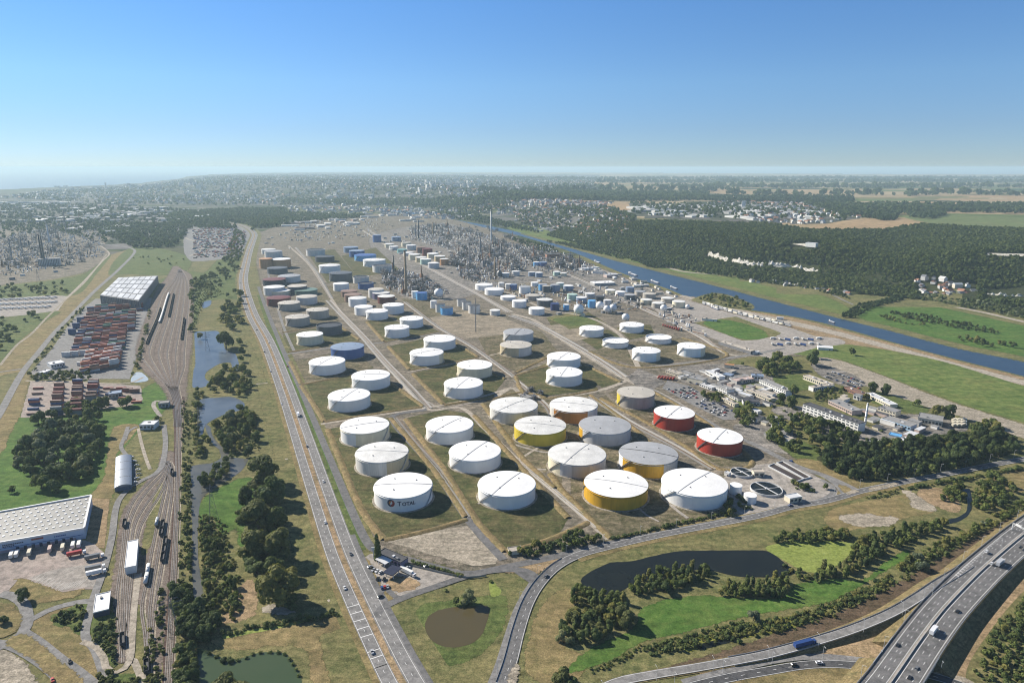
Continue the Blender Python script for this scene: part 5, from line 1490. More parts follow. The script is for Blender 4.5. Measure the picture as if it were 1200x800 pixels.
# ================================================================ refinery process units
DSTEEL = pmat('dark_process_steel', (.12, .115, .11), 0.6, 0.3, 0.3)
MSTEEL = pmat('grey_process_steel', (.20, .20, .205), 0.6, 0.2, 0.3)
ALU = pmat('vessel_cladding', (.42, .43, .44), 0.4, 0.4, 0.2)
RUSTY = pmat('rusty_steel', (.20, .105, .06), 0.8, 0, 0.3)
BRICKST = pmat('buff_stack', (.33, .24, .15), 0.8, 0, 0.15)
def frame_mesh(seed, m):
 r = random.Random(seed)
 mb = MB()
 w, d, h = r.uniform(20, 30), r.uniform(13, 18), r.uniform(14, 24)
 for x in (-w / 2, -w / 6, w / 6, w / 2):
  for y in (-d / 2, d / 2): mb.box((x, y, 0), (.7, .7, h))
 nl = int(h // 6)
 for k in range(1, nl + 1):
  z = k * 5.6
  x0 = -w / 2 if r.random() < .7 else -w / 6
  mb.box(((x0 + w / 2) / 2, 0, z), (w / 2 - x0, d, .3))
  for y in (-d / 2, d / 2):
   mb.box((0, y, z - .5), (w, .5, .5))
   for x in (-w / 3, 0, w / 3):
    if r.random() < .5: mb.tube((x - w / 6, y, z - 5), (x + w / 6, y, z), .22, 4)
 return mb, w, d, h
def make_unit(seed, m):
 r = random.Random(seed)
 mb, w, d, h = frame_mesh(seed, m)
 root = thing('process_unit', 'x', 'process unit')
 mb.build('steel_frame', m, root)
 for k in range(r.randint(2, 4)):
  v = MB(); x = r.uniform(-w / 2.6, w / 2.6); y = r.uniform(-d / 4, d / 4)
  if r.random() < .55:
   rad = r.uniform(1.2, 2.2); hh = r.uniform(h * .4, h * 1.05)
   v.cyl((x, y, 1), rad, hh, 12, cap=False); v.sphere((x, y, 1 + hh), rad, 12, 6, sz=.6)
  else:
   rad = r.uniform(1.3, 2.2); L = r.uniform(5, 9); z = r.choice((6.2, 11.8)) + rad
   v.tube((x - L / 2, y, z), (x + L / 2, y, z), rad, 12)
  v.build('vessel', ALU if r.random() < .45 else MSTEEL, root)
 for k in range(3):
  p = MB(); y = r.uniform(-d / 2, d / 2); z = r.choice((3, 6.4, 12.1))
  p.tube((-w * .7, y, z), (w * .7, y, z), .45, 6); p.tube((w * .7, y, z), (w * .7, y, 0.4), .45, 6)
  p.build('pipe', ALU if k == 0 else RUSTY, root)
 return root
def make_column(seed, m):
 r = random.Random(seed)
 root = thing('distillation_column', 'x', 'column')
 rad = r.uniform(1.6, 2.8); h = r.uniform(14, 27)
 v = MB(); v.cyl((0, 0, 0), rad * 1.15, 3, 16); v.cyl((0, 0, 3), rad, h * .6, 16, cap=False); v.cyl((0, 0, 3 + h * .6), rad, 1.4, 16, r2=rad * .8, cap=False)
 v.cyl((0, 0, 4.4 + h * .6), rad * .8, h * .34, 16, cap=False); v.sphere((0, 0, 4.4 + h * .94), rad * .8, 16, 6, sz=.7)
 v.build('shell', m, root)
 p = MB()
 for k in range(5):
  z = 3 + h * (.16 + .17 * k); p.ring((0, 0, z), rad * .8, rad + 1.4, .25, 14); p.ring((0, 0, z + 1.0), rad + 1.3, rad + 1.4, .12, 14)
 p.build('platforms', DSTEEL, root)
 l = MB(); l.tube((rad + .5, 0, 0), (rad + .5, 0, h), .35, 5); l.tube((-rad - .6, .4, 2), (-rad - .6, .4, h * .95), .5, 6); l.tube((-rad - .6, .4, h * .95), (0, .4, h + 2), .5, 6)
 l.build('riser_pipe', ALU, root)
 return root
def make_furnace(m):
 root = thing('process_furnace', 'x', 'furnace')
 b = MB(); b.box((0, 0, 2), (14, 8, 12)); b.add([(-7, -4, 14), (7, -4, 14), (7, 4, 14), (-7, 4, 14), (-2, -2, 20), (2, -2, 20), (2, 2, 20), (-2, 2, 20)], [(0, 1, 5, 4), (1, 2, 6, 5), (2, 3, 7, 6), (3, 0, 4, 7)]); b.build('firebox', m, root)
 for x in (-6.5, 6.5):
  for y in (-3.6, 3.6): MB().box((x, y, 0), (.8, .8, 2)).build('leg', DSTEEL, root)
 MB().cyl((0, 0, 20), 1.9, 26, 14, r2=1.5).build('flue', RUSTY, root)
 return root
UNITS = [make_unit(3, DSTEEL), make_unit(8, MSTEEL), make_unit(14, DSTEEL), make_unit(21, MSTEEL), make_unit(33, DSTEEL)]
COLS = [make_column(4, MSTEEL), make_column(9, ALU), make_column(15, DSTEEL)]
FURN = [make_furnace(MSTEEL), make_furnace(RUSTY)]
_used = set()
def put(proto, P, rz, sc, label, group):
 if proto.name not in _used:
  _used.add(proto.name)
  proto.location = P; proto.rotation_euler = (0, 0, rz); proto.scale = (sc, sc, sc)
  proto['label'] = label; proto['group'] = group
  return proto
 return dup(proto, P, rz, sc, label, group)
def unit_area(pts, n_u, n_c, n_f, lab, seed, rz, sc=(.8, 1.25)):
 r = random.Random(seed)
 pl = scatter(pts, n_u + n_c + n_f, 17, False, r)
 r.shuffle(pl)
 for i, P in enumerate(pl):
  a = rz + r.choice((0, math.pi / 2)) + r.uniform(-.05, .05)
  s_ = r.uniform(*sc)
  if i < n_u: put(r.choice(UNITS), P, a, s_, 'steel process frame with vessels and pipes in the ' + lab, 'steel frames of the ' + lab)
  elif i < n_u + n_c: put(r.choice(COLS), P, a, s_, 'tall distillation column with ringed platforms in the ' + lab, 'columns of the ' + lab)
  else: put(r.choice(FURN), P, a, s_, 'furnace box with a flue on top in the ' + lab, 'furnaces of the ' + lab)
GRID = math.atan2((G(608, 541) - G(502, 480)).y, (G(608, 541) - G(502, 480)).x)
unit_area([(447, 322), (470, 318), (505, 330), (524, 342), (505, 350), (478, 346), (452, 338)], 24, 7, 3, 'dark process unit beside the white tanks', 41, GRID, (.75, 1.1))
unit_area([(482, 266), (520, 264), (560, 274), (610, 290), (610, 300), (560, 300), (520, 290), (484, 279)], 52, 15, 5, 'far west process units', 42, GRID)
unit_area([(530, 298), (560, 296), (600, 300), (615, 312), (600, 322), (560, 330), (540, 325), (525, 310)], 38, 11, 5, 'central process units', 43, GRID)
unit_area([(600, 288), (640, 292), (690, 310), (680, 316), (640, 316), (610, 302)], 26, 8, 2, 'canal side process units', 44, GRID)
unit_area([(560, 262), (600, 276), (640, 292), (610, 290), (575, 278), (545, 268)], 14, 5, 1, 'units near the canal bend', 45, GRID, (.6, .9))
unit_area([(0, 282), (30, 276), (60, 268), (75, 285), (60, 300), (30, 310), (0, 322)], 44, 10, 4, 'plant left of the container warehouse', 46, .4)
unit_area([(-60, 285), (0, 278), (0, 325), (-60, 330)], 10, 4, 1, 'plant left of the container warehouse', 47, .4)
unit_area([(60, 296), (95, 285), (120, 290), (100, 308), (70, 314)], 12, 4, 1, 'plant left of the container warehouse', 48, .4, (.6, .95))
unit_area([(40, 262), (100, 258), (110, 268), (60, 272)], 12, 6, 2, 'smoking works by the port', 49, .2)
unit_area([(700, 345), (740, 336), (770, 346), (800, 360), (790, 366), (760, 362)], 8, 0, 0, 'pump area among the east tanks', 50, GRID, (.3, .5))
unit_area([(610, 462), (624, 456), (636, 462), (628, 470), (614, 468)], 5, 0, 0, 'pump station by the orange banded tank', 51, GRID, (.3, .4))
def stack(px, yb, yt, wpx, m, label, base_w=1.5, band=None):
 P = G(px, yb)
 d = depth_of(P)
 rad = max(.5, wpx / 2 * d / FPX)
 t = P.y / (CP + (400 - yt) / FPX * SP)
 H = CAMZ + t * (-SP + (400 - yt) / FPX * CP)
 o = thing('chimney_stack', label, 'chimney', P)
 MB().cyl((0, 0, 0), rad * base_w, H, 16, r2=rad * .9).build('shaft', m, o)
 MB().ring((0, 0, H * .97), rad * .85, rad * 1.25, H * .02, 16).build('rim', band or DSTEEL, o)
 l = MB(); l.tube((rad * base_w + .3, 0, 0), (rad + .3, 0, H * .98), .3, 5); l.build('ladder', STEEL, o)
 for k in (.35, .65):
  MB().ring((0, 0, H * k), rad * .9, rad * 1.9, .4, 14).build('platform', DSTEEL, o)
for s in ((476, 343, 293, 2.2, BRICKST, 'thick buff chimney rising from the dark process unit'), (461.5, 320, 299, 1.2, DSTEEL, 'slim dark chimney at the left of the dark process unit'),
          (575.5, 283, 246, 1.3, LGREY, 'very tall pale flare stack, highest thing in the refinery'), (490.6, 280, 257, 1.3, DSTEEL, 'dark chimney in the far west units, left of a pair'), (487, 278, 262, .9, MSTEEL, 'thin grey chimney left of the dark one in the far west units'),
          (507.5, 276, 260, 1.6, BRICKST, 'reddish chimney at the right of the far west units'), (550.6, 316, 288, 1.5, MSTEEL, 'grey chimney between the middle tank cluster and the centre'), (540, 278, 263, 1.2, DSTEEL, 'short dark chimney near the canal bend'),
          (563, 298, 278, 1.4, MSTEEL, 'grey chimney right of the central group'), (518, 277, 263, 1.2, DSTEEL, 'dark chimney before the canal bend'), (580, 325, 301, 1.8, BRICKST, 'yellowish chimney in the central process units'),
          (595, 313, 294, 1.2, DSTEEL, 'dark slim chimney right of the yellowish one'), (587, 300, 284, 1.2, MSTEEL, 'grey chimney behind the dark slim one'), (78, 273, 245, .9, MSTEEL, 'thin tall chimney beside the smoke plume'),
          (50.5, 311, 274, 1.6, DSTEEL, 'dark tall chimney of the left plant, the left one of two'), (53, 311, 276, 1.4, DSTEEL, 'dark tall chimney of the left plant, the right one of two'), (14, 303, 279, 1.2, MSTEEL, 'grey chimney near the edge of the left plant'),
          (26, 294, 277, 1.2, MSTEEL, 'short grey chimney at the back of the left plant'), (58, 284, 262, 1.6, LGREY, 'pale broad stack giving off the haze of the left plant'), (557.5, 389, 349, .3, MSTEEL, 'thin mast on the gravel field beside the drums'),
          (1013.5, 497, 472, 1.7, WHITE, 'white chimney at the end of the long office block')):
 stack(*s)
def cooling_hall():
 P, Q = G(45, 312), G(70, 311)
 o = thing('boiler_house', 'grey ribbed boiler house in front of the left plant', 'industrial hall', (P + Q) / 2, math.atan2((Q - P).y, (Q - P).x))
 L = (Q - P).length
 MB().box((0, 12, 0), (L, 24, 26)).build('wall', LGREY, o)
 MB().box((0, 12, 26), (L + 1, 25, .8)).build('roof', MSTEEL, o)
 for i in range(13):
  MB().box((-L / 2 + (i + .5) * L / 13, -.35, 1), (L / 13 * .45, .7, 25)).build('wall_rib', MSTEEL, o)
cooling_hall()
# ================================================================ buildings
WALLW = pmat('white_wall', (.72, .71, .67), .8, var=.1, scale=.1)
WALLC = pmat('cream_wall', (.66, .60, .46), .8, var=.1, scale=.1)
WALLB = pmat('light_blue_wall', (.36, .52, .66), .8, var=.1, scale=.1)
WALLG = pmat('grey_wall', (.38, .375, .36), .8, var=.12, scale=.1)
WALLP = pmat('pinkish_wall', (.52, .40, .35), .8, var=.12, scale=.1)
WALLBR = pmat('brick_wall', (.30, .15, .10), .85, var=.15, scale=.2)
WALLN = pmat('navy_wall', (.05, .06, .10), .7, var=.15, scale=.1)
RFG = pmat('grey_flat_roof', (.28, .275, .265), .85, var=.2, scale=.1)
RFT = pmat('tan_flat_roof', (.46, .41, .34), .85, var=.2, scale=.1)
RFD = pmat('dark_flat_roof', (.085, .085, .09), .8, var=.25, scale=.1)
RFR = pmat('tile_roof', (.30, .125, .075), .85, var=.25, scale=.3)
RFW = pmat('pale_metal_roof', (.66, .66, .65), .5, .1, .12, .08)
RFS = pmat('slate_roof', (.12, .125, .14), .75, var=.2, scale=.3)
RFBR = pmat('brown_roof', (.22, .13, .10), .85, var=.2, scale=.2)
GLASS = pmat('window_glass', (.045, .055, .07), .15, 0, .2, spec=.6)
def bld(label, p1, p2, w, h, wall, roof, cat='building', name='building', rows=1, gable=False, door=True, plant_=True, hill=False, side=0):
 A, B = (T(*p1), T(*p2)) if hill else (G(*p1), G(*p2))
 L = max(4.0, (B - A).length)
 ang = math.atan2((B - A).y, (B - A).x)
 C = (A + B) / 2
 if side: C = C + Vector((-math.sin(ang), math.cos(ang), 0)) * (w / 2 * side)
 o = thing(name, label, cat, C, ang)
 MB().box((0, 0, -.5 if hill else 0), (L, w, h + (.5 if hill else 0))).build('wall', wall, o)
 if gable:
  rr = MB(); rr.gable((0, 0, h + .002), (L, w), w * .22, over=.6); rr.build('roof', roof, o)
 else:
  rr = MB(); rr.box((0, 0, h + .002), (L + .5, w + .5, .35))
  for (x, y, dx, dy) in ((0, w / 2 + .05, L + .8, .35), (0, -w / 2 - .05, L + .8, .35), (L / 2 + .05, 0, .35, w - .3), (-L / 2 - .05, 0, .35, w - .3)): rr.box((x, y, h + .354), (dx, dy, .5))
  rr.build('roof', roof, o)
  if plant_ and L > 18:
   r = random.Random(int(L * 100))
   for k in range(int(min(5, L / 14))):
    MB().box((r.uniform(-L / 2.4, L / 2.4), r.uniform(-w / 4, w / 4), h + .36), (r.uniform(2, 4), r.uniform(1.5, 3), r.uniform(.8, 2))).build('roof_unit', RFW if k % 2 else MSTEEL, o)
 for k in range(rows):
  z = (k + .35) * h / max(rows, 1)
  hh = .42 * h / max(rows, 1)
  for sgn in (-1, 1):
   m_ = max(2, min(14, int(L / 4.2)))
   for i in range(m_):
    mb = MB(); mb.box((-L / 2 + (i + .5) * L / m_, sgn * (w / 2 + .02), z), (L / m_ * .66, .12, hh))
    mb.build('window', GLASS, o)
 if door: MB().box((L * .3, -w / 2 - .08, 0), (2.2, .2, min(2.6, h * .7))).build('door', WALLN, o)
 return o
B_ = [
 ('long white office block, three storeys, with a white chimney at its end', (944, 482), (1009, 506), 15, 13, WALLW, RFD, 3, False),
 ('L shaped tan roofed building north of the clipped trees, long wing', (944, 444), (974, 455), 13, 7, WALLC, RFT, 1, False),
 ('short white ended wing beside the clipped trees', (950, 458), (974, 455), 11, 7, WALLW, RFT, 1, False),
 ('white two storey block with grey roof beside the parking lawn', (893, 450), (924, 464), 13, 9, WALLW, RFG, 2, False),
 ('low cream range with dark roof above the round courtyard', (877, 459), (906, 471), 10, 5.5, WALLC, RFT, 1, False),
 ('red edged flat workshop behind the long office block', (976, 473), (1004, 486), 18, 6.5, WALLP, RFG, 1, False),
 ('brick red narrow workshop beside the gravel strip', (992, 457), (1014, 466), 12, 5.5, WALLBR, RFBR, 1, False),
 ('long pale green roofed shed beside the gravel strip', (1018, 464), (1047, 478), 13, 5.5, WALLC, RFW, 1, False),
 ('small white house-like block in front of the brick red workshop', (1001, 467), (1009, 469), 9, 8, WALLW, RFG, 1, False),
 ('cream two storey block with grey roof among lawns', (1031, 482), (1052, 488), 16, 8, WALLC, RFG, 2, False),
 ('light blue workshop building', (1037, 494), (1070, 504), 17, 7, WALLB, RFG, 1, False),
 ('large cream hall with grey roof left of the trailer row', (1076, 493), (1104, 498), 26, 9, WALLC, RFG, 1, False),
 ('small building with cyan roof by the wood edge', (1042, 511), (1056, 514), 10, 4, WALLW, BLUEL, 0, False),
 ('white tent-like shed at the edge of the dark wood', (1016, 522), (1032, 521), 11, 4.5, WALLW, ROOFW, 0, True),
 ('white flat canteen beside the dark wood', (1050, 520), (1062, 516), 9, 4, WALLW, RFW, 1, False),
 ('cream and dark gatehouse north of the car park', (782, 436), (798, 441), 11, 5, WALLC, RFT, 1, False),
 ('cream hall with a dark gateway facing the car park', (808, 446), (826, 450), 18, 8, WALLC, RFG, 0, False),
 ('long white workshop behind the cream hall', (830, 438), (846, 446), 12, 7, WALLW, RFW, 1, False),
 ('blue-grey roofed workshop right of the long white one', (848, 442), (858, 444), 14, 7, WALLG, BGREY, 1, False),
 ('low grey walled range with a reddish roof', (860, 449), (880, 446), 14, 5.5, WALLG, WALLP, 1, False),
 ('white block with blue-grey roof at the end of the grey range', (880, 444), (894, 445), 12, 8, WALLW, BGREY, 1, False),
 ('white windowed laboratory behind the car park trees', (842, 456), (856, 462), 16, 8, WALLW, RFG, 2, False),
 ('white annex with a dark roof near the laboratory', (856, 464), (868, 470), 11, 5, WALLW, RFD, 1, False),
 ('low cream range in front of the laboratory', (848, 469), (863, 477), 8, 5, WALLC, RFT, 1, False),
 ('dark roofed white hall beside the low cream range', (870, 473), (889, 474), 15, 6, WALLW, RFD, 1, False),
 ('small tan pump house on the lawn by the cross road', (849, 430), (860, 431), 10, 5.5, WALLC, ORTAN, 0, False),
 ('small grey roofed store behind the gatehouse', (800, 437), (812, 441), 9, 4, WALLG, RFG, 0, False),
 ('thin white store at the car park corner', (796, 444), (806, 442), 6, 4, WALLW, RFW, 0, False),
 ('white site office among parked cars', (822, 452), (836, 457), 9, 4.5, WALLW, RFW, 1, False),
 ('small white kiosk on the courtyard', (883, 482), (890, 485), 8, 4, WALLW, RFW, 1, False),
 ('white curved roof shed on the lorry park', (958, 409), (975, 410), 13, 5.5, WALLW, ROOFW, 0, True),
 ('tiny white pump house on the canal bank', (910, 374), (918, 374.5), 8, 5, WALLW, RFW, 0, False),
 ('long open loading rack roof beside the east road', (844, 403), (882, 415), 11, 6.5, MSTEEL, RFT, 0, False),
 ('white shed at the end of the loading rack', (881, 415), (889, 414), 8, 4, WALLW, RFW, 0, False),
 ('pale shed on the yard left of the green lawn', (823, 375), (840, 376.5), 13, 5, WALLW, RFT, 0, False),
 ('wide white roofed warehouse in the east of the refinery', (694, 334), (718, 333), 42, 8, WALLG, ROOFW, 0, False),
 ('white long shed near the canal quay', (680, 317), (700, 315), 24, 7, WALLW, RFW, 0, False),
 ('white shed with grey roof near the canal quay', (696, 320), (708, 321), 22, 8, WALLW, RFG, 0, False),
 ('pinkish hall near the canal quay', (709, 325), (722, 324), 22, 9, WALLP, RFW, 0, False),
 ('dark brick hall beside the canal', (640, 302), (657, 301.5), 30, 14, WALLBR, RFD, 0, False),
 ('small cream control room in the works yard', (922, 588), (936, 585.5), 9, 6, WALLC, RFW, 1, False),
 ('small cream machine house between the round basins', (882, 557), (894, 557), 9, 6, WALLC, RFT, 1, False),
 ('small white store left of the round basins', (850, 556), (855, 558), 5, 4, WALLW, RFW, 0, False),
 ('flat grey service building at the gravel corner', (612, 466), (622, 470), 9, 6, WALLG, RFG, 1, False),
]
for b in B_:
 bld(b[0], b[1], b[2], b[3], b[4], b[5], b[6], rows=b[7], gable=b[8])
def basin(cx, cyb, wpx, label, h=3.0):
 P = G(cx, cyb); rad = wpx / 2 * depth_of(P) / FPX; C = P + Vector((P.x, P.y, 0)).normalized() * rad
 o = thing('round_basin', label, 'basin', C)
 MB().ring((0, 0, 0), rad - .7, rad, h, 56).build('wall', LGREY, o)
 MB().cyl((0, 0, .2), rad - .75, h - 1.2, 48).build('water_surface', LAKEW, o)
 MB().box((0, 0, h), (2 * rad, 1.6, .4), R(-65)).build('bridge_arm', LGREY, o)
 MB().box((0, 0, h - .6), (1.99 * rad, .7, .3), R(12)).build('scraper', LGREY, o)
 MB().cyl((0, 0, h - .9), 1.6, 1.6, 16).build('hub', LGREY, o)
basin(897, 582.5, 37, 'larger round settling basin of the sewage works')
basin(868.5, 560.5, 26, 'smaller round settling basin beside the red tank bund')
for cx, cyb, l, r, t, lab in ((862, 580.5, 854.5, 868.5, 565, 'white upright tank left of the large round basin'), (878, 591, 871, 885.5, 576.5, 'white upright tank in front of the large round basin')):
 tank(l, r, t, cyb, WHITE, ROOFW, lab)
for pts, lab in (([(900, 547), (907, 544), (942, 562), (934, 565)], 'long rectangular basin nearest the round basins'), ([(910, 543), (917, 541.5), (950, 560), (943, 562)], 'long rectangular basin nearest the side road')):
 P = [G(*p) for p in pts]
 c = sum(P, Vector()) / 4
 o = thing('long_basin', lab, 'basin', c)
 for i in range(4):
  a, b = P[i] - c, P[(i + 1) % 4] - c
  MB().box(((a + b).x / 2, (a + b).y / 2, 0), ((b - a).length, .8, 2.0 + .003 * i), math.atan2((b - a).y, (b - a).x)).build('wall', LGREY, o)
 MB().add([(p - c + Vector((0, 0, 1.0)))[:] for p in P], [(0, 1, 2, 3)] if (P[1] - P[0]).cross(P[2] - P[0]).z > 0 else [(3, 2, 1, 0)]).build('water_surface', pmat('sludge', (.07, .05, .035), .4), o)
def hall(corners, h, name, label, wall, roof, extra=None):
 """hall whose eaves are seen at four photo corners: far-left, far-right, near-right, near-left"""
 P = [G(x, y, h) for x, y in corners]
 c = sum(P, Vector()) / 4; c.z = 0
 o = thing(name, label, 'warehouse', c)
 Q = [(p.x - c.x, p.y - c.y) for p in P]
 if sum(Q[i][0] * Q[(i + 1) % 4][1] - Q[(i + 1) % 4][0] * Q[i][1] for i in range(4)) < 0: Q = Q[::-1]
 w = MB()
 n = 4
 w.add([(x, y, 0) for x, y in Q] + [(x, y, h) for x, y in Q], [(i, (i + 1) % n, n + (i + 1) % n, n + i) for i in range(n)])
 w.build('wall', wall, o)
 MB().add([(x, y, h) for x, y in Q], [(0, 1, 2, 3)]).build('roof', roof, o)
 return o, P, c
def lerp2(P, u, v):
 return (P[0].lerp(P[1], u)).lerp(P[3].lerp(P[2], u), v)
HV = 11.0
o, P, c = hall([(-70, 612.5), (107, 580.5), (98.6, 619), (-70, 648)], HV, 'white_warehouse', 'long white warehouse with blue stripes and rows of roof lights', pmat('bluish_white_cladding', (.44, .53, .66), .5, .1, .08, .05), pmat('ribbed_grey_roof', (.25, .245, .225), .6, .1, .14, .05))
def on_roof(mb, P, c, u0, u1, v0, v1, z0, z1):
 q = [lerp2(P, u0, v0), lerp2(P, u1, v0), lerp2(P, u1, v1), lerp2(P, u0, v1)]
 q = [(p.x - c.x, p.y - c.y) for p in q]
 if sum(q[i][0] * q[(i + 1) % 4][1] - q[(i + 1) % 4][0] * q[i][1] for i in range(4)) < 0: q = q[::-1]
 mb.prism(q, z0, z1)
for i, (u0, u1, v0, v1) in enumerate(((0, 1, -.012, .012), (0, 1, .99, 1.01), (.992, 1.008, .012, .99))):
 mb = MB(); on_roof(mb, P, c, u0, u1, v0, v1, HV - .4, HV + 1.3); mb.build('parapet', RFW, o)
for row in range(8):
 v = .09 + row * .118 - (.02 if row % 2 else 0)
 for k in range(22 if row % 2 else 21):
  u = .155 + .038 * k + (.012 if row % 2 else 0)
  if .60 + (.01 * row) < u < .635 + .01 * row or u > .985: continue
  if (row * 22 + k) % 2 and row > 99: continue
  pass
cnt = 0
for row in range(8):
 v = .09 + row * .118
 for k in range(14):
  u = .31 + .050 * k + (.018 if row % 2 else 0)
  if u > .985 or cnt >= 100: continue
  mb = MB(); on_roof(mb, P, c, u, u + .017, v, v + .030, HV + .02, HV + .55); mb.build('roof_light', ROOFW, o); cnt += 1
a, b = P[3] - c, P[2] - c
d = (b - a); d.z = 0; L = d.length; d.normalize(); nn = Vector((d.y, -d.x, 0)); ang = math.atan2(d.y, d.x)
if nn.y > 0: nn = -nn
def facade(u0, u1, z0, z1, m, name, out=.1):
 q = a + d * ((u0 + u1) / 2 * L) + nn * (out)
 MB().box((q.x, q.y, z0), ((u1 - u0) * L, out * 2, z1 - z0), ang).build(name, m, o)
SIGNR = pmat('faded_red_sign', (.36, .085, .05), .6, var=.1)
facade(0, .985, 4.6, 5.1, pmat('blue_stripe', (.045, .10, .30), .6, var=.05), 'stripe')
facade(.0, .93, .5, 2.6, pmat('pink_plinth', (.42, .30, .32), .8, var=.1), 'plinth')
facade(.615, .70, 8.0, 9.7, SIGNR, 'sign')
for k in range(7): facade(.775 + k * .013, .784 + k * .013 + (.002 if k % 3 else 0), 7.2, 8.4, MATS['blue_stripe'], 'sign_letter', .08)
for k in range(12): facade(.41 + k * .0125, .419 + k * .0125, 7.3, 8.5, INK, 'sign_letter', .08)
for k in range(6): facade(.41 + k * .014, .421 + k * .014, 5.6, 6.7, INK, 'sign_letter', .08)
for k in range(8): facade(.50 + k * .055, .522 + k * .055, .1, 4.0, WALLN, 'dock_door', .14)
HV2 = 24.0
o, P, c = hall([(139, 325), (185, 323), (162.5, 352.5), (117, 346)], HV2, 'container_warehouse', 'big grey hall with ribbed front and striped pale roof by the container yard', pmat('dark_ribbed_cladding', (.13, .135, .15), .6, .1, .12, .05), RFG)
for v in range(5):
 for u in range(7):
  mb = MB(); on_roof(mb, P, c, u / 7 + .008, (u + 1) / 7 - .012, .03 + v * .195, .03 + v * .195 + .165, HV2 + .02, HV2 + .9 + .002 * u); mb.build('roof_panel', (LGREY, RFW, LGREY)[(u * 2 + v) % 3], o)
a, b = P[3] - c, P[2] - c; d = (b - a); d.z = 0; L = d.length; d.normalize(); nn = Vector((d.y, -d.x, 0)); ang = math.atan2(d.y, d.x)
if nn.y > 0: nn = -nn
for k in range(22): facade(k / 22 + .005, k / 22 + .024, .5, HV2 - .5, MSTEEL, 'wall_rib', .3)
A, Bq = G(145.5, 539), G(145, 574.5)
dv = (Bq - A); L = dv.length; ang = math.atan2(dv.y, dv.x)
o = thing('arched_shed', 'grey shed with a curved ribbed roof beside a row of parked cars', 'shed', (A + Bq) / 2, ang)
w = 17.0
MB().box((0, 0, 0), (L, w, 5.0)).build('wall', pmat('dark_blue_shed_wall', (.10, .13, .19), .6), o)
rf = MB(); vs = []; nseg = 12
for i in range(nseg + 1):
 t = math.pi * (.12 + .76 * i / nseg)
 y = -math.cos(t) / math.cos(math.pi * .12) * (w / 2 + .4); z = 5.0 + (math.sin(t) - math.sin(math.pi * .12)) * 4.2
 vs += [(-L / 2 - .4, y, z), (L / 2 + .4, y, z)]
rf.add(vs, [(2 * i, 2 * i + 1, 2 * i + 3, 2 * i + 2) for i in range(nseg)], 0, True)
rf.add([vs[2 * i] for i in range(nseg + 1)], [tuple(range(nseg + 1))]); rf.add([vs[2 * i + 1] for i in range(nseg + 1)], [tuple(reversed(range(nseg + 1)))])
rf.build('roof', pmat('galvanised_roof', (.26, .29, .33), .45, .3, .12), o)
for k in (-.25, 0, .25):
 mb = MB()
 for i in range(nseg): mb.box((k * L, (vs[2 * i][1] + vs[2 * i + 2][1]) / 2, (vs[2 * i][2] + vs[2 * i + 2][2]) / 2), (.5, 1.6, .18))
 mb.build('roof_rib', MSTEEL, o)
for lab, p1, p2, w, h, wa, ro_ in (('white flat railway building above the sidings loop', (167, 501), (184, 500.5), 17, 7, WALLW, RFW), ('small dark railway building beside the main tracks', (187, 476.5), (199, 475.5), 13, 7, WALLG, RFG),
                                  ('small blue-grey building among the dark containers', (128, 466), (143, 464), 16, 8, WALLG, BGREY), ('white office building at the corner of the container yard', (58, 431), (74, 428), 24, 8, WALLW, RFW),
                                  ('white low annex left of the container yard office', (48, 440), (58, 436), 12, 5, WALLW, RFW),
                                  ('grey hut with a flat roof beside the rail sidings', (122, 701), (119.5, 722), 11, 5, WALLN, RFW)):
 bld(lab, p1, p2, w, h, wa, ro_)
bld('petrol station shop with purple front and dark roof', (447, 650.5), (474, 662), 10, 5, pmat('mauve_wall', (.36, .27, .36), .7), RFD, name='petrol_station_shop', rows=1)
o = thing('fuel_canopy', 'dark blue roofed fuel canopy on posts in front of the station shop', 'canopy', G(460, 674), math.atan2((G(466, 673) - G(454, 669)).y, (G(466, 673) - G(454, 669)).x))
MB().box((0, 0, 5), (11, 14, .8)).build('roof', pmat('navy_canopy', (.022, .026, .05), .5), o)
for x in (-4, 4):
 for y in (-4, 4): MB().box((x, y, 0), (.5, .5, 5)).build('post', WALLW, o)
o = thing('pump_canopy', 'pale flat canopy over the pumps beside the shop', 'canopy', G(450, 661), .9)
MB().box((0, 0, 4.6), (9, 14, .6)).build('roof', RFW, o)
for x in (-3, 3):
 for y in (-4, 4): MB().box((x, y, 0), (.5, .5, 4.6)).build('post', WALLW, o)
o = thing('sign_pole', 'tall white price sign at the petrol station entrance', 'sign', G(438, 655))
MB().box((0, 0, 0), (.6, .6, 9)).build('pole', WALLW, o); MB().box((0, -.1, 9), (3.4, .5, 4)).build('panel', WALLW, o)
bld('white roofed little substation in the hedge by the front road', (596, 648), (611, 646), 8, 3.5, WALLC, RFT, rows=0)
fe = MB(); wall(fe, path([(440, 649), (470, 660), (508, 669.5), (548, 677.5), (570, 675)], 6), 0, .12, 1.9, .3)
tag(fe.build('boundary_fence', pmat('chain_link', (.30, .29, .26), .7)), 'long wire fence along the plant road behind the petrol station', 'fence')
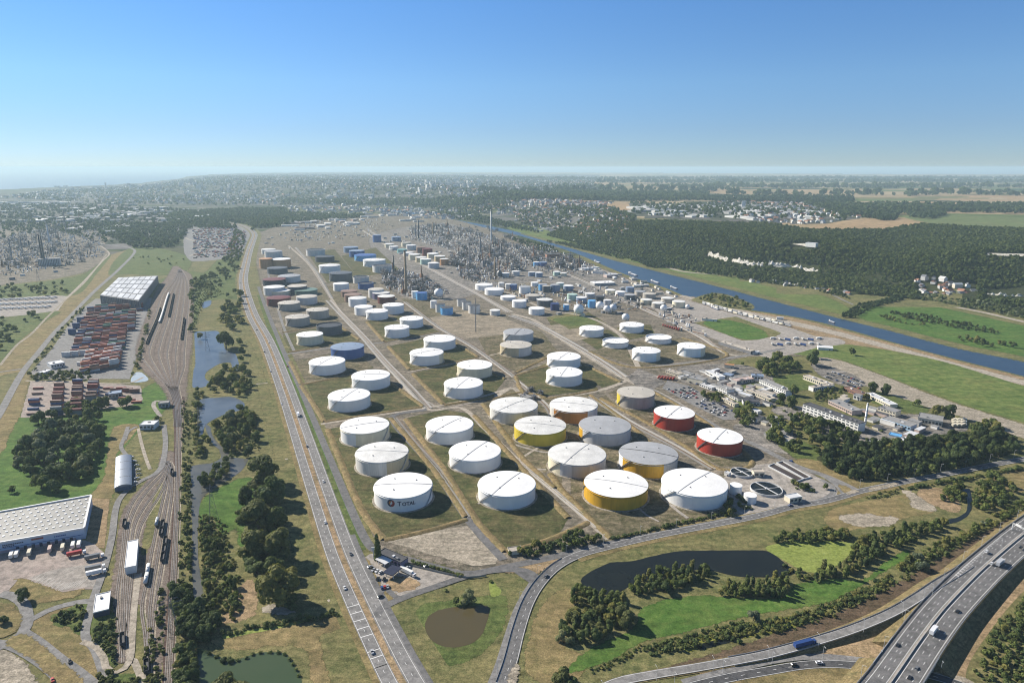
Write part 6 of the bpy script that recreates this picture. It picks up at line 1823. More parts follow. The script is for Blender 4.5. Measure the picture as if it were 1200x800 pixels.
def gantry(px1, px2, label, z=5):
 A, Bq = G(px1[0], px1[1], z), G(px2[0], px2[1], z)
 o = thing('sign_gantry', label, 'gantry', A)
 d = Bq - A
 for e in (Vector((0, 0, 0)), d):
  MB().box((e.x, e.y, -.6), (.6, .6, 8)).build('post', LGREY, o)
 bm_ = MB()
 for zz in (6.2, 7.4): bm_.tube((0, 0, zz), (d.x, d.y, zz), .22, 5)
 for i in range(12):
  f0, f1 = i / 12, (i + 1) / 12
  bm_.tube((d.x * f0, d.y * f0, 6.2 if i % 2 else 7.4), (d.x * f1, d.y * f1, 7.4 if i % 2 else 6.2), .12, 4)
 bm_.build('truss', LGREY, o)
 for f in (.25, .7): MB().box((d.x * f, d.y * f, 6.0), (5.5, .3, 2.6), math.atan2(d.y, d.x)).build('sign_panel', LGREY, o)
gantry((1186, 620), (1212, 634), 'grey lattice gantry over the motorway lanes')
def pylon(px, py_, h, label):
 o = thing('power_pylon', label, 'pylon', G(px, py_), .5)
 t = MB(); b = h * .10
 lv = [0, .22, .42, .6, .76, .88, 1.0]
 def wd(f): return b * (1 - f) ** 1.15 + .35
 for sx, sy in ((1, 1), (1, -1), (-1, 1), (-1, -1)):
  for f0, f1 in zip(lv[:-1], lv[1:]): t.tube((sx * wd(f0), sy * wd(f0), h * f0), (sx * wd(f1), sy * wd(f1), h * f1), .16, 4)
 for f0, f1 in zip(lv[:-1], lv[1:]):
  for s_ in (-1, 1):
   t.tube((-wd(f0), s_ * wd(f0), h * f0), (wd(f1), s_ * wd(f1), h * f1), .1, 3); t.tube((wd(f0), s_ * wd(f0), h * f0), (-wd(f1), s_ * wd(f1), h * f1), .1, 3)
   t.tube((s_ * wd(f0), -wd(f0), h * f0), (s_ * wd(f1), wd(f1), h * f1), .1, 3)
 t.build('lattice_tower', MSTEEL, o)
 for f, w_ in ((.70, 7), (.80, 9), (.9, 6)):
  a_ = MB()
  for s_ in (-1, 1): a_.tube((0, 0, h * f), (s_ * w_, 0, h * f + .6), .2, 4); a_.tube((0, 0, h * f + 1.6), (s_ * w_, 0, h * f + .7), .12, 4)
  a_.build('cross_arm', MSTEEL, o)
for px, py_, h, lab in ((251, 610, 42, 'lattice pylon on the grass beside the stream'), (45.5, 332, 46, 'lattice pylon beside the lorry park'), (243, 410, 38, 'lattice pylon standing in the larger pond'), (235, 505, 36, 'lattice pylon on the stream bank'), (204, 742, 34, 'lattice pylon between the main tracks and the stream')):
 pylon(px, py_, h, lab)
# ================================================================ trees and shrubs
LD = leafmat('dark_leaves', (0.044, 0.068, 0.022), (0.068, 0.098, 0.032), (0.102, 0.132, 0.044))
LM = leafmat('mid_leaves', (0.071, 0.1, 0.032), (0.105, 0.139, 0.044), (0.149, 0.181, 0.061))
LO = leafmat('olive_leaves', (0.1, 0.112, 0.034), (0.142, 0.149, 0.049), (0.195, 0.193, 0.068))
LP = leafmat('silver_leaves', (.125, .150, .085), (.165, .190, .108), (.22, .24, .145))
BARK = pmat('bark', (.10, .075, .055), .9, var=.25)
LX = leafmat('deep_leaves', (.026, .042, .014), (.040, .060, .020), (.058, .080, .027))
LEAF_SETS = {'deep': LX, 'dark': LD, 'mid': LM, 'olive': LO, 'pale': LP}
def cards(C, RAD, n, size, rng, up=0.35, squash=1.0, zmin=.3):
 """n leaf sprays spread through a set of lobes -> vertices, quads"""
 C = np.asarray(C, float); RAD = np.asarray(RAD, float)
 w = RAD ** 2; w = w / w.sum()
 k = rng.choice(len(C), n, p=w)
 d = rng.normal(size=(n, 3)); d[:, 2] += up
 d /= np.linalg.norm(d, axis=1)[:, None]
 f = rng.uniform(.66, 1.05, n) ** 0.4
 p = C[k] + d * (RAD[k] * f)[:, None] * np.array([1, 1, squash])
 p[:, 2] = np.maximum(p[:, 2], zmin)
 nn = d + rng.normal(size=(n, 3)) * .30
 nn /= np.linalg.norm(nn, axis=1)[:, None]
 a = np.cross(nn, rng.normal(size=(n, 3))); a /= np.linalg.norm(a, axis=1)[:, None] + 1e-9
 b = np.cross(nn, a)
 s = size * rng.uniform(.6, 1.3, n)[:, None]
 a *= s; b *= s * rng.uniform(.55, .95, n)[:, None]
 bend_ = nn * s * .25
 V = np.stack([p - a - b, p + a - b - bend_ * .6, p + a + b, p - a + b - bend_ * .6], 1).reshape(-1, 3)
 F = np.arange(4 * n).reshape(-1, 4)
 return V, F
def crown(kind, seed, n):
 rng = np.random.RandomState(seed)
 r = random.Random(seed)
 C, RA = [], []
 if kind == 'broad':        # 15 m high, 13 m wide
  for i in range(13):
   a = r.uniform(0, 6.28); q = r.uniform(.15, 1) ** .7 * 4.6; z = r.uniform(2.8, 12.2) - q * .2
   C.append((q * math.cos(a), q * math.sin(a), z)); RA.append(r.uniform(1.8, 3.3))
  C.append((0, 0, 11.6)); RA.append(3.0)
  V, F = cards(C, RA, n, .55 if n > 1200 else .95, rng)
 elif kind == 'round':      # 12 m high, 12 m wide, low crown
  for i in range(12):
   a = r.uniform(0, 6.28); q = r.uniform(.2, 1) ** .6 * 4.2; z = r.uniform(3.0, 9.2) - q * .2
   C.append((q * math.cos(a), q * math.sin(a), z)); RA.append(r.uniform(1.6, 3.0))
  V, F = cards(C, RA, n, .5 if n > 1200 else .9, rng)
 elif kind == 'poplar':     # 20 m high, 5 m wide
  for i in range(12):
   z = 2.5 + i * 1.5; w_ = 1.0 + 1.2 * math.sin(math.pi * min(1, (z / 20) ** .8))
   a = r.uniform(0, 6.28); C.append((.8 * math.cos(a), .8 * math.sin(a), z)); RA.append(w_)
  V, F = cards(C, RA, n, .5, rng, .6, 1.3)
 elif kind == 'cypress':
  for i in range(14):
   z = 1.5 + i * 1.35; C.append((r.uniform(-.3, .3), r.uniform(-.3, .3), z)); RA.append(2.4 * (1 - i / 15) ** .6 + .3)
  V, F = cards(C, RA, n, .45, rng, .5, 1.2)
 else:                      # bush 4 m high, 6 m wide
  for i in range(8):
   a = r.uniform(0, 6.28); q = r.uniform(0, 2.2)
   C.append((q * math.cos(a), q * math.sin(a), r.uniform(.8, 2.6))); RA.append(r.uniform(.9, 1.6))
  V, F = cards(C, RA, n, .42 if n > 500 else .62, rng, .5, 1.0, .05)
 return V, F, C, RA
def trunk_mesh(kind, C, seed):
 r = random.Random(seed)
 mb = MB()
 if kind in ('poplar', 'cypress'):
  mb.tube((0, 0, -.3), (0, 0, 14), .38, 7, 0, .12)
 elif kind == 'bush':
  for i in range(4): mb.tube((0, 0, -.1), C[i], .1, 4, 0, .04)
 else:
  hz_ = 3.4 if kind == 'broad' else 2.6
  mb.tube((0, 0, -.4), (.1, .1, hz_), .52, 8, 0, .36)
  for c in C[:7]: mb.tube((.1, .1, hz_ - .3), c, .24, 5, 0, .08)
 return mb.mesh('trunk', BARK)
SIZE = {'broad': (13.0, 15.0), 'round': (12.0, 11.5), 'poplar': (5.2, 21.0), 'cypress': (5.0, 21.5), 'bush': (6.0, 3.8)}
NAMES = {'broad': ('broadleaf_tree', 'tree'), 'round': ('broadleaf_tree', 'tree'), 'poplar': ('poplar_tree', 'tree'), 'cypress': ('cypress_tree', 'tree'), 'bush': ('shrub', 'shrub')}
VAR = {}
def variants(kind, nv, n):
 out = []
 for i in range(nv):
  V, F, C, RA = crown(kind, 100 + 17 * i + len(kind), n)
  out.append((V, F, trunk_mesh(kind, C, i)))
 VAR[kind] = out
variants('broad', 5, 1900); variants('round', 4, 1700); variants('poplar', 3, 1000); variants('cypress', 1, 1300); variants('bush', 5, 520)
CM = {}
def crown_mesh(kind, i, leaf):
 k = (kind, i, leaf)
 if k not in CM: CM[k] = npmesh('crown', VAR[kind][i][0], VAR[kind][i][1], LEAF_SETS[leaf])
 return CM[k]
PLANTS = []
def tree(kind, P, w, label, group=None, leaf='mid', asp=1.0, r=rnd):
 if kind in ('poplar',): w *= .38
 PLANTS.append((kind, P, w, label, group, leaf, asp, r.uniform(0, 6.28), r.randrange(len(VAR[kind]))))
def tpx(kind, px, py_, wpx, label, leaf='mid', asp=1.0, group=None):
 P = G(px, py_)
 return tree(kind, P, wpx * depth_of(P) / FPX, label, group, leaf, asp)
def grove(pts, n, sizes, label, group, kinds=('broad', 'round'), leaves=('dark', 'mid'), mind=6.0, asp=(.85, 1.15), seed=1):
 r = random.Random(seed)
 for P in scatter(pts, n, mind, False, r):
  tree(r.choice(kinds), P, r.uniform(*sizes), label, group, r.choice(leaves), r.uniform(*asp), r)
for k, px, py_, w, lf, asp, lab in (('broad', 312, 566, 38, 'olive', .82, 'big olive crowned tree at the top of the roadside clump'), ('broad', 320, 588, 33, 'mid', .9, 'big green tree second from the top of the roadside clump'),
  ('broad', 288, 592, 22, 'dark', 1.0, 'dark narrow tree on the meadow side of the roadside clump'), ('broad', 303, 620, 36, 'olive', .9, 'broad olive tree in the middle of the roadside clump'),
  ('round', 326, 590, 15, 'pale', .9, 'small silvery tree on the road side of the clump'), ('broad', 325, 618, 28, 'dark', .85, 'dark tree in the middle of the clump towards the road'), ('broad', 298, 655, 36, 'olive', .9, 'broad tree on the stream side of the lower roadside clump'),
  ('broad', 327, 655, 34, 'olive', .95, 'broad tree on the road side of the lower clump'), ('broad', 318, 672, 22, 'dark', .9, 'dark tree filling the gap above the largest crown'), ('broad', 327, 705, 47, 'olive', .92, 'largest round tree at the bottom of the roadside clump'), ('broad', 340, 712, 20, 'dark', .8, 'dark tree at the foot of the largest crown')):
 tpx(k, px, py_, w, lab, lf, asp)
grove([(296, 568), (324, 572), (338, 610), (340, 655), (343, 700), (318, 705), (292, 665), (286, 610)], 22, (15, 22), 'dark tree filling the roadside clump between the big crowns', 'trees inside the roadside clump', leaves=('dark', 'olive', 'mid'), mind=12, asp=(.65, .8), seed=61)
grove([(266, 345), (284, 342), (286, 372), (278, 392), (266, 396), (257, 376)], 22, (13, 22), 'dark broadleaf tree between the larger pond and the highway', 'trees by the larger pond', leaves=('dark', 'mid'), mind=11, seed=2)
for px, py_, w, lf, lab in ((265, 408, 21, 'dark', 'round tree overhanging the right bank of the larger pond'), (280, 404, 9, 'mid', 'small tree behind the larger pond, upper'), (283, 415, 10, 'mid', 'small tree behind the larger pond, middle'), (282, 424, 9, 'olive', 'small tree behind the larger pond, lower'), (235, 397, 8, 'dark', 'single bush at the left edge of the larger pond')):
 tpx('round', px, py_, w, lab, lf)
grove([(262, 430), (276, 426), (290, 432), (298, 458), (286, 466), (264, 460), (244, 464), (242, 452), (256, 442)], 34, (9, 18), 'broadleaf tree between the two ponds', 'trees between the ponds', mind=8, leaves=('mid', 'dark', 'olive'), seed=3)
grove([(229, 456), (240, 466), (234, 486), (237, 512), (246, 522), (232, 536), (226, 530), (226, 490)], 34, (6, 11), 'shrubby tree along the left bank of the ponds', 'trees on the left pond bank', kinds=('round', 'bush'), leaves=('mid', 'dark'), mind=5, seed=4)
grove([(246, 500), (264, 487), (290, 480), (302, 494), (304, 520), (292, 536), (272, 534), (262, 524)], 40, (8, 17), 'broadleaf tree between the lower pond and the meadow', 'trees below the lower pond', kinds=('round', 'broad'), leaves=('mid', 'olive', 'pale', 'dark'), mind=8, seed=5)
grove([(238, 562), (257, 545), (269, 541), (268, 556), (252, 568), (237, 572)], 18, (7, 12), 'dark tree on the island in the stream bend', 'trees on the stream island', leaves=('dark', 'mid'), mind=6, seed=6)
grove([(215, 545), (222, 540), (223, 600), (224, 690), (219, 700), (218, 620)], 46, (4, 7), 'shrub in the line between railway and stream', 'shrubs along the railway', kinds=('bush', 'round'), leaves=('mid', 'dark'), mind=4, seed=7)
grove([(237, 604), (250, 612), (262, 628), (266, 655), (280, 690), (278, 714), (262, 728), (246, 724), (240, 690), (237, 650)], 46, (5, 10), 'shrub on the rough ground right of the stream', 'shrubs right of the stream', kinds=('bush', 'bush', 'round'), leaves=('mid', 'olive', 'mid', 'dark'), mind=4.5, seed=8)
grove([(204, 692), (218, 688), (230, 715), (256, 727), (252, 742), (238, 752), (230, 758), (216, 752), (207, 722)], 30, (8, 13), 'dark tree where the stream meets the green pond', 'trees above the green pond', leaves=('dark', 'mid'), mind=6, seed=9)
grove([(208, 756), (230, 760), (229, 790), (228, 820), (206, 820)], 26, (6, 11), 'tree between railway and green pond', 'trees left of the green pond', kinds=('round', 'bush'), leaves=('mid', 'dark'), mind=5, seed=10)
for i, (px, py_) in enumerate(((246, 765), (254, 769), (262, 773), (270, 774), (279, 773), (288, 770), (297, 766), (306, 764), (316, 764), (326, 764), (334, 766), (339, 772), (343, 778), (347, 784), (351, 791))):
 tpx('bush', px, py_ + 1, 6 if i not in (2, 3) else 10, 'low bush on the rim of the green pond', 'dark', .8, 'bushes round the green pond')
tpx('bush', 262, 806, 30, 'pale clump of reeds at the near side of the green pond', 'olive', .7)
tpx('bush', 282, 808, 26, 'second reed clump at the near side of the green pond', 'olive', .7)
grove([(258, 742), (300, 733), (362, 722), (396, 716), (398, 722), (364, 728), (300, 738), (262, 746)], 40, (3.5, 6), 'bush of the hedge along the green ditch', 'hedge along the green ditch', kinds=('bush',), leaves=('dark', 'mid'), mind=2.6, seed=11)
grove([(22, 532), (60, 506), (94, 498), (118, 512), (116, 532), (98, 546), (94, 572), (62, 577), (40, 572), (32, 552), (5, 546)], 42, (15, 23), 'broadleaf tree of the wood on the green meadow', 'wood on the green meadow', leaves=('mid', 'mid', 'pale'), mind=11, asp=(.8, 1.0), seed=12)
grove([(76, 478), (110, 472), (128, 473), (127, 487), (116, 500), (100, 496), (80, 492)], 20, (11, 16), 'broadleaf tree at the edge of the dark containers', 'trees below the dark containers', leaves=('mid', 'olive', 'mid'), mind=9, seed=13)
for px, py_, w, lf, lab in ((45, 496, 17, 'mid', 'round tree at the left end of the dark containers'), (61, 490, 14, 'mid', 'round tree second from the left end of the dark containers'), (52, 502, 9, 'dark', 'small tree in front of two round ones by the dark containers'), (148, 476, 16, 'mid', 'broad tree right of the blue-grey building'),
                           (122, 477, 14, 'olive', 'broad tree left of the blue-grey building'), (15, 577, 9, 'dark', 'lone small tree above the white warehouse'), (104, 556, 13, 'olive', 'lone tree on the brown edge of the meadow'), (110, 532, 14, 'mid', 'tree at the right tip of the meadow wood'), (185, 494, 8, 'olive', 'bush beside the white railway building'),
                           (28, 703, 15, 'dark', 'dark tree at the roundabout entry'), (24, 697, 9, 'dark', 'small dark tree at the roundabout entry'), (4, 730, 12, 'dark', 'dark tree on the roundabout')):
 tpx('round', px, py_, w, lab, lf)
grove([(-20, 336), (60, 332), (78, 333), (78, 344), (40, 348), (-20, 352)], 46, (9, 15), 'dark tree in the row behind the lorry park', 'tree row behind the lorry park', leaves=('dark',), mind=8, seed=14)
grove([(-20, 378), (40, 368), (52, 374), (30, 392), (0, 412), (-20, 420)], 36, (9, 15), 'dark tree between the lorry park and the dry verge', 'trees left of the dry verge', leaves=('dark', 'mid'), mind=8, seed=15)
grove([(50, 414), (66, 394), (90, 367), (100, 358), (98, 364), (76, 388), (60, 408), (40, 436), (36, 434)], 30, (6, 9), 'bush between the road and the container yard', 'bushes left of the container yard', kinds=('bush', 'round'), leaves=('dark', 'mid'), mind=5, seed=16)
grove([(34, 440), (58, 440), (76, 436), (106, 434), (108, 444), (70, 448), (36, 447)], 34, (7, 11), 'tree of the green belt between the two container yards', 'belt between the container yards', leaves=('dark', 'mid'), mind=6, seed=17)
grove([(152, 444), (160, 420), (168, 392), (176, 362), (178, 360), (172, 392), (164, 424), (158, 436)], 34, (6, 10), 'bush between the containers and the rail yard', 'bushes right of the containers', kinds=('bush', 'round'), leaves=('mid', 'olive'), mind=6, seed=18)
grove([(276, 268), (288, 276), (284, 300), (278, 318), (262, 336), (246, 348), (234, 336), (226, 350), (228, 385), (223, 398), (223, 330), (250, 318), (266, 300)], 170, (11, 17), 'dark tree of the belt between the rail yard and the highway', 'belt beside the far highway', leaves=('dark', 'dark', 'mid'), mind=8, seed=19)
grove([(154, 300), (200, 298), (216, 304), (210, 312), (188, 310), (160, 312)], 14, (8, 12), 'bush on the waste ground beyond the big grey hall', 'bushes beyond the grey hall', kinds=('round', 'bush'), leaves=('dark', 'mid'), mind=8, seed=20)
grove([(66, 722), (84, 714), (88, 726), (74, 734)], 9, (4, 7), 'bush on the slope by the roundabout road', 'bushes by the roundabout', kinds=('bush',), leaves=('mid', 'dark'), mind=3, seed=21)
grove([(112, 738), (126, 736), (134, 742), (134, 772), (122, 762), (112, 752)], 14, (4, 7), 'bush below the grey hut', 'bushes below the grey hut', kinds=('bush',), leaves=('dark', 'mid'), mind=3, seed=22)
grove([(112, 795), (124, 786), (140, 794), (180, 796), (186, 820), (120, 820)], 26, (4, 7), 'bush at the end of the sidings', 'bushes at the end of the sidings', kinds=('bush',), leaves=('mid', 'olive'), mind=3.5, seed=23)
grove([(166, 790), (176, 740), (188, 700), (194, 700), (190, 760), (186, 820), (178, 820)], 22, (3, 5.5), 'bush between the sidings and the main tracks', 'bushes between the tracks', kinds=('bush',), leaves=('mid', 'olive'), mind=3.5, seed=24)
tpx('cypress', 443, 656, 8.5, 'tall dark cypress beside the petrol station', 'dark', 1.0)
for i in range(15):
 f = i / 14
 tpx('bush', 484 + 57 * f, 659 + 16.5 * f, 7, 'clipped bush of the hedge behind the petrol station', 'dark', .9, 'hedge behind the petrol station')
grove([(590, 655), (600, 648), (625, 642), (650, 632), (676, 624), (690, 628), (702, 634), (680, 640), (645, 647), (612, 654)], 34, (5, 10), 'dark bush between the front tanks and the road', 'bushes in front of the tanks', kinds=('bush', 'round'), leaves=('dark', 'mid'), mind=4.5, seed=25)
for i in range(40):
 f = i / 39
 tpx('bush', 718 + 142 * f + rnd.uniform(-1, 1), 632 - 32.5 * f + rnd.uniform(-.5, .5), 5.5 + rnd.uniform(-1, 2.5), 'bush of the long hedge below the amber and white tanks', 'dark', .9, 'hedge below the front tanks')
grove([(842, 590), (866, 582), (880, 596), (862, 604), (846, 606)], 14, (5, 9), 'dark bush right of the large front white tank', 'bushes by the sewage works', kinds=('bush', 'round'), leaves=('dark',), mind=4, seed=26)
grove([(926, 566), (946, 566), (952, 576), (938, 578)], 9, (5, 9), 'dark bush at the end of the long basins', 'bushes by the long basins', kinds=('bush', 'round'), leaves=('dark', 'mid'), mind=4, seed=27)
tpx('broad', 966, 573, 8, 'small tree in the bend by the sewage works', 'dark')
tpx('broad', 549, 706, 19, 'silvery round tree above the brown pond', 'pale', .85)
tpx('round', 535, 708, 10, 'dark small tree left of the silvery one at the brown pond', 'mid')
tpx('bush', 523, 693, 6, 'dark bush by the link road', 'dark')
tpx('bush', 576, 682, 6, 'dark bush behind the little algae pool', 'dark')
def belt(pts, n, sz, lab, grp, kinds, leaves, mind, seed, asp=(.7, .95)): grove(pts, int(n * 1.15), (sz[0] * .8, sz[1] * .84), lab, grp, kinds, leaves, mind, asp, seed)
belt([(670, 695), (680, 690), (700, 697), (728, 699), (736, 706), (700, 712), (673, 708)], 24, (7, 11), 'pale poplar-like tree at the left end of the dark lake', 'trees left of the dark lake', ('round', 'poplar'), ('mid', 'olive', 'mid'), 5, 28)
belt([(654, 738), (672, 720), (700, 716), (734, 714), (738, 724), (718, 742), (690, 752), (660, 750)], 34, (8, 13), 'tree in the dark copse left of the bright meadow', 'copse left of the bright meadow', ('round', 'poplar', 'broad'), ('dark', 'mid', 'olive'), 6, 29)
tpx('round', 731, 732, 25, 'broad pale tree right of the dark copse', 'olive', .9)
tpx('round', 657, 750, 14, 'silvery bush at the left foot of the dark copse', 'pale', .9)
tpx('round', 667, 754, 13, 'second silvery bush at the foot of the dark copse', 'pale', .9)
belt([(740, 694), (748, 682), (775, 672), (826, 668), (830, 676), (800, 688), (775, 696), (750, 698)], 36, (7, 13), 'tree on the spit along the dark lake', 'trees on the lake spit', ('round', 'broad', 'poplar'), ('mid', 'dark', 'olive'), 6, 30)
belt([(843, 698), (850, 690), (880, 684), (915, 678), (928, 692), (915, 702), (870, 700)], 36, (6, 11), 'slim tree in the plantation between lake and bright meadow', 'plantation by the bright meadow', ('poplar', 'round'), ('mid', 'dark', 'olive'), 5, 31)
tpx('round', 883, 727, 14, 'lone silvery tree on the ditch', 'pale', .95)
tpx('round', 657, 800, 25, 'big rounded silvery tree at the bottom of the field', 'olive', .9)
tpx('round', 668, 806, 16, 'dark tree beside the big silvery one at the bottom', 'mid', .9)
belt([(908, 636), (914, 630), (935, 624), (990, 624), (996, 632), (960, 636), (930, 637)], 24, (7, 11), 'dark tree of the row behind the duckweed pond', 'row behind the duckweed pond', ('round', 'broad'), ('dark', 'mid'), 6, 32)
belt([(955, 680), (962, 668), (995, 660), (1000, 645), (1012, 634), (1035, 628), (1060, 622), (1100, 613), (1112, 617), (1085, 627), (1065, 637), (1040, 645), (1020, 661), (990, 677)], 80, (7, 12), 'tree of the long belt beside the duckweed pond', 'belt beside the duckweed pond', ('round', 'broad', 'poplar'), ('mid', 'dark', 'olive'), 6, 33)
belt([(918, 660), (940, 670), (958, 676), (958, 684), (936, 680), (920, 672)], 9, (5, 9), 'bush on the lower rim of the duckweed pond', 'bushes on the duckweed pond rim', ('bush', 'round'), ('mid', 'olive'), 5, 34)
belt([(1140, 602), (1140, 586), (1147, 572), (1157, 562), (1176, 564), (1192, 576), (1177, 592), (1160, 599)], 30, (8, 14), 'tree of the copse at the stream bend', 'copse at the stream bend', ('broad', 'round'), ('mid', 'olive', 'dark'), 7, 35)
belt([(1101, 584), (1110, 573), (1126, 568), (1127, 588), (1112, 590)], 15, (7, 12), 'dark tree left of the stream bend', 'trees left of the stream bend', ('round', 'broad'), ('dark', 'mid'), 6, 36)
belt([(1052, 666), (1070, 652), (1106, 634), (1150, 614), (1186, 594), (1240, 566), (1240, 576), (1190, 602), (1160, 619), (1112, 644), (1078, 662), (1062, 672)], 90, (5, 9), 'shrub in the belt along the ploughed strip', 'shrub belt along the ploughed strip', ('bush', 'round'), ('mid', 'olive', 'pale', 'dark'), 4, 37)
for px, py_, w in ((1079, 668, 16), (1075, 656, 13), (1143, 622, 11)): tpx('round', px, py_, w, {1079: 'pale round willow nearest the motorway', 1075: 'pale round willow behind another', 1143: 'pale round willow farthest along the shrub belt'}[px], 'pale', .9)
belt([(840, 745), (880, 733), (930, 722), (970, 708), (1005, 692), (1042, 674), (1048, 682), (1010, 704), (968, 722), (918, 738), (880, 744), (850, 752)], 95, (4, 8), 'shrub in the ditch between meadow and motorway', 'shrubs along the meadow ditch', ('bush',), ('mid', 'olive', 'dark'), 3.5, 38)
belt([(755, 762), (790, 748), (840, 735), (872, 728), (880, 733), (842, 745), (798, 760), (765, 768)], 50, (4, 7), 'dark shrub on the bank below the bright meadow', 'shrubs below the bright meadow', ('bush',), ('dark', 'mid'), 3.2, 39)
belt([(690, 785), (722, 772), (752, 754), (756, 758), (724, 778), (695, 790)], 24, (3, 5), 'low bush of the field hedge at the bottom', 'field hedge at the bottom', ('bush',), ('dark', 'mid'), 2.6, 40)
belt([(1150, 776), (1160, 748), (1178, 722), (1205, 700), (1245, 680), (1260, 830), (1190, 825), (1160, 805)], 110, (5, 9), 'shrub in the thicket beyond the motorway', 'thicket beyond the motorway', ('bush', 'round'), ('mid', 'olive', 'mid'), 4.5, 41)
for i in range(34):
 f = i / 33
 tpx('bush', 1066 + 140 * f, 573 - 25 * f + rnd.uniform(-.6, .6), 6 + rnd.uniform(-1.5, 3), 'bush along the ditch beside the outer road', 'mid' if i % 3 else 'dark', .9, 'bushes beside the outer road')
belt([(1012, 585), (1030, 577), (1054, 572), (1052, 579), (1030, 584)], 16, (4, 7), 'dark bush below the road junction', 'bushes below the junction', ('bush',), ('dark',), 3.5, 42)
grove([(962, 546), (976, 532), (1010, 526), (1060, 520), (1130, 513), (1168, 510), (1187, 518), (1188, 530), (1165, 539), (1110, 551), (1072, 557), (1033, 564), (1002, 562)], 150, (10, 16), 'dark tree of the dense wood beside the outer road', 'dense dark wood', leaves=('deep', 'deep', 'dark'), mind=8, asp=(.9, 1.25), seed=43)
grove([(1130, 507), (1150, 500), (1166, 497), (1170, 506), (1150, 512)], 9, (11, 15), 'tall dark tree of the row beside the gravel strip', 'tall row beside the gravel strip', leaves=('deep',), mind=8, asp=(1.1, 1.3), seed=44)
grove([(884, 434), (895, 423), (912, 420), (930, 425), (934, 434), (915, 442), (895, 441)], 26, (12, 18), 'grey-green tree of the park beside the lorry park', 'park beside the lorry park', leaves=('mid', 'dark', 'olive'), mind=9, seed=45)
for px, py_, w, lf, lab in ((951, 428, 15, 'mid', 'round tree at the north end of the gravel strip'), (955, 420, 11, 'dark', 'dark bushy tree beside the lorry park edge'), (998, 416, 9, 'dark', 'lone dark bush on the green meadow'), (1022, 460, 12, 'dark', 'left one of two round trees by the gravel strip'), (1037, 462, 12, 'mid', 'right one of two round trees by the gravel strip'),
                           (1074, 476, 9, 'dark', 'small tree near the gravel strip in the middle'), (1098, 488, 13, 'olive', 'broad tree behind the large cream hall'), (1112, 490, 15, 'dark', 'tall dark tree behind the large cream hall'), (947, 500, 9, 'dark', 'slim tree in front of the long office block'), (960, 503, 15, 'mid', 'round tree in front of the long office block'),
                           (977, 505, 12, 'dark', 'dark tree in front of the long office block'), (870, 428, 5, 'dark', 'slim dark tree beside the small tan pump house'), (1014, 468, 8, 'dark', 'tree beside the small white block'), (928, 478, 14, 'dark', 'dark round tree left of the office block'), (916, 474, 13, 'dark', 'dark round tree left of its twin by the office block'), (929, 463, 12, 'mid', 'tree at the end of the white two storey block')):
 tpx('broad', px, py_, w, lab, lf)
grove([(955, 464), (965, 457), (988, 456), (990, 464), (972, 470), (956, 470)], 24, (6, 8), 'clipped tree of the block behind the long offices', 'clipped trees behind the offices', kinds=('round',), leaves=('dark',), mind=5, asp=(.8, .9), seed=46)
grove([(900, 492), (940, 488), (985, 504), (1010, 512), (1000, 524), (960, 534), (920, 528), (895, 512)], 62, (9, 15), 'garden tree between the offices and the outer road', 'office garden trees', leaves=('deep', 'dark', 'mid'), mind=8, seed=47)
grove([(858, 482), (880, 476), (886, 496), (872, 502), (860, 494)], 14, (8, 14), 'dark tree at the lower corner of the staff car park', 'trees by the staff car park corner', leaves=('dark', 'mid'), mind=7, seed=48)
grove([(822, 460), (848, 464), (852, 470), (838, 472), (824, 466)], 13, (7, 11), 'tree on the upper edge of the staff car park', 'trees above the staff car park', leaves=('mid', 'dark', 'olive'), mind=6, seed=49)
grove([(900, 470), (1040, 506), (1060, 518), (1030, 522), (960, 512), (890, 480)], 20, (5, 8), 'small garden tree among the offices', 'small garden trees', kinds=('round', 'bush'), leaves=('mid', 'dark'), mind=8, seed=50)
grove([(816, 351), (838, 344), (862, 350), (880, 359), (868, 364), (842, 358)], 34, (9, 14), 'dark tree on the spit in the canal', 'trees on the canal spit', leaves=('dark', 'mid', 'olive'), mind=8, asp=(.6, .85), seed=51)
patch('bank', [(812, 351), (838, 343.5), (862, 349), (882, 358), (876, 363), (850, 360), (822, 355)], OLIVE, 6, True, 0.8, 10)
grove([(1020, 368), (1050, 372), (1080, 374), (1100, 378), (1080, 384), (1040, 376)], 24, (7, 11), 'hedge tree on the meadow across the canal', 'hedge trees across the canal', kinds=('round', 'bush'), leaves=('dark', 'mid'), mind=7, seed=52)
grove([(1120, 392), (1150, 400), (1185, 404), (1190, 408), (1150, 407), (1120, 398)], 16, (8, 13), 'willow on the far canal bank', 'willows on the far canal bank', leaves=('pale', 'mid'), mind=8, seed=53)
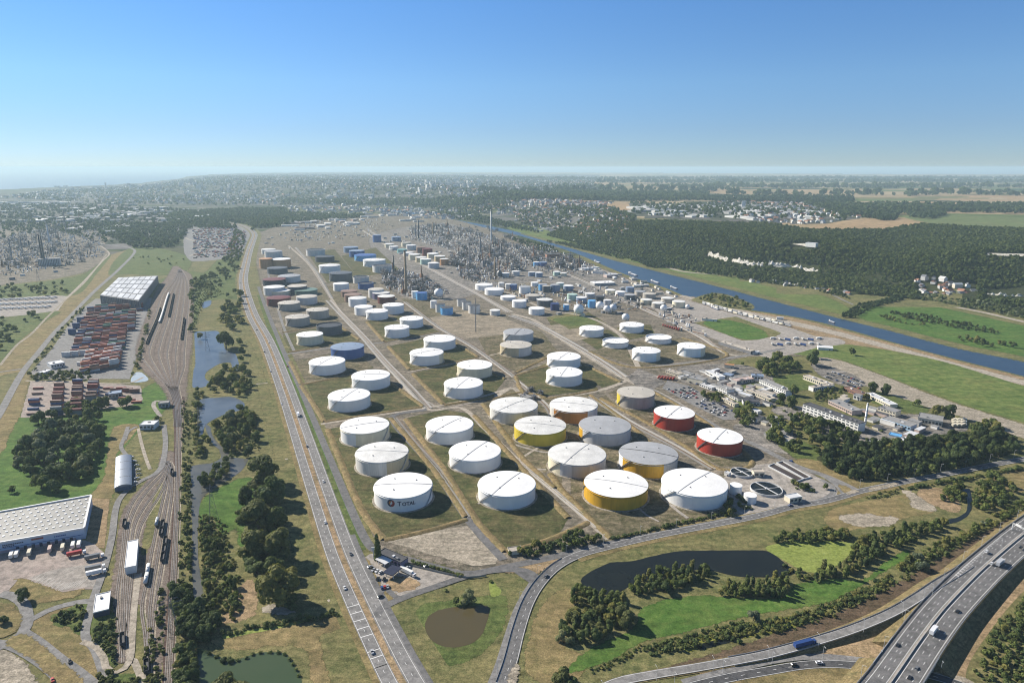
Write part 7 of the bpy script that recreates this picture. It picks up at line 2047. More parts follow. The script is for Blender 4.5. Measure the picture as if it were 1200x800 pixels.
# ================================================================ the largest 300 of each kind stand singly, the rest are one mass
_by = {}
for p in PLANTS: _by.setdefault(NAMES[p[0]][0], []).append(p)
_rest = []
for nm, L in _by.items():
 L.sort(key=lambda p: -(p[2] / depth_of(p[1])))
 for p in L[:296]:
  kind, P, w, label, group, leaf, asp, rz, i = p
  s_ = w / SIZE[kind][0]
  o = thing(nm, label, NAMES[kind][1], P, rz, group)
  o.scale = (s_, s_, s_ * asp) if kind != 'poplar' else (s_ * 1.5, s_ * 1.5, s_ * asp)
  link('crown' if kind != 'bush' else 'foliage', crown_mesh(kind, i, leaf), o)
  link('trunk' if kind != 'bush' else 'stem', VAR[kind][i][2], o)
 _rest += L[296:]
def leafmat_far(name, c1, c2, c3):
 m = leafmat(name, c1, c2, c3)
 return m
FARV = []
for i in range(8):
 rng = np.random.RandomState(900 + i); r = random.Random(900 + i)
 C, RA = [], []
 for k in range(7):
  a = r.uniform(0, 6.28); q = r.uniform(.1, 1) * .30
  C.append((q * math.cos(a), q * math.sin(a), r.uniform(.35, .8) - q * .3)); RA.append(r.uniform(.17, .28))
 FARV.append((C, RA))
def far_template(i, n, size):
 return cards(FARV[i][0], FARV[i][1], n, size, np.random.RandomState(50 + i), .45, 1.0, .02)
def mass(name, places, widths, heights, mats, n, size, seed, kind='stuff'):
 """many crowns in one mesh; crown template is one unit wide and one unit high"""
 rng = np.random.RandomState(seed)
 T_ = [far_template(i, n, size) for i in range(8)]
 Vs, Fs, mi = [], [], []
 off = 0
 for P, w, h in zip(places, widths, heights):
  V, F = T_[rng.randint(8)]
  a = rng.uniform(0, 6.28); ca, sa = math.cos(a), math.sin(a)
  X = np.empty_like(V)
  X[:, 0] = (V[:, 0] * ca - V[:, 1] * sa) * w + P[0]
  X[:, 1] = (V[:, 0] * sa + V[:, 1] * ca) * w + P[1]
  X[:, 2] = V[:, 2] * h + P[2] - .2
  Vs.append(X); Fs.append(F + off); off += len(V)
  mi.append(np.full(len(F), rng.randint(len(mats)), dtype=np.int32))
 if not Vs: return None
 o = link(name, npmesh(name, np.concatenate(Vs), np.concatenate(Fs), mats, np.concatenate(mi)))
 o['kind'] = kind
 return o
mass('shrubbery', [p[1] for p in _rest if p[0] == 'bush'], [p[2] * 1.15 for p in _rest if p[0] == 'bush'], [p[2] * .62 for p in _rest if p[0] == 'bush'], [LD, LM, LM, LO], 110, .085, 3)
rt = [p for p in _rest if p[0] != 'bush']
mass('woodland', [p[1] for p in rt], [p[2] * 1.15 for p in rt], [p[2] * 1.02 for p in rt], [LD, LD, LM, LM, LO], 260, .075, 4)
# ================================================================ wooded slopes across the canal
CLIFFS = [[(829, 299.5), (836, 301), (843, 303.5), (852, 306)], [(857, 306), (866, 308), (878, 310.5), (895, 313)], [(900, 311), (915, 313.5), (926, 314.5), (940, 317), (958, 321)], [(1156, 348), (1170, 350), (1184, 351.5), (1205, 353)]]
OPEN = [[(828, 294), (854, 299), (854, 308), (828, 301.5)], [(856, 300), (897, 306), (897, 314), (856, 308.5)], [(899, 305), (960, 311), (960, 321.5), (899, 313.5)], [(926, 283), (962, 283), (965, 293), (926, 292)],
  [(1155, 337), (1215, 338), (1215, 352), (1155, 349)], [(1155, 295), (1210, 296), (1210, 303), (1155, 301)], [(1070, 322), (1145, 330), (1142, 352), (1080, 350)]]
FW = [(640, 276), (660, 268), (700, 262), (745, 262), (790, 260), (830, 262), (900, 263), (932, 269), (960, 271.5), (1030, 270.5), (1080, 264), (1120, 267), (1200, 270), (1330, 273), (1330, 388), (1200, 362), (1120, 353), (1080, 353), (1010, 345), (950, 336), (880, 327), (800, 315), (760, 305), (700, 290), (670, 284)]
def far_places(pts, step, jit, seed, cut=(), keep=1.0):
 r = random.Random(seed)
 P = [T(*p) for p in pts]
 xs = [p.x for p in P]; ys = [p.y for p in P]
 out = []
 y = min(ys); row = 0
 while y < max(ys):
  x = min(xs) + (row % 2) * step / 2
  while x < max(xs):
   if r.random() < keep:
    q = Vector((x + r.uniform(-jit, jit), y + r.uniform(-jit, jit), 0))
    if inpoly(q.x, q.y, P):
     q.z = terr(q.x, q.y)
     if not cut or not any(inpoly(*proj(q + Vector((0, 0, 5))), c) for c in cut): out.append(q)
   x += step
  y += step * .87; row += 1
 return out
r = random.Random(77)
FD = leafmat('forest_leaves_dark', (.040, .064, .022), (.052, .080, .027), (.070, .098, .033))
FM = leafmat('forest_leaves', (.058, .084, .028), (.074, .104, .034), (.098, .124, .042))
FO_ = leafmat('forest_leaves_light', (.072, .095, .028), (.094, .116, .036), (.13, .145, .05))
pl = far_places(FW, 13.0, 5.5, 5, OPEN)
print('FOREST', len(pl))
w = [r.uniform(11, 18) * (1.25 if r.random() < .1 else 1) for _ in pl]
mass('forest', pl, w, [x * r.uniform(.75, 1.1) for x in w], [FD, FD, FD, FD, FM, FM], 50, .165, 6)
for c, pts in enumerate(CLIFFS):
 P = [T(*p) for p in pts]
 Q = resample(catmull(P, False, 6), 6)
 N = frames(Q)
 mb = MB(); vs = []; nr = 7
 rr = random.Random(c)
 for q, n in zip(Q, N):
  if n.y < 0: n = -n
  top = rr.uniform(9, 21)
  for k in range(nr):
   f = k / (nr - 1)
   out_ = rr.uniform(-1.6, 1.6)
   vs.append((q.x + n.x * (f * 7 + out_), q.y + n.y * (f * 7 + out_), terr(q.x, q.y) - 2 + f * top))
 for i in range(len(Q) - 1):
  for k in range(nr - 1): mb.add([], [], 0); mb.f.append([i * nr + k, (i + 1) * nr + k, (i + 1) * nr + k + 1, i * nr + k + 1]); mb.m.append(0); mb.sm.append(False)
 mb.v = vs
 o = mb.build('cliff', CHALKR); o['kind'] = 'structure'
drape('bare_ground', [(928, 286.5), (945, 285.5), (956, 288), (958, 290.5), (944, 289)], CHALK, 1.5, 20)
drape('road', [(1156, 297), (1200, 298), (1330, 303), (1330, 306), (1200, 301), (1156, 299.5)], CHALK, 1.5, 20)
# ================================================================ far woods, hedges and town trees
def wood(pts, step, keep, wmin, wmax, seed, name='woodland', mats=(FD, FD, FM), n=34, size=.2, cut=()):
 pl = far_places(pts, step, step * .45, seed, cut, keep)
 rr = random.Random(seed)
 w = [rr.uniform(wmin, wmax) for _ in pl]
 mass(name, pl, w, [x * rr.uniform(.7, 1.0) for x in w], list(mats), n, size, seed)
 return len(pl)
nn_ = 0
nn_ += wood([(185, 252), (250, 246), (335, 244), (345, 262), (318, 268), (300, 266), (258, 257), (200, 264)], 22, .5, 16, 28, 1, mats=(FM, FD, FO_))
nn_ += wood([(120, 262), (200, 262), (258, 258), (280, 268), (222, 268), (205, 290), (160, 292), (128, 278)], 20, .42, 14, 26, 2)
nn_ += wood([(290, 276), (300, 268), (330, 262), (420, 256), (430, 252), (340, 250), (300, 262)], 22, .55, 15, 26, 3)
nn_ += wood([(330, 238), (480, 242), (560, 252), (600, 246), (560, 238), (440, 236), (330, 232)], 30, .35, 20, 34, 4)
nn_ += wood([(600, 248), (720, 243), (745, 254), (740, 270), (700, 288), (650, 272), (610, 262)], 26, .42, 15, 26, 5)
nn_ += wood([(500, 248), (560, 252), (610, 264), (640, 276), (600, 268), (540, 258)], 20, .35, 14, 24, 6)
nn_ += wood([(430, 233), (560, 232), (640, 227), (740, 226), (830, 228), (830, 235), (720, 236), (600, 240), (500, 242)], 38, .75, 30, 52, 7)
nn_ += wood([(740, 250), (800, 256), (900, 258), (990, 258), (1010, 250), (930, 240), (840, 238), (740, 238)], 38, .3, 18, 30, 8)
nn_ += wood([(830, 231), (1000, 233), (1000, 238), (900, 237.5), (830, 236)], 34, .7, 26, 44, 9)
nn_ += wood([(940, 240), (1050, 240), (1110, 241), (1330, 241), (1330, 252), (1200, 250), (1100, 249), (1060, 251), (1000, 254)], 36, .7, 26, 42, 10)
nn_ += wood([(1010, 255), (1045, 249), (1052, 252), (1048, 258), (1035, 259)], 24, .8, 20, 32, 11)
nn_ += wood([(1058, 250), (1095, 248), (1110, 252), (1090, 257), (1068, 255)], 24, .8, 20, 30, 12)
for k, (ya, yb, xa, xb) in enumerate(((227.5, 229.5, 850, 1330), (219, 220.2, 640, 1330), (213.5, 214.3, 700, 1330), (209.2, 209.8, 560, 1330), (223.5, 225, 560, 860))):
 nn_ += wood([(xa, ya), ((xa + xb) / 2, ya - .6), (xb, ya), (xb, yb), ((xa + xb) / 2, yb + .5), (xa, yb)], 60, .24, 44, 84, 20 + k)
nn_ += wood([(0, 232), (60, 224), (200, 214), (260, 207), (340, 206), (700, 208), (690, 226), (560, 238), (440, 241), (300, 241), (130, 240)], 60, .27, 18, 36, 30, n=24, mats=(FM, FO_, FM))
nn_ += wood([(0, 262), (140, 262), (200, 286), (140, 290), (60, 270), (0, 280)], 30, .25, 14, 24, 31)
nn_ += wood([(640, 283), (670, 290), (725, 303), (800, 317), (880, 329), (950, 340), (1000, 352), (990, 345), (950, 335), (880, 325), (800, 313), (740, 301), (690, 288)], 11, .62, 7, 14, 32, 'hedgerow', (FM, FD, FO_), 60, .15)
nn_ += wood([(900, 322), (960, 330), (1060, 343), (1140, 352), (1200, 364), (1330, 388), (1330, 396), (1200, 374), (1140, 362), (1060, 349), (1000, 343), (940, 336)], 10, .8, 7, 14, 33, 'hedgerow', (FM, FO_, LP), 60, .15)
nn_ += wood([(985, 372), (1005, 358), (1060, 346), (1062, 351), (1020, 362), (1000, 374)], 9, .7, 7, 12, 34, 'hedgerow', (FM, FD), 60, .15)
nn_ += wood([(590, 276), (620, 283), (650, 291), (655, 296), (640, 297), (610, 286)], 13, .4, 9, 15, 35, 'hedgerow', (FM, FD), 60, .15)
nn_ += wood([(742, 304), (775, 308), (790, 314), (760, 314)], 12, .8, 10, 16, 36, 'hedgerow', (FD, FD), 60, .15)
nn_ += wood([(860, 322), (950, 330), (1010, 339), (1070, 346), (1150, 354), (1200, 361), (1330, 385), (1330, 372), (1200, 350), (1080, 340), (1010, 334), (950, 326)], 11, .75, 9, 16, 40, 'woodland', (FD, FM, FM), 50, .16, OPEN)
nn_ += wood([(1040, 366), (1100, 372), (1130, 380), (1170, 388), (1172, 392), (1120, 385), (1060, 373)], 9, .45, 6, 11, 41, 'hedgerow', (FD, FM), 60, .15)
nn_ += wood([(0, 240), (120, 240), (260, 250), (300, 262), (200, 266), (140, 280), (0, 264)], 40, .3, 18, 32, 42)
for k, (pts, st, kp) in enumerate((([(232, 600), (262, 612), (284, 690), (284, 728), (240, 728)], 4.2, .55), ([(213, 470), (226, 470), (224, 560), (226, 700), (208, 700), (212, 560)], 4.5, .3), ([(245, 500), (300, 486), (304, 530), (270, 538)], 5, .5), ([(222, 330), (240, 322), (262, 345), (240, 352), (226, 390)], 7, .5),
  ([(850, 748), (960, 718), (1050, 674), (1190, 592), (1200, 596), (1060, 684), (965, 730), (860, 756)], 4.2, .4), ([(760, 765), (850, 742), (884, 733), (884, 740), (800, 765)], 4, .5), ([(1140, 790), (1160, 740), (1210, 690), (1270, 680), (1270, 830), (1180, 830)], 4.5, .6), ([(163, 800), (185, 690), (195, 690), (190, 830)], 4, .3), ([(60, 724), (100, 706), (96, 744)], 4, .4), ([(112, 725), (138, 725), (134, 778), (112, 752)], 4, .4))):
 nn_ += wood(pts, st, kp, 2.4, 5.5, 50 + k, 'scrub', (LO, LM, LO, LM), 46, .17)
print('FARTREES', nn_)
# ================================================================ towns
HW = [pmat('town_wall_' + n_, c, .85, var=.1) for n_, c in (('white', (.68, .66, .61)), ('cream', (.56, .50, .40)), ('grey', (.40, .40, .39)), ('brick', (.34, .22, .17)))]
HR = [pmat('town_roof_' + n_, c, .8, var=.2) for n_, c in (('tile', (.32, .16, .10)), ('slate', (.15, .155, .17)), ('grey', (.32, .31, .30)), ('pale', (.60, .60, .57)))]
def house_mesh(L, w, h, wm, rm, gable):
 mb = MB(); mb.box((0, 0, -1.5), (L, w, h + 1.5), 0, 0)
 if gable: mb.gable((0, 0, h), (L, w), w * .38, 0, 1, .3)
 else: mb.box((0, 0, h), (L + .4, w + .4, .6), 0, 1)
 return mb
HOUSES = []
rr = random.Random(8)
for i in range(8): HOUSES.append(house_mesh(rr.uniform(10, 17), rr.uniform(8, 11), rr.uniform(4.5, 7), 0, 0, True))
def town_mass(name, items):
 V, F, M = [], [], []
 mb = MB()
 mb.sm = []
 for P, mb0, rz, s_, wi, ri in items:
  o_ = len(mb.v); ca, sa = math.cos(rz) * s_, math.sin(rz) * s_
  mb.v.extend([(v[0] * ca - v[1] * sa + P[0], v[0] * sa + v[1] * ca + P[1], v[2] * s_ + P[2]) for v in mb0.v])
  for f, m_ in zip(mb0.f, mb0.m):
   mb.f.append([k + o_ for k in f]); mb.m.append(wi if m_ == 0 else 4 + ri); mb.sm.append(False)
 o = mb.build(name, HW + HR); o['kind'] = 'stuff'
def spread(pts, n, seed, rot=None):
 r = random.Random(seed)
 return [(P, r.uniform(0, 3.14) if rot is None else rot + r.choice((0, 1.57)) + r.uniform(-.1, .1)) for P in scatter(pts, n, 0, True, r)]
ALLH = []
def add_houses(pts, n, seed, smin, smax, lab, grp, walls=(0, 0, 1, 2), roofs=(0, 1, 2)):
 r = random.Random(seed)
 for P, a in spread(pts, n, seed): ALLH.append((P, r.choice(HOUSES), a, r.uniform(smin, smax), r.choice(walls), r.choice(roofs), lab, grp))
add_houses([(600, 247), (720, 243), (738, 258), (740, 272), (700, 287), (655, 272), (605, 260)], 420, 1, .9, 1.6, 'pale house of the hillside village across the canal', 'houses of the hillside village')
add_houses([(1072, 326), (1100, 326), (1140, 336), (1142, 350), (1100, 349), (1078, 343)], 34, 2, .9, 1.5, 'house at the foot of the wooded slope beside the far road', 'houses below the wooded slope', roofs=(0, 0, 1, 3))
add_houses([(880, 328), (960, 336), (1000, 343), (1000, 346), (950, 340), (880, 331)], 16, 3, .8, 1.2, 'small house by the far road under the chalk cliff', 'houses under the cliff')
add_houses([(690, 262), (740, 260), (730, 274), (690, 280)], 70, 4, .9, 1.4, 'house among trees at the end of the wooded slope', 'houses among the slope trees', walls=(0, 1), roofs=(0, 0, 1))
add_houses([(900, 240), (990, 248), (1012, 256), (960, 263), (900, 262), (870, 256)], 240, 5, 1.0, 1.9, 'pale house of the suburb on the plateau', 'houses of the plateau suburb', roofs=(0, 1, 3, 3))
add_houses([(0, 232), (60, 223), (200, 213), (260, 206), (340, 205), (560, 205), (700, 207), (690, 226), (560, 238), (440, 242), (300, 240), (130, 238)], 9500, 6, 1.3, 2.7, 'x', 'x', walls=(0, 0, 0, 1, 2), roofs=(0, 1, 1, 2, 3))
add_houses([(500, 236), (640, 234), (720, 238), (700, 246), (600, 252), (520, 248)], 500, 7, 1.2, 2.2, 'x', 'x')
add_houses([(820, 238), (900, 235), (1010, 243), (990, 250), (900, 244)], 200, 8, 1.2, 2.0, 'x', 'x')
add_houses([(330, 242), (480, 244), (560, 254), (520, 258), (430, 250), (340, 250)], 260, 9, 1.2, 2.2, 'x', 'x', roofs=(0, 1, 2, 3))
ALLH.sort(key=lambda h: -(h[3] / depth_of(h[0])))
solo = [h for h in ALLH if h[6] != 'x'][:290]
ids = set(id(h) for h in solo)
HM_ = {}
for h in solo:
 P, mb0, a, s_, wi, ri, lab, grp = h
 k = (id(mb0), wi, ri)
 if k not in HM_: HM_[k] = mb0.mesh('house', [HW[wi], HR[ri]])
 o = link('house', HM_[k], None, P, a, s_)
 tag(o, lab, 'house', grp)
town_mass('town', [h[:6] for h in ALLH if id(h) not in ids])
def halls(pts, n, seed, smin, smax, hmin, hmax, lab, grp, name, cat, cols, rot=None, aspect=(1.2, 3), mind=0):
 r = random.Random(seed)
 for P in scatter(pts, n, mind, True, r):
  a = (r.uniform(0, 3.1) if rot is None else rot + r.choice((0, 1.57)) + r.uniform(-.06, .06))
  w_ = r.uniform(smin, smax); L = w_ * r.uniform(*aspect); h = r.uniform(hmin, hmax)
  wm, rm = r.choice(cols)
  mb = MB(); mb.box((0, 0, -2), (L, w_, h + 2), 0, 0); mb.box((0, 0, h), (L + 1, w_ + 1, .8), 0, 1)
  if name == 'industrial_hall' and r.random() < .5: mb.box((0, 0, h + .8), (L * .9, w_ * .15, 1.2), 0, 0)
  if name == 'tower_block':
   for k in range(1, int(h / 6)): mb.box((0, 0, k * 6), (L + .3, w_ + .3, 1.3), 0, 2)
   mb.box((L * .2, 0, h + .8), (5, 4, 3), 0, 0)
  o = mb.build(name, [wm, rm, GLASS])
  o.location = P; o.rotation_euler = (0, 0, a)
  tag(o, lab, cat, grp)
WR = [(HW[0], HR[3]), (HW[2], HR[3]), (HW[2], HR[2]), (HW[0], HR[2]), (HW[3], HR[2])]
halls([(735, 243), (800, 240), (900, 242), (960, 250), (900, 258), (820, 256), (750, 250)], 90, 11, 30, 60, 8, 13, 'white roofed hall of the business park on the plateau', 'halls of the plateau business park', 'industrial_hall', 'hall', [(HW[0], HR[3]), (HW[0], HR[3]), (HW[2], HR[3]), (HW[2], HR[2])], .5)
halls([(0, 236), (120, 238), (250, 248), (268, 256), (200, 262), (140, 278), (60, 266), (0, 262)], 120, 12, 30, 75, 8, 16, 'long hall of the distant port area', 'halls of the port area', 'industrial_hall', 'hall', WR, .3)
halls([(330, 250), (440, 250), (520, 258), (470, 262), (430, 264), (338, 274)], 60, 13, 22, 50, 7, 12, 'flat hall of the estate beyond the refinery', 'halls beyond the refinery', 'industrial_hall', 'hall', WR, .4)
halls([(600, 268), (640, 264), (720, 280), (690, 288), (660, 280)], 12, 14, 16, 30, 6, 9, 'hall by the road at the end of the canal meadow', 'halls by the canal meadow', 'industrial_hall', 'hall', WR, .9)
halls([(488, 214), (520, 212), (562, 213), (566, 222), (520, 226), (470, 224)], 46, 15, 16, 24, 28, 60, 'white tower block on the skyline plateau', 'tower blocks on the plateau', 'tower_block', 'tower block', [(HW[0], HR[3])], None, (1.5, 4))
halls([(372, 228), (400, 226), (440, 226), (440, 236), (380, 236)], 24, 16, 16, 24, 22, 40, 'cream tower block in the valley town', 'tower blocks in the valley town', 'tower_block', 'tower block', [(HW[0], HR[3]), (HW[1], HR[2])], None, (2, 5))
halls([(140, 219), (200, 216), (280, 219), (280, 226), (160, 226)], 26, 17, 22, 34, 35, 80, 'tall block of the harbour city near the sea', 'tall blocks of the harbour city', 'tower_block', 'tower block', [(HW[2], HR[2]), (HW[0], HR[2])], None, (1, 2))
halls([(60, 218), (130, 217), (140, 222), (80, 224)], 10, 18, 40, 60, 14, 24, 'harbour hall on the shore', 'halls on the shore', 'industrial_hall', 'hall', WR, .3)
bld('dark arched depot hall beyond the left plant, very long', (100, 254), (185, 250), 60, 16, WALLG, MSTEEL, rows=0, door=False, plant_=False)
bld('tall white church-like tower on the skyline of the harbour city', (124, 222), (125, 222), 26, 110, HW[0], HR[2], rows=0, door=False, plant_=False)
bld('white chalk villa among the trees above the cliff', (945, 288.5), (957, 290), 16, 14, WALLW, RFW, rows=0, door=False, plant_=False, hill=True)
bld('tall white tower block on the right of the business park', (869, 243), (873, 243), 18, 45, WALLW, RFW, rows=0, door=False, plant_=False, hill=True)
SM = bpy.data.materials.new('white_smoke'); SM.use_nodes = True
sn = SM.node_tree; sn.nodes.clear()
so = sn.nodes.new('ShaderNodeOutputMaterial'); sv = sn.nodes.new('ShaderNodeVolumePrincipled')
sv.inputs['Color'].default_value = (.95, .93, .9, 1); sv.inputs['Anisotropy'].default_value = 0.2
np_ = noise(sn, posn(sn), 1 / 45.0, 4, .6)
sn.links.new(mapr(sn, np_, 0.42, .7, 0.0, .010), sv.inputs['Density'])
sn.links.new(sv.outputs[0], so.inputs['Volume'])
B = G(70, 258); mb = MB(); nseg = 10; vs = []; ns = 10
for i in range(nseg + 1):
 f = i / nseg; rad = 8 + 46 * f ** .8
 c = B + Vector((210 * f ** 1.1, 120 * f, 40 + 130 * f ** .75))
 for k in range(ns):
  a = 2 * math.pi * k / ns; vs.append((c.x + rad * math.cos(a) * 1.2, c.y + rad * .3 * math.sin(a), c.z + rad * .8 * math.sin(a)))
mb.add(vs, [(i * ns + k, i * ns + (k + 1) % ns, (i + 1) * ns + (k + 1) % ns, (i + 1) * ns + k) for i in range(nseg) for k in range(ns)])
mb.add(vs[:ns], [tuple(range(ns))]); mb.add(vs[-ns:], [tuple(reversed(range(ns)))])
o = tag(mb.build('smoke', SM), kind='stuff')
bm = bmesh.new(); bm.from_mesh(o.data); bmesh.ops.remove_doubles(bm, verts=bm.verts[:], dist=.01); bmesh.ops.recalc_face_normals(bm, faces=bm.faces[:])
if bm.calc_volume(signed=True) < 0: bmesh.ops.reverse_faces(bm, faces=bm.faces[:])
bm.to_mesh(o.data); bm.free()
# ================================================================ containers
CC = [pmat('container_' + n_, c, .6, .1, .2) for n_, c in (('rust', (.46, .165, .10)), ('maroon', (.29, .095, .075)), ('orange', (.60, .28, .17)), ('grey', (.34, .34, .34)), ('blue', (.055, .095, .22)), ('white', (.66, .65, .62)), ('green', (.07, .19, .13)), ('brown', (.25, .15, .115)))]
CN = ['rust red', 'maroon', 'orange', 'grey', 'dark blue', 'white', 'green', 'brown']
CL, CWD, CH = 15.5, 3.1, 3.3
CMESH = []
for m in CC:
 mb = MB(); mb.box((0, 0, .02), (CL, CWD, CH - .05))
 for i in range(14):
  for s_ in (-1, 1): mb.box((-CL / 2 + (i + .5) * CL / 14, s_ * (CWD / 2 + .05), .25), (CL / 28, .1, CH - .6))
 for s_ in (-.7, .7): mb.box((CL / 2 + .04, s_, .2), (.08, 1.2, CH - .4))
 CMESH.append(mb.mesh('container', [m]))
NC = 0
extra = []
def container(P, rz, ci, lab, grp):
 global NC
 NC += 1
 if NC <= 298:
  o = link('shipping_container', CMESH[ci], None, P, rz)
  tag(o, CN[ci] + ' ' + lab, 'container', grp)
 else: extra.append((P, rz, ci))
r = random.Random(31)
jobs = []
for (x0, y0, x1, y1, n, hmax) in ((45, 456, 38, 486, 6, 3), (70, 455, 67, 486, 7, 5), (92, 453, 90, 486, 8, 5), (111, 453, 108, 474, 6, 5), (127, 456, 158, 460, 5, 2), (130, 463, 160, 472, 5, 2)):
 for i in range(n):
  f = i / max(1, n - 1)
  P = G(x0 + (x1 - x0) * f, y0 + (y1 - y0) * f)
  for k in range(r.randint(max(1, hmax - 2), hmax)):
   jobs.append((P + Vector((r.uniform(-.3, .3), r.uniform(-.3, .3), .3 + k * CH)), .12 + r.uniform(-.03, .03), r.choice((1, 7, 1, 0, 4, 7, 3)), 'container in the dark stacks of the near yard', 'containers of the near yard'))
for row in range(21):
 f = row / 20
 yb = 437 - 76 * f
 xl = 80 + 30 * f + (14 if row < 6 else -6); xr = 141 + 31 * f
 A, B_2 = G(xl, yb + 1.0), G(xr, yb - 4.5 - 3 * (1 - f))
 d = B_2 - A; L = d.length; d.normalize(); a = math.atan2(d.y, d.x)
 n = int(L / (CL + .5))
 base = r.choice((2, 3, 3, 4, 4))
 for i in range(n):
  P = A + d * (CL / 2 + i * (CL + .5))
  h = max(1, min(5, base + r.choice((-1, 0, 0, 1)) + (1 if i > n - 3 else 0)))
  if row < 5 and i < n - 4: h = 1
  cs = (0, 0, 1, 2, 1, 7, 1, 3, 5, 4, 0, 6) if row > 5 else (0, 1, 0, 2, 7, 5, 5)
  for k in range(h):
   if k < h - 2 and r.random() < .5 and row < 13 and i not in (0, n - 1): pass
   jobs.append((P + Vector((0, 0, .3 + k * CH)), a, r.choice(cs), 'container in the long rows of the main yard', 'containers of the main yard'))
for i in range(4):
 for k in range(3): jobs.append((G(78 + i * 9.5, 418 - i * 1.0) + Vector((0, 0, .3 + k * CH)), .15, 5, 'container in the pale block beside the yard office', 'white containers by the yard office'))
for i in range(5):
 for k in range(2): jobs.append((G(96 + i * 7.5, 428 - i * .8) + Vector((0, 0, .3 + k * CH)), .15, 5, 'container in the second pale block of the yard', 'white containers of the yard'))
for i in range(3):
 for k in range(4): jobs.append((G(85 + i * 5, 392 - i * 7) + Vector((0, 0, .3 + k * CH)), .15, 4, 'container in the dark blue block left of the rows', 'dark blue containers left of the rows'))
for j in jobs: container(*j)
mb = MB()
for P, rz, ci in extra: mb.box((P.x, P.y, P.z), (CL, CWD, CH - .05), rz, ci)
if extra: tag(mb.build('container_stacks', CC), kind='stuff')
# ================================================================ vehicles
TYRE = pmat('tyre', (.02, .02, .02), .9)
CARC = {n_: pmat('car_paint_' + n_, c, .35, .1, .05, spec=.5) for n_, c in (('white', (.78, .78, .77)), ('silver', (.45, .46, .47)), ('black', (.02, .02, .022)), ('red', (.40, .03, .025)), ('blue', (.03, .07, .22)), ('grey', (.16, .165, .17)))}
CARG = pmat('car_glass', (.02, .025, .03), .15, spec=.7)
def car_proto(col):
 root = thing('car', col + ' car', 'car')
 b = MB()
 prof = [(-2.15, .35), (-2.2, .75), (-1.9, .95), (-1.1, 1.0), (1.0, .98), (1.9, .82), (2.15, .6), (2.15, .35)]
 n = len(prof)
 vs = [(x, -.86, z) for x, z in prof] + [(x, .86, z) for x, z in prof]
 b.add(vs, [(i, (i + 1) % n, n + (i + 1) % n, n + i) for i in range(n)] + [tuple(reversed(range(n))), tuple(range(n, 2 * n))])
 b.build('body', CARC[col], root)
 c = MB()
 c.add([(-1.7, -.8, .96), (1.05, -.8, .96), (1.05, .8, .96), (-1.7, .8, .96), (-1.25, -.66, 1.42), (.3, -.66, 1.42), (.3, .66, 1.42), (-1.25, .66, 1.42)], [(0, 1, 5, 4), (1, 2, 6, 5), (2, 3, 7, 6), (3, 0, 4, 7)])
 c.build('windows', CARG, root)
 MB().box((-.48, 0, 1.42), (1.6, 1.34, .05)).build('car_roof', CARC[col], root)
 for x in (-1.35, 1.35):
  for y in (-.82, .82): MB().tube((x, y - .1, .32), (x, y + .1, .32), .32, 10).build('wheel', TYRE, root)
 return root
CARP = {}
def car(px, py_, rz, col, label, group=None, z=0.0, sc=1.25, P=None):
 P = P or G(px, py_, z)
 P = Vector((P.x, P.y, P.z + .75 if z == 0 else P.z + .42))
 if col not in CARP:
  o = car_proto(col); CARP[col] = o
  o.location = P; o.rotation_euler = (0, 0, rz); o.scale = (sc, sc, sc); o['label'] = label
  if group: o['group'] = group
  return o
 o = dup(CARP[col], P, rz, sc, label, group)
 if not group and 'group' in o: del o['group']
 return o
def dirat(P, path_):
 k = min(range(len(path_)), key=lambda i: (path_[i].xy - P.xy).length)
 d = path_[min(k + 1, len(path_) - 1)] - path_[max(k - 1, 0)]
 return math.atan2(d.y, d.x)
def truck(px, py_, rz, cab, box_, label, L=11.0, z=0.0, P=None, group=None, tank_=False):
 P = P or G(px, py_, z)
 P = Vector((P.x, P.y, P.z + (.6 if z == 0 else .4)))
 o = thing('lorry', label, 'lorry', P, rz, group)
 o.scale = (1.2, 1.2, 1.2)
 c = MB(); c.box((L / 2 + 1.2, 0, .6), (2.2, 2.4, 2.2)); c.build('cab', cab, o)
 MB().box((L / 2 + 2.32, 0, 1.7), (.08, 2.1, .9)).build('windscreen', CARG, o)
 b = MB()
 if tank_: b.tube((-L / 2, 0, 2.1), (L / 2 - .3, 0, 2.1), 1.2, 12)
 else: b.box((-.2, 0, 1.0), (L - .6, 2.5, 2.8))
 b.build('trailer', box_, o)
 for x in (-L / 2 + 1.2, -L / 2 + 2.4, L / 2 - 1.5, L / 2 + 1.4):
  for y in (-1.1, 1.1): MB().tube((x, y - .15, .5), (x, y + .15, .5), .5, 8).build('wheel', TYRE, o)
 return o
hl = lambda px, py_: dirat(G(px, py_), HL)
for px, py_, col, lab in ((379, 565, 'white', 'white car on the right carriageway beside the roadside clump'), (381, 613, 'white', 'white car on the left carriageway beside the roadside clump'), (404, 690, 'white', 'white car on the left carriageway near the rumble bars'),
  (436, 765, 'silver', 'silver car between the rumble bars at the bottom'), (310, 413, 'black', 'black car on the left carriageway beside the cream tank'), (315, 402, 'white', 'white car far up the right carriageway'), (330, 474, 'white', 'white car on the left carriageway beside the front white tanks'),
  (301, 387, 'black', 'black car on the left carriageway near the larger pond'), (317, 436, 'silver', 'silver car on the left carriageway below the black one'), (281.5, 332, 'black', 'black car on the far part of the dual carriageway'), (360, 524, 'grey', 'grey car on the right carriageway beside the third white tank'), (337, 430, 'red', 'small red car on the plant road'), (411, 650, 'grey', 'grey car on the right carriageway near the cypress')):
 car(px, py_, hl(px, py_), col, lab)
truck(349.5, 487, hl(350, 487), CARC['white'], CARC['white'], 'white lorry on the right carriageway', 9)
mw = lambda P: dirat(P, MW)
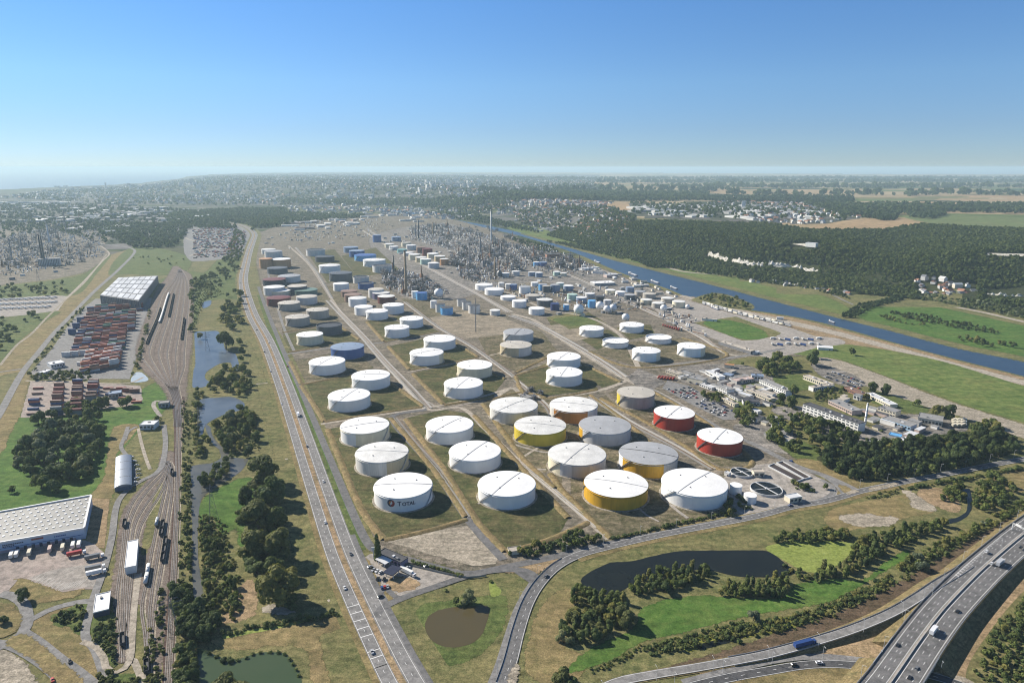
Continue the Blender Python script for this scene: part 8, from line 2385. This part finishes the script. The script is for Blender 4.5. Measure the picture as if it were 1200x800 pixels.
for px, py_, col, lab in ((1156, 647, 'white', 'white car on the inner lanes of the motorway near the gantry'), (1162, 661, 'white', 'white car just ahead of the lorry on the motorway'), (1122, 717, 'black', 'black car on the outer lanes of the motorway'), (1052, 757, 'black', 'black car near the field side barrier of the motorway'),
  (1074, 784, 'grey', 'grey car at the bottom of the motorway'), (1066, 795, 'black', 'black car at the very bottom of the motorway'), (1196, 642, 'black', 'black car under the gantry')):
 P = G(px, py_, 6.2); car(px, py_, mw(P), col, lab, z=6.2, P=P)
P = G(1171, 662, 5.7); truck(0, 0, mw(P), CARC['white'], CARC['silver'], 'silver lorry on the motorway', 9, 5.7, P)
P = G(1093, 742, 6.9); truck(0, 0, mw(P), CARC['white'], CARC['white'], 'white box van on the motorway', 8, 6.9, P)
P = G(941, 757, 1.9); truck(0, 0, dirat(P, SLP), CARC['blue'], CARC['blue'], 'blue articulated lorry on the slip road', 14, 1.9, P)
car(960, 777.5, dirat(G(960, 777), LOW), 'white', 'white car on the lower road beside the motorway')
car(930, 780, dirat(G(930, 780), LOW), 'black', 'black car on the lower road left of the white one')
car(640, 676, dirat(G(640, 676), OUT), 'grey', 'grey car on the sweeping bend of the outer road'); car(926, 593, dirat(G(926, 593), OUT), 'blue', 'blue car on the outer road by the sewage works'); car(927, 541, 2.2, 'blue', 'blue car on the corridor road by the dark wood')
car(82, 776, -.9, 'black', 'black car on the road leaving the roundabout'); car(62, 798, -.9, 'red', 'red car at the bottom edge on the second roundabout road')
for i, (px, py_) in enumerate(((154, 536), (157.5, 541), (160.5, 546), (162, 551), (163, 556), (161, 561), (158.5, 566), (156, 571))):
 car(px, py_, .1 + i * .12, ('white', 'white', 'silver', 'white', 'grey', 'silver', 'white', 'black')[i], ('topmost white car', 'second white car from the top', 'upper silver car', 'white car in the middle', 'grey car', 'lower silver car', 'lowest white car', 'black car')[i] + ' of the curved row beside the arched shed')
r = random.Random(12)
def lot(pts, rows, n, lab, grp, seed, fill=.6, rz=None):
 """rows of parked cars between two photo lines"""
 rr = random.Random(seed)
 A0, A1, B0, B1 = (G(*p) for p in pts)
 for j in range(rows):
  f = j / max(1, rows - 1)
  A, B = A0.lerp(B0, f), A1.lerp(B1, f)
  d = B - A; a = math.atan2(d.y, d.x) + math.pi / 2
  for i in range(n):
   if rr.random() > fill: continue
   P = A.lerp(B, (i + .5) / n)
   col = rr.choice(('white', 'silver', 'black', 'grey', 'black', 'blue', 'red', 'grey'))
   car(0, 0, a + rr.choice((0, math.pi)) + rr.uniform(-.05, .05), col, col + ' car parked in ' + lab, col + ' cars in ' + lab, P=P)
lot(((782, 456), (846, 489), (806, 454), (862, 484)), 5, 24, 'the staff car park beside the red tanks', 'x', 1, .52)
lot(((962, 440), (1008, 456), (975, 436), (1012, 449)), 3, 18, 'the second lot behind the L shaped building', 'x', 2, .75)
lot(((840, 455), (880, 475), (868, 455), (890, 470)), 2, 6, 'the laboratory yard', 'x', 3, .5)
lot(((436, 668), (448, 672), (446, 690), (456, 688)), 3, 3, 'the petrol station forecourt', 'x', 4, .7)
lot(((905, 512), (935, 500), (915, 517), (945, 505)), 2, 6, 'the office garden lot', 'x', 5, .5)
lot(((800, 446), (822, 452), (830, 440), (850, 448)), 2, 6, 'the workshop yard', 'x', 6, .5)
for px, py_, col, lab in ((434, 665, 'silver', 'silver car on the verge by the station entrance'), (458, 657, 'white', 'white car at the station shop door'), (446, 700, 'black', 'black car leaving the petrol station'), (478, 666, 'silver', 'silver car beside the white lorry at the station'), (500, 664, 'white', 'white car by the station hedge')):
 car(px, py_, .6, col, lab)
a_ = math.atan2((G(500, 686) - G(476, 674)).y, (G(500, 686) - G(476, 674)).x)
truck(477, 672, a_, CARC['white'], WALLW, 'white articulated lorry parked at the petrol station', 13)
wa = math.atan2((G(107, 640) - G(0, 662)).y, (G(107, 640) - G(0, 662)).x)
for i, (px, py_, c1, c2, lab) in enumerate(((14, 653, 'white', WALLW, 'white lorry backed to the warehouse, left'), (20, 652, 'white', WALLW, 'second white lorry backed to the warehouse'), (35, 650, 'grey', WALLC, 'cream trailer at the warehouse docks'), (59, 646, 'red', WALLP, 'pinkish trailer at the warehouse docks'),
  (74, 644, 'silver', WALLC, 'pale lorry at the warehouse docks'), (86, 641.5, 'white', WALLW, 'white van lorry near the warehouse corner, left one'), (93, 640.5, 'white', WALLW, 'white van lorry near the warehouse corner, right one'))):
 truck(px, py_, wa + math.pi / 2, CARC[c1], c2, lab, 8)
for px, py_, c2, lab in ((88, 651, 'red', 'red lorry on the warehouse yard'), (109, 655, 'grey', 'dark trailer at the yard edge, top'), (110, 668, 'grey', 'dark trailer at the yard edge, middle'), (111, 673.5, 'white', 'white trailer at the yard edge, bottom')):
 truck(px, py_, wa, CARC['white'], CARC[c2], lab, 11)
for i in range(6): truck(772 + i * 3.4, 443.5 + i * .35, 1.1, CARC['red'], RED, 'red tank lorry in the row beside the gatehouse', 8, tank_=True, group='red tank lorries by the gatehouse')
for i in range(8): truck(777 + i * 2.6, 382 + i * .75, 1.2, CARC['red'], RED, 'red tank lorry in the row left of the loading yard', 9, tank_=True, group='red tank lorries left of the loading yard')
for i in range(26):
 px, py_ = 2 + (i % 9) * 7.6, 352 + (i // 9) * 5.2 - (i % 9) * .3
 truck(px, py_, 1.35, CARC['white'], WALLW, 'white lorry parked in rows on the left lorry park', 15, group='white lorries on the left lorry park')
for i in range(14):
 px, py_ = 905 + (i % 7) * 9, 397.5 + (i // 7) * 6 + (i % 3) * .8
 truck(px, py_, .5 + (i % 3) * .9, CARC['white'], (WALLW, WALLG, CARC['blue'])[i % 3], ('white', 'grey', 'blue')[i % 3] + ' lorry standing on the lorry park by the canal', 10, group=('white', 'grey', 'blue')[i % 3] + ' lorries by the canal')
for i in range(9): truck(1118 + (i % 3) * 5, 494 + (i // 3) * 3, .5, CARC['white'], WALLC, 'cream trailer parked at the end of the large cream hall', 9, group='cream trailers by the cream hall')
# ================================================================ rail wagons
def wagon_proto(kind, m):
 root = thing('rail_wagon', 'x', 'rail wagon')
 if kind == 'tank':
  b = MB(); b.tube((-6.5, 0, 2.5), (6.5, 0, 2.5), 1.5, 14); b.cyl((0, 0, 3.9), .6, .6, 10); b.build('tank_vessel', m, root)
 elif kind == 'box':
  b = MB(); b.box((0, 0, 1.2), (13, 2.9, 2.6)); b.gable((0, 0, 3.802), (13, 2.9), .5); b.build('body', m, root)
 else:
  b = MB(); b.box((0, 0, 1.2), (13, 2.9, .3))
  for s_ in (-1, 1): b.box((0, s_ * 1.38, 1.5), (13, .14, 1.5)); b.box((s_ * 6.43, 0, 1.5), (.14, 2.6, 1.5))
  b.build('body', m, root)
 MB().box((0, 0, .9), (13.4, 2.2, .3)).build('underframe', DSTEEL, root)
 for x in (-4.8, 4.8): MB().box((x, 0, .35), (2.6, 2.0, .55)).build('bogie', DSTEEL, root)
 return root
WPR = {}
def wagon(kind, m, P, rz, lab, grp=None, sc=1.15):
 k = (kind, m.name)
 P = Vector((P.x, P.y, .45))
 if k not in WPR:
  o = wagon_proto(kind, m); WPR[k] = o
  o.location = P; o.rotation_euler = (0, 0, rz); o.scale = (sc, sc, sc); o['label'] = lab
  if grp: o['group'] = grp
  return o
 o = dup(WPR[k], P, rz, sc, lab, grp)
 if not grp and 'group' in o: del o['group']
 return o
def train(P, t0, n, kind, m, lab, grp, step=15.6):
 L = [0.0]
 for a, b in zip(P[:-1], P[1:]): L.append(L[-1] + (b - a).length)
 Q = resample(P, step); k0 = int(t0 * len(Q))
 for i in range(k0, min(k0 + n, len(Q) - 1)):
  d = Q[i + 1] - Q[i]
  wagon(kind, m, (Q[i] + Q[i + 1]) / 2, math.atan2(d.y, d.x), lab, grp)
def near(track_, px, py_):
 P = G(px, py_); Q = resample(track_, 15.6)
 return min(range(len(Q)), key=lambda i: (Q[i] - P).length) / len(Q)
DW = pmat('dark_wagon', (.055, .055, .06), .7, .1, .2)
for ti, a, b, kind, m, lab, grp in ((2, (192, 345), (186, 380), 'box', WALLW, 'white covered wagon in the rake standing in the rail yard', 'white wagons in the rail yard'),
                                   (1, (190, 362), (185, 402), 'open', DW, 'dark open wagon left of the white rake in the rail yard', 'dark wagons left of the white rake'),
                                   (4, (199, 345), (194, 372), 'open', DW, 'dark open wagon right of the white rake in the rail yard', 'dark wagons right of the white rake'),
                                   (9, (218, 374), (214, 401), 'open', DW, 'dark open wagon in the rake at the right of the rail yard', 'dark wagons at the right of the rail yard')):
 t0, t1 = near(TRK[ti], *a), near(TRK[ti], *b); t0, t1 = min(t0, t1), max(t0, t1)
 n = max(3, int((t1 - t0) * len(resample(TRK[ti], 15.6))))
 train(TRK[ti], t0, n, kind, m, lab, grp)
tr = SIDE
for ti, a, n, kind, m, lab, grp in ((6, (193, 641), 3, 'open', DW, 'dark open wagon of the rake beside the main tracks', 'dark wagons beside the main tracks'), (5, (186, 617), 2, 'open', DW, 'dark wagon of the short pair on the sidings', 'short pair of dark wagons'),
                                   (0, (144, 620), 1, 'open', DW, 'lone dark wagon at the left siding', None), (4, (177, 620), 1, 'tank', ALU, 'long silver tank wagon between the sidings', None), (4, (171, 674), 2, 'tank', WALLW, 'white tank wagon beside the white rail shed', 'white tank wagons by the rail shed')):
 t = near(tr[ti], *a); train(tr[ti], max(0, t - .02), n, kind, m, lab, grp)
for ti, a, lab in ((6, (199, 560), 'dark wagon close to the main tracks'), (1, (144, 765), 'dark wagon at the buffer end of the sidings'), (4, (171, 797), 'dark wagon at the bottom edge on the right siding')): train(SIDE[ti], near(SIDE[ti], *a) - .03, 1, 'open', DW, lab, None)
bld('long white rail shed standing over the sidings', (157, 641), (154, 672), 9, 7, WALLW, ROOFW, rows=0, door=False, plant_=False)
for i in range(2):
 ln = path([(823, 356.5 - i * 1.8), (870, 370 - i * 2), (930, 384 - i * 2.2)], 10)
 for k, (a, b) in enumerate(zip(resample(ln, 18)[:-1], resample(ln, 18)[1:])):
  d = b - a; wagon('box' if (k * 7 + i) % 3 else 'tank', (ALU, WALLG, WALLW, WALLC)[(k * 5 + i) % 4], (a + b) / 2, math.atan2(d.y, d.x), 'pale wagon of the long train along the canal', 'pale wagons along the canal')
trk = track([(780, 341), (823, 356.5), (870, 370), (930, 384), (960, 391)])
# ================================================================ barges and quay
def barge(px, py_, rz, L, lab):
 o = thing('barge', lab, 'barge', G(px, py_) + Vector((0, 0, .2)), rz)
 h = MB(); w = L * .14
 h.prism([(-L / 2, -w / 2), (L * .4, -w / 2), (L / 2, 0), (L * .4, w / 2), (-L / 2, w / 2)], -.1, 2.2); h.build('hull', WALLN, o)
 MB().box((0.05 * L, 0, 2.2), (L * .62, w * .75, 1.2)).build('cargo_hatch', RFW, o)
 MB().box((-L * .4, 0, 2.2), (L * .12, w * .7, 3.6)).build('wheelhouse', WALLW, o)
CDIR = math.atan2((G(780, 337) - G(700, 309)).y, (G(780, 337) - G(700, 309)).x)
for px, py_, L, lab in ((700, 307.5, 60, 'pale barge moored at the upstream end of the quay'), (742, 322, 70, 'barge moored beside the pinkish hall'), (768, 331, 60, 'barge moored just above the canal spit'), (790, 338, 45, 'short barge nearest the canal spit'), (838, 362, 40, 'barge moored behind the spit'), (975, 378, 22, 'small work boat at the near canal bank')):
 barge(px, py_, CDIR, L, lab)
r = random.Random(3)
for P in scatter([(665, 305), (690, 312), (740, 326), (800, 349), (815, 355), (790, 350), (730, 332), (680, 314)], 42, 9, False, r):
 L = r.uniform(8, 26)
 o = thing('quay_shed', 'pale shed on the canal quay', 'shed', P, CDIR + r.choice((0, 1.57)), 'pale sheds on the canal quay')
 h = r.uniform(3, 7); MB().box((0, 0, 0), (L, r.uniform(5, 10), h)).build('wall', r.choice((WALLW, WALLC, WALLG)), o); MB().gable((0, 0, h), (L, 10), 1.2).build('roof', r.choice((RFW, RFT, RFG)), o)
for pts, n, sd in (([(440, 275), (520, 262), (600, 285), (690, 314), (720, 330), (640, 330), (560, 330), (500, 312), (450, 300)], 90, 1), ([(560, 335), (700, 330), (760, 345), (800, 362), (740, 372), (640, 372)], 40, 2), ([(302, 284), (340, 266), (430, 256), (430, 280), (340, 292)], 60, 3), ([(0, 272), (120, 272), (120, 312), (60, 322), (0, 330)], 50, 5)):
 r = random.Random(sd + 60)
 for P in scatter(pts, n, 12, False, r):
  L = r.uniform(6, 20); h = r.uniform(3, 8); w_ = r.uniform(4, 9)
  o = thing('equipment_shed', 'small flat equipment shed among the plant', 'shed', P, GRID + r.choice((0, 1.57)), 'equipment sheds among the plant')
  MB().box((0, 0, 0), (L, w_, h)).build('wall', r.choice((WALLW, WALLC, WALLG, ALU, MSTEEL)), o); MB().box((0, 0, h + .002), (L + .5, w_ + .5, .35)).build('roof', r.choice((RFW, RFT, RFG, ROOFW)), o)
r = random.Random(90)
for P in scatter([(795, 432), (860, 436), (905, 452), (900, 476), (868, 470), (838, 458)], 30, 13, False, r) + scatter([(975, 462), (1060, 488), (1110, 505), (1050, 516), (1012, 500)], 16, 16, False, r) + scatter([(880, 486), (915, 494), (930, 520), (900, 515)], 7, 16, False, r):
 L = r.uniform(8, 22); h = r.uniform(3.5, 6); w_ = r.uniform(6, 11)
 o = thing('store_building', 'small flat roofed store among the offices', 'store', P, GRID + r.choice((0, 1.57)), 'stores among the offices')
 MB().box((0, 0, 0), (L, w_, h)).build('wall', r.choice((WALLW, WALLW, WALLC, WALLG, WALLP)), o); MB().box((0, 0, h + .002), (L + .5, w_ + .5, .35)).build('roof', r.choice((RFW, RFT, RFG, RFG, RFD)), o)
AREAS = [([(447, 320), (470, 316), (505, 328), (526, 344), (505, 351), (478, 347), (450, 339)], 650), ([(480, 266), (520, 262), (560, 272), (612, 290), (612, 301), (560, 301), (520, 291), (480, 281)], 2400), ([(528, 299), (560, 296), (600, 300), (622, 312), (600, 324), (560, 332), (540, 326)], 1500),
         ([(598, 288), (640, 290), (700, 312), (690, 322), (640, 322), (605, 304)], 800), ([(560, 330), (640, 335), (720, 340), (790, 362), (740, 366), (640, 356), (580, 345)], 330), ([(0, 280), (40, 268), (120, 268), (120, 300), (70, 314), (0, 324)], 2300), ([(-60, 280), (0, 276), (0, 326), (-60, 330)], 250),
         ([(340, 262), (430, 254), (470, 262), (440, 276), (400, 282), (340, 284)], 420), ([(20, 258), (110, 256), (120, 270), (30, 272)], 260), ([(760, 362), (812, 371), (830, 396), (800, 390), (778, 378)], 60)]
r = random.Random(19); mb = MB()
for pts, n in AREAS:
 for P in scatter(pts, n, 0, False, r):
  q = r.random(); a = GRID + r.choice((0, 1.571))
  if q < .38:
   L = r.uniform(10, 38); z = r.choice((1.5, 4, 6)); d = Vector((math.cos(a), math.sin(a), 0)) * L / 2
   w_ = r.uniform(.5, 1.4); mb.box((P.x, P.y, z), (L, w_, w_), a, r.choice((0, 1, 1, 2)))
  elif q < .75: mb.box((P.x, P.y, .2), (r.uniform(1.5, 6), r.uniform(1.5, 5), r.uniform(1.5, 9)), a, r.randrange(6))
  elif q < .92: mb.cyl((P.x, P.y, .2), r.uniform(.8, 2.6), r.uniform(3, 12), 8, mi=r.choice((0, 0, 1, 3, 4)))
  else: mb.tube((P.x - 3, P.y, 2.2), (P.x + 3, P.y, 2.2), r.uniform(1, 1.7), 8, r.choice((0, 3)))
tag(mb.build('pipework', [ALU, MSTEEL, RUSTY, WALLW, WALLC, DSTEEL]), kind='stuff')
r = random.Random(5)
mb = MB()
for P in scatter([(226, 270), (255, 264), (288, 271), (288, 288), (268, 300), (228, 303)], 800, 4, False, r):
 mb.box((P.x, P.y, .1), (r.uniform(5, 14), r.uniform(2.5, 5), r.uniform(2, 5)), r.choice((0, .1, 1.6)), r.randrange(8))
tag(mb.build('scrap_yard_stacks', CC), kind='stuff')
def lamp(P, rz, lab, grp):
 global LAMP
 if LAMP is None:
  o = thing('street_lamp', lab, 'street lamp', P, rz, grp); LAMP = o
  MB().tube((0, 0, 0), (0, 0, 11), .14, 6, 0, .09).build('pole', LGREY, o)
  MB().tube((0, 0, 11), (2.2, 0, 11.5), .08, 5).build('arm', LGREY, o); MB().box((2.2, 0, 11.4), (.9, .35, .16)).build('lamp_head', LGREY, o)
  return o
 return dup(LAMP, P, rz, 1.0, lab, grp)
LAMP = None
for P_, off, grp, lab, step in ((MW, MWW / 2 + .9, 'street lamps along the motorway', 'slim grey street lamp behind the motorway barrier', 45), (OUT, 7.0, 'street lamps along the outer road', 'slim grey street lamp beside the outer road', 42), (LOW, 6.0, 'street lamps along the lower road', 'slim grey street lamp beside the lower road', 40), (SLP, -6.0, 'street lamps along the slip road', 'slim grey street lamp beside the slip road', 45)):
 Q = resample(P_, step); N = frames(Q)
 for q, n in zip(Q, N):
  lamp(q + n * off, math.atan2(n.y, n.x) + (math.pi if off > 0 else 0), lab, grp)
for o in list(bpy.data.objects):
 if o.get('label') == 'x':
  for c in list(o.children): bpy.data.objects.remove(c)
  bpy.data.objects.remove(o)
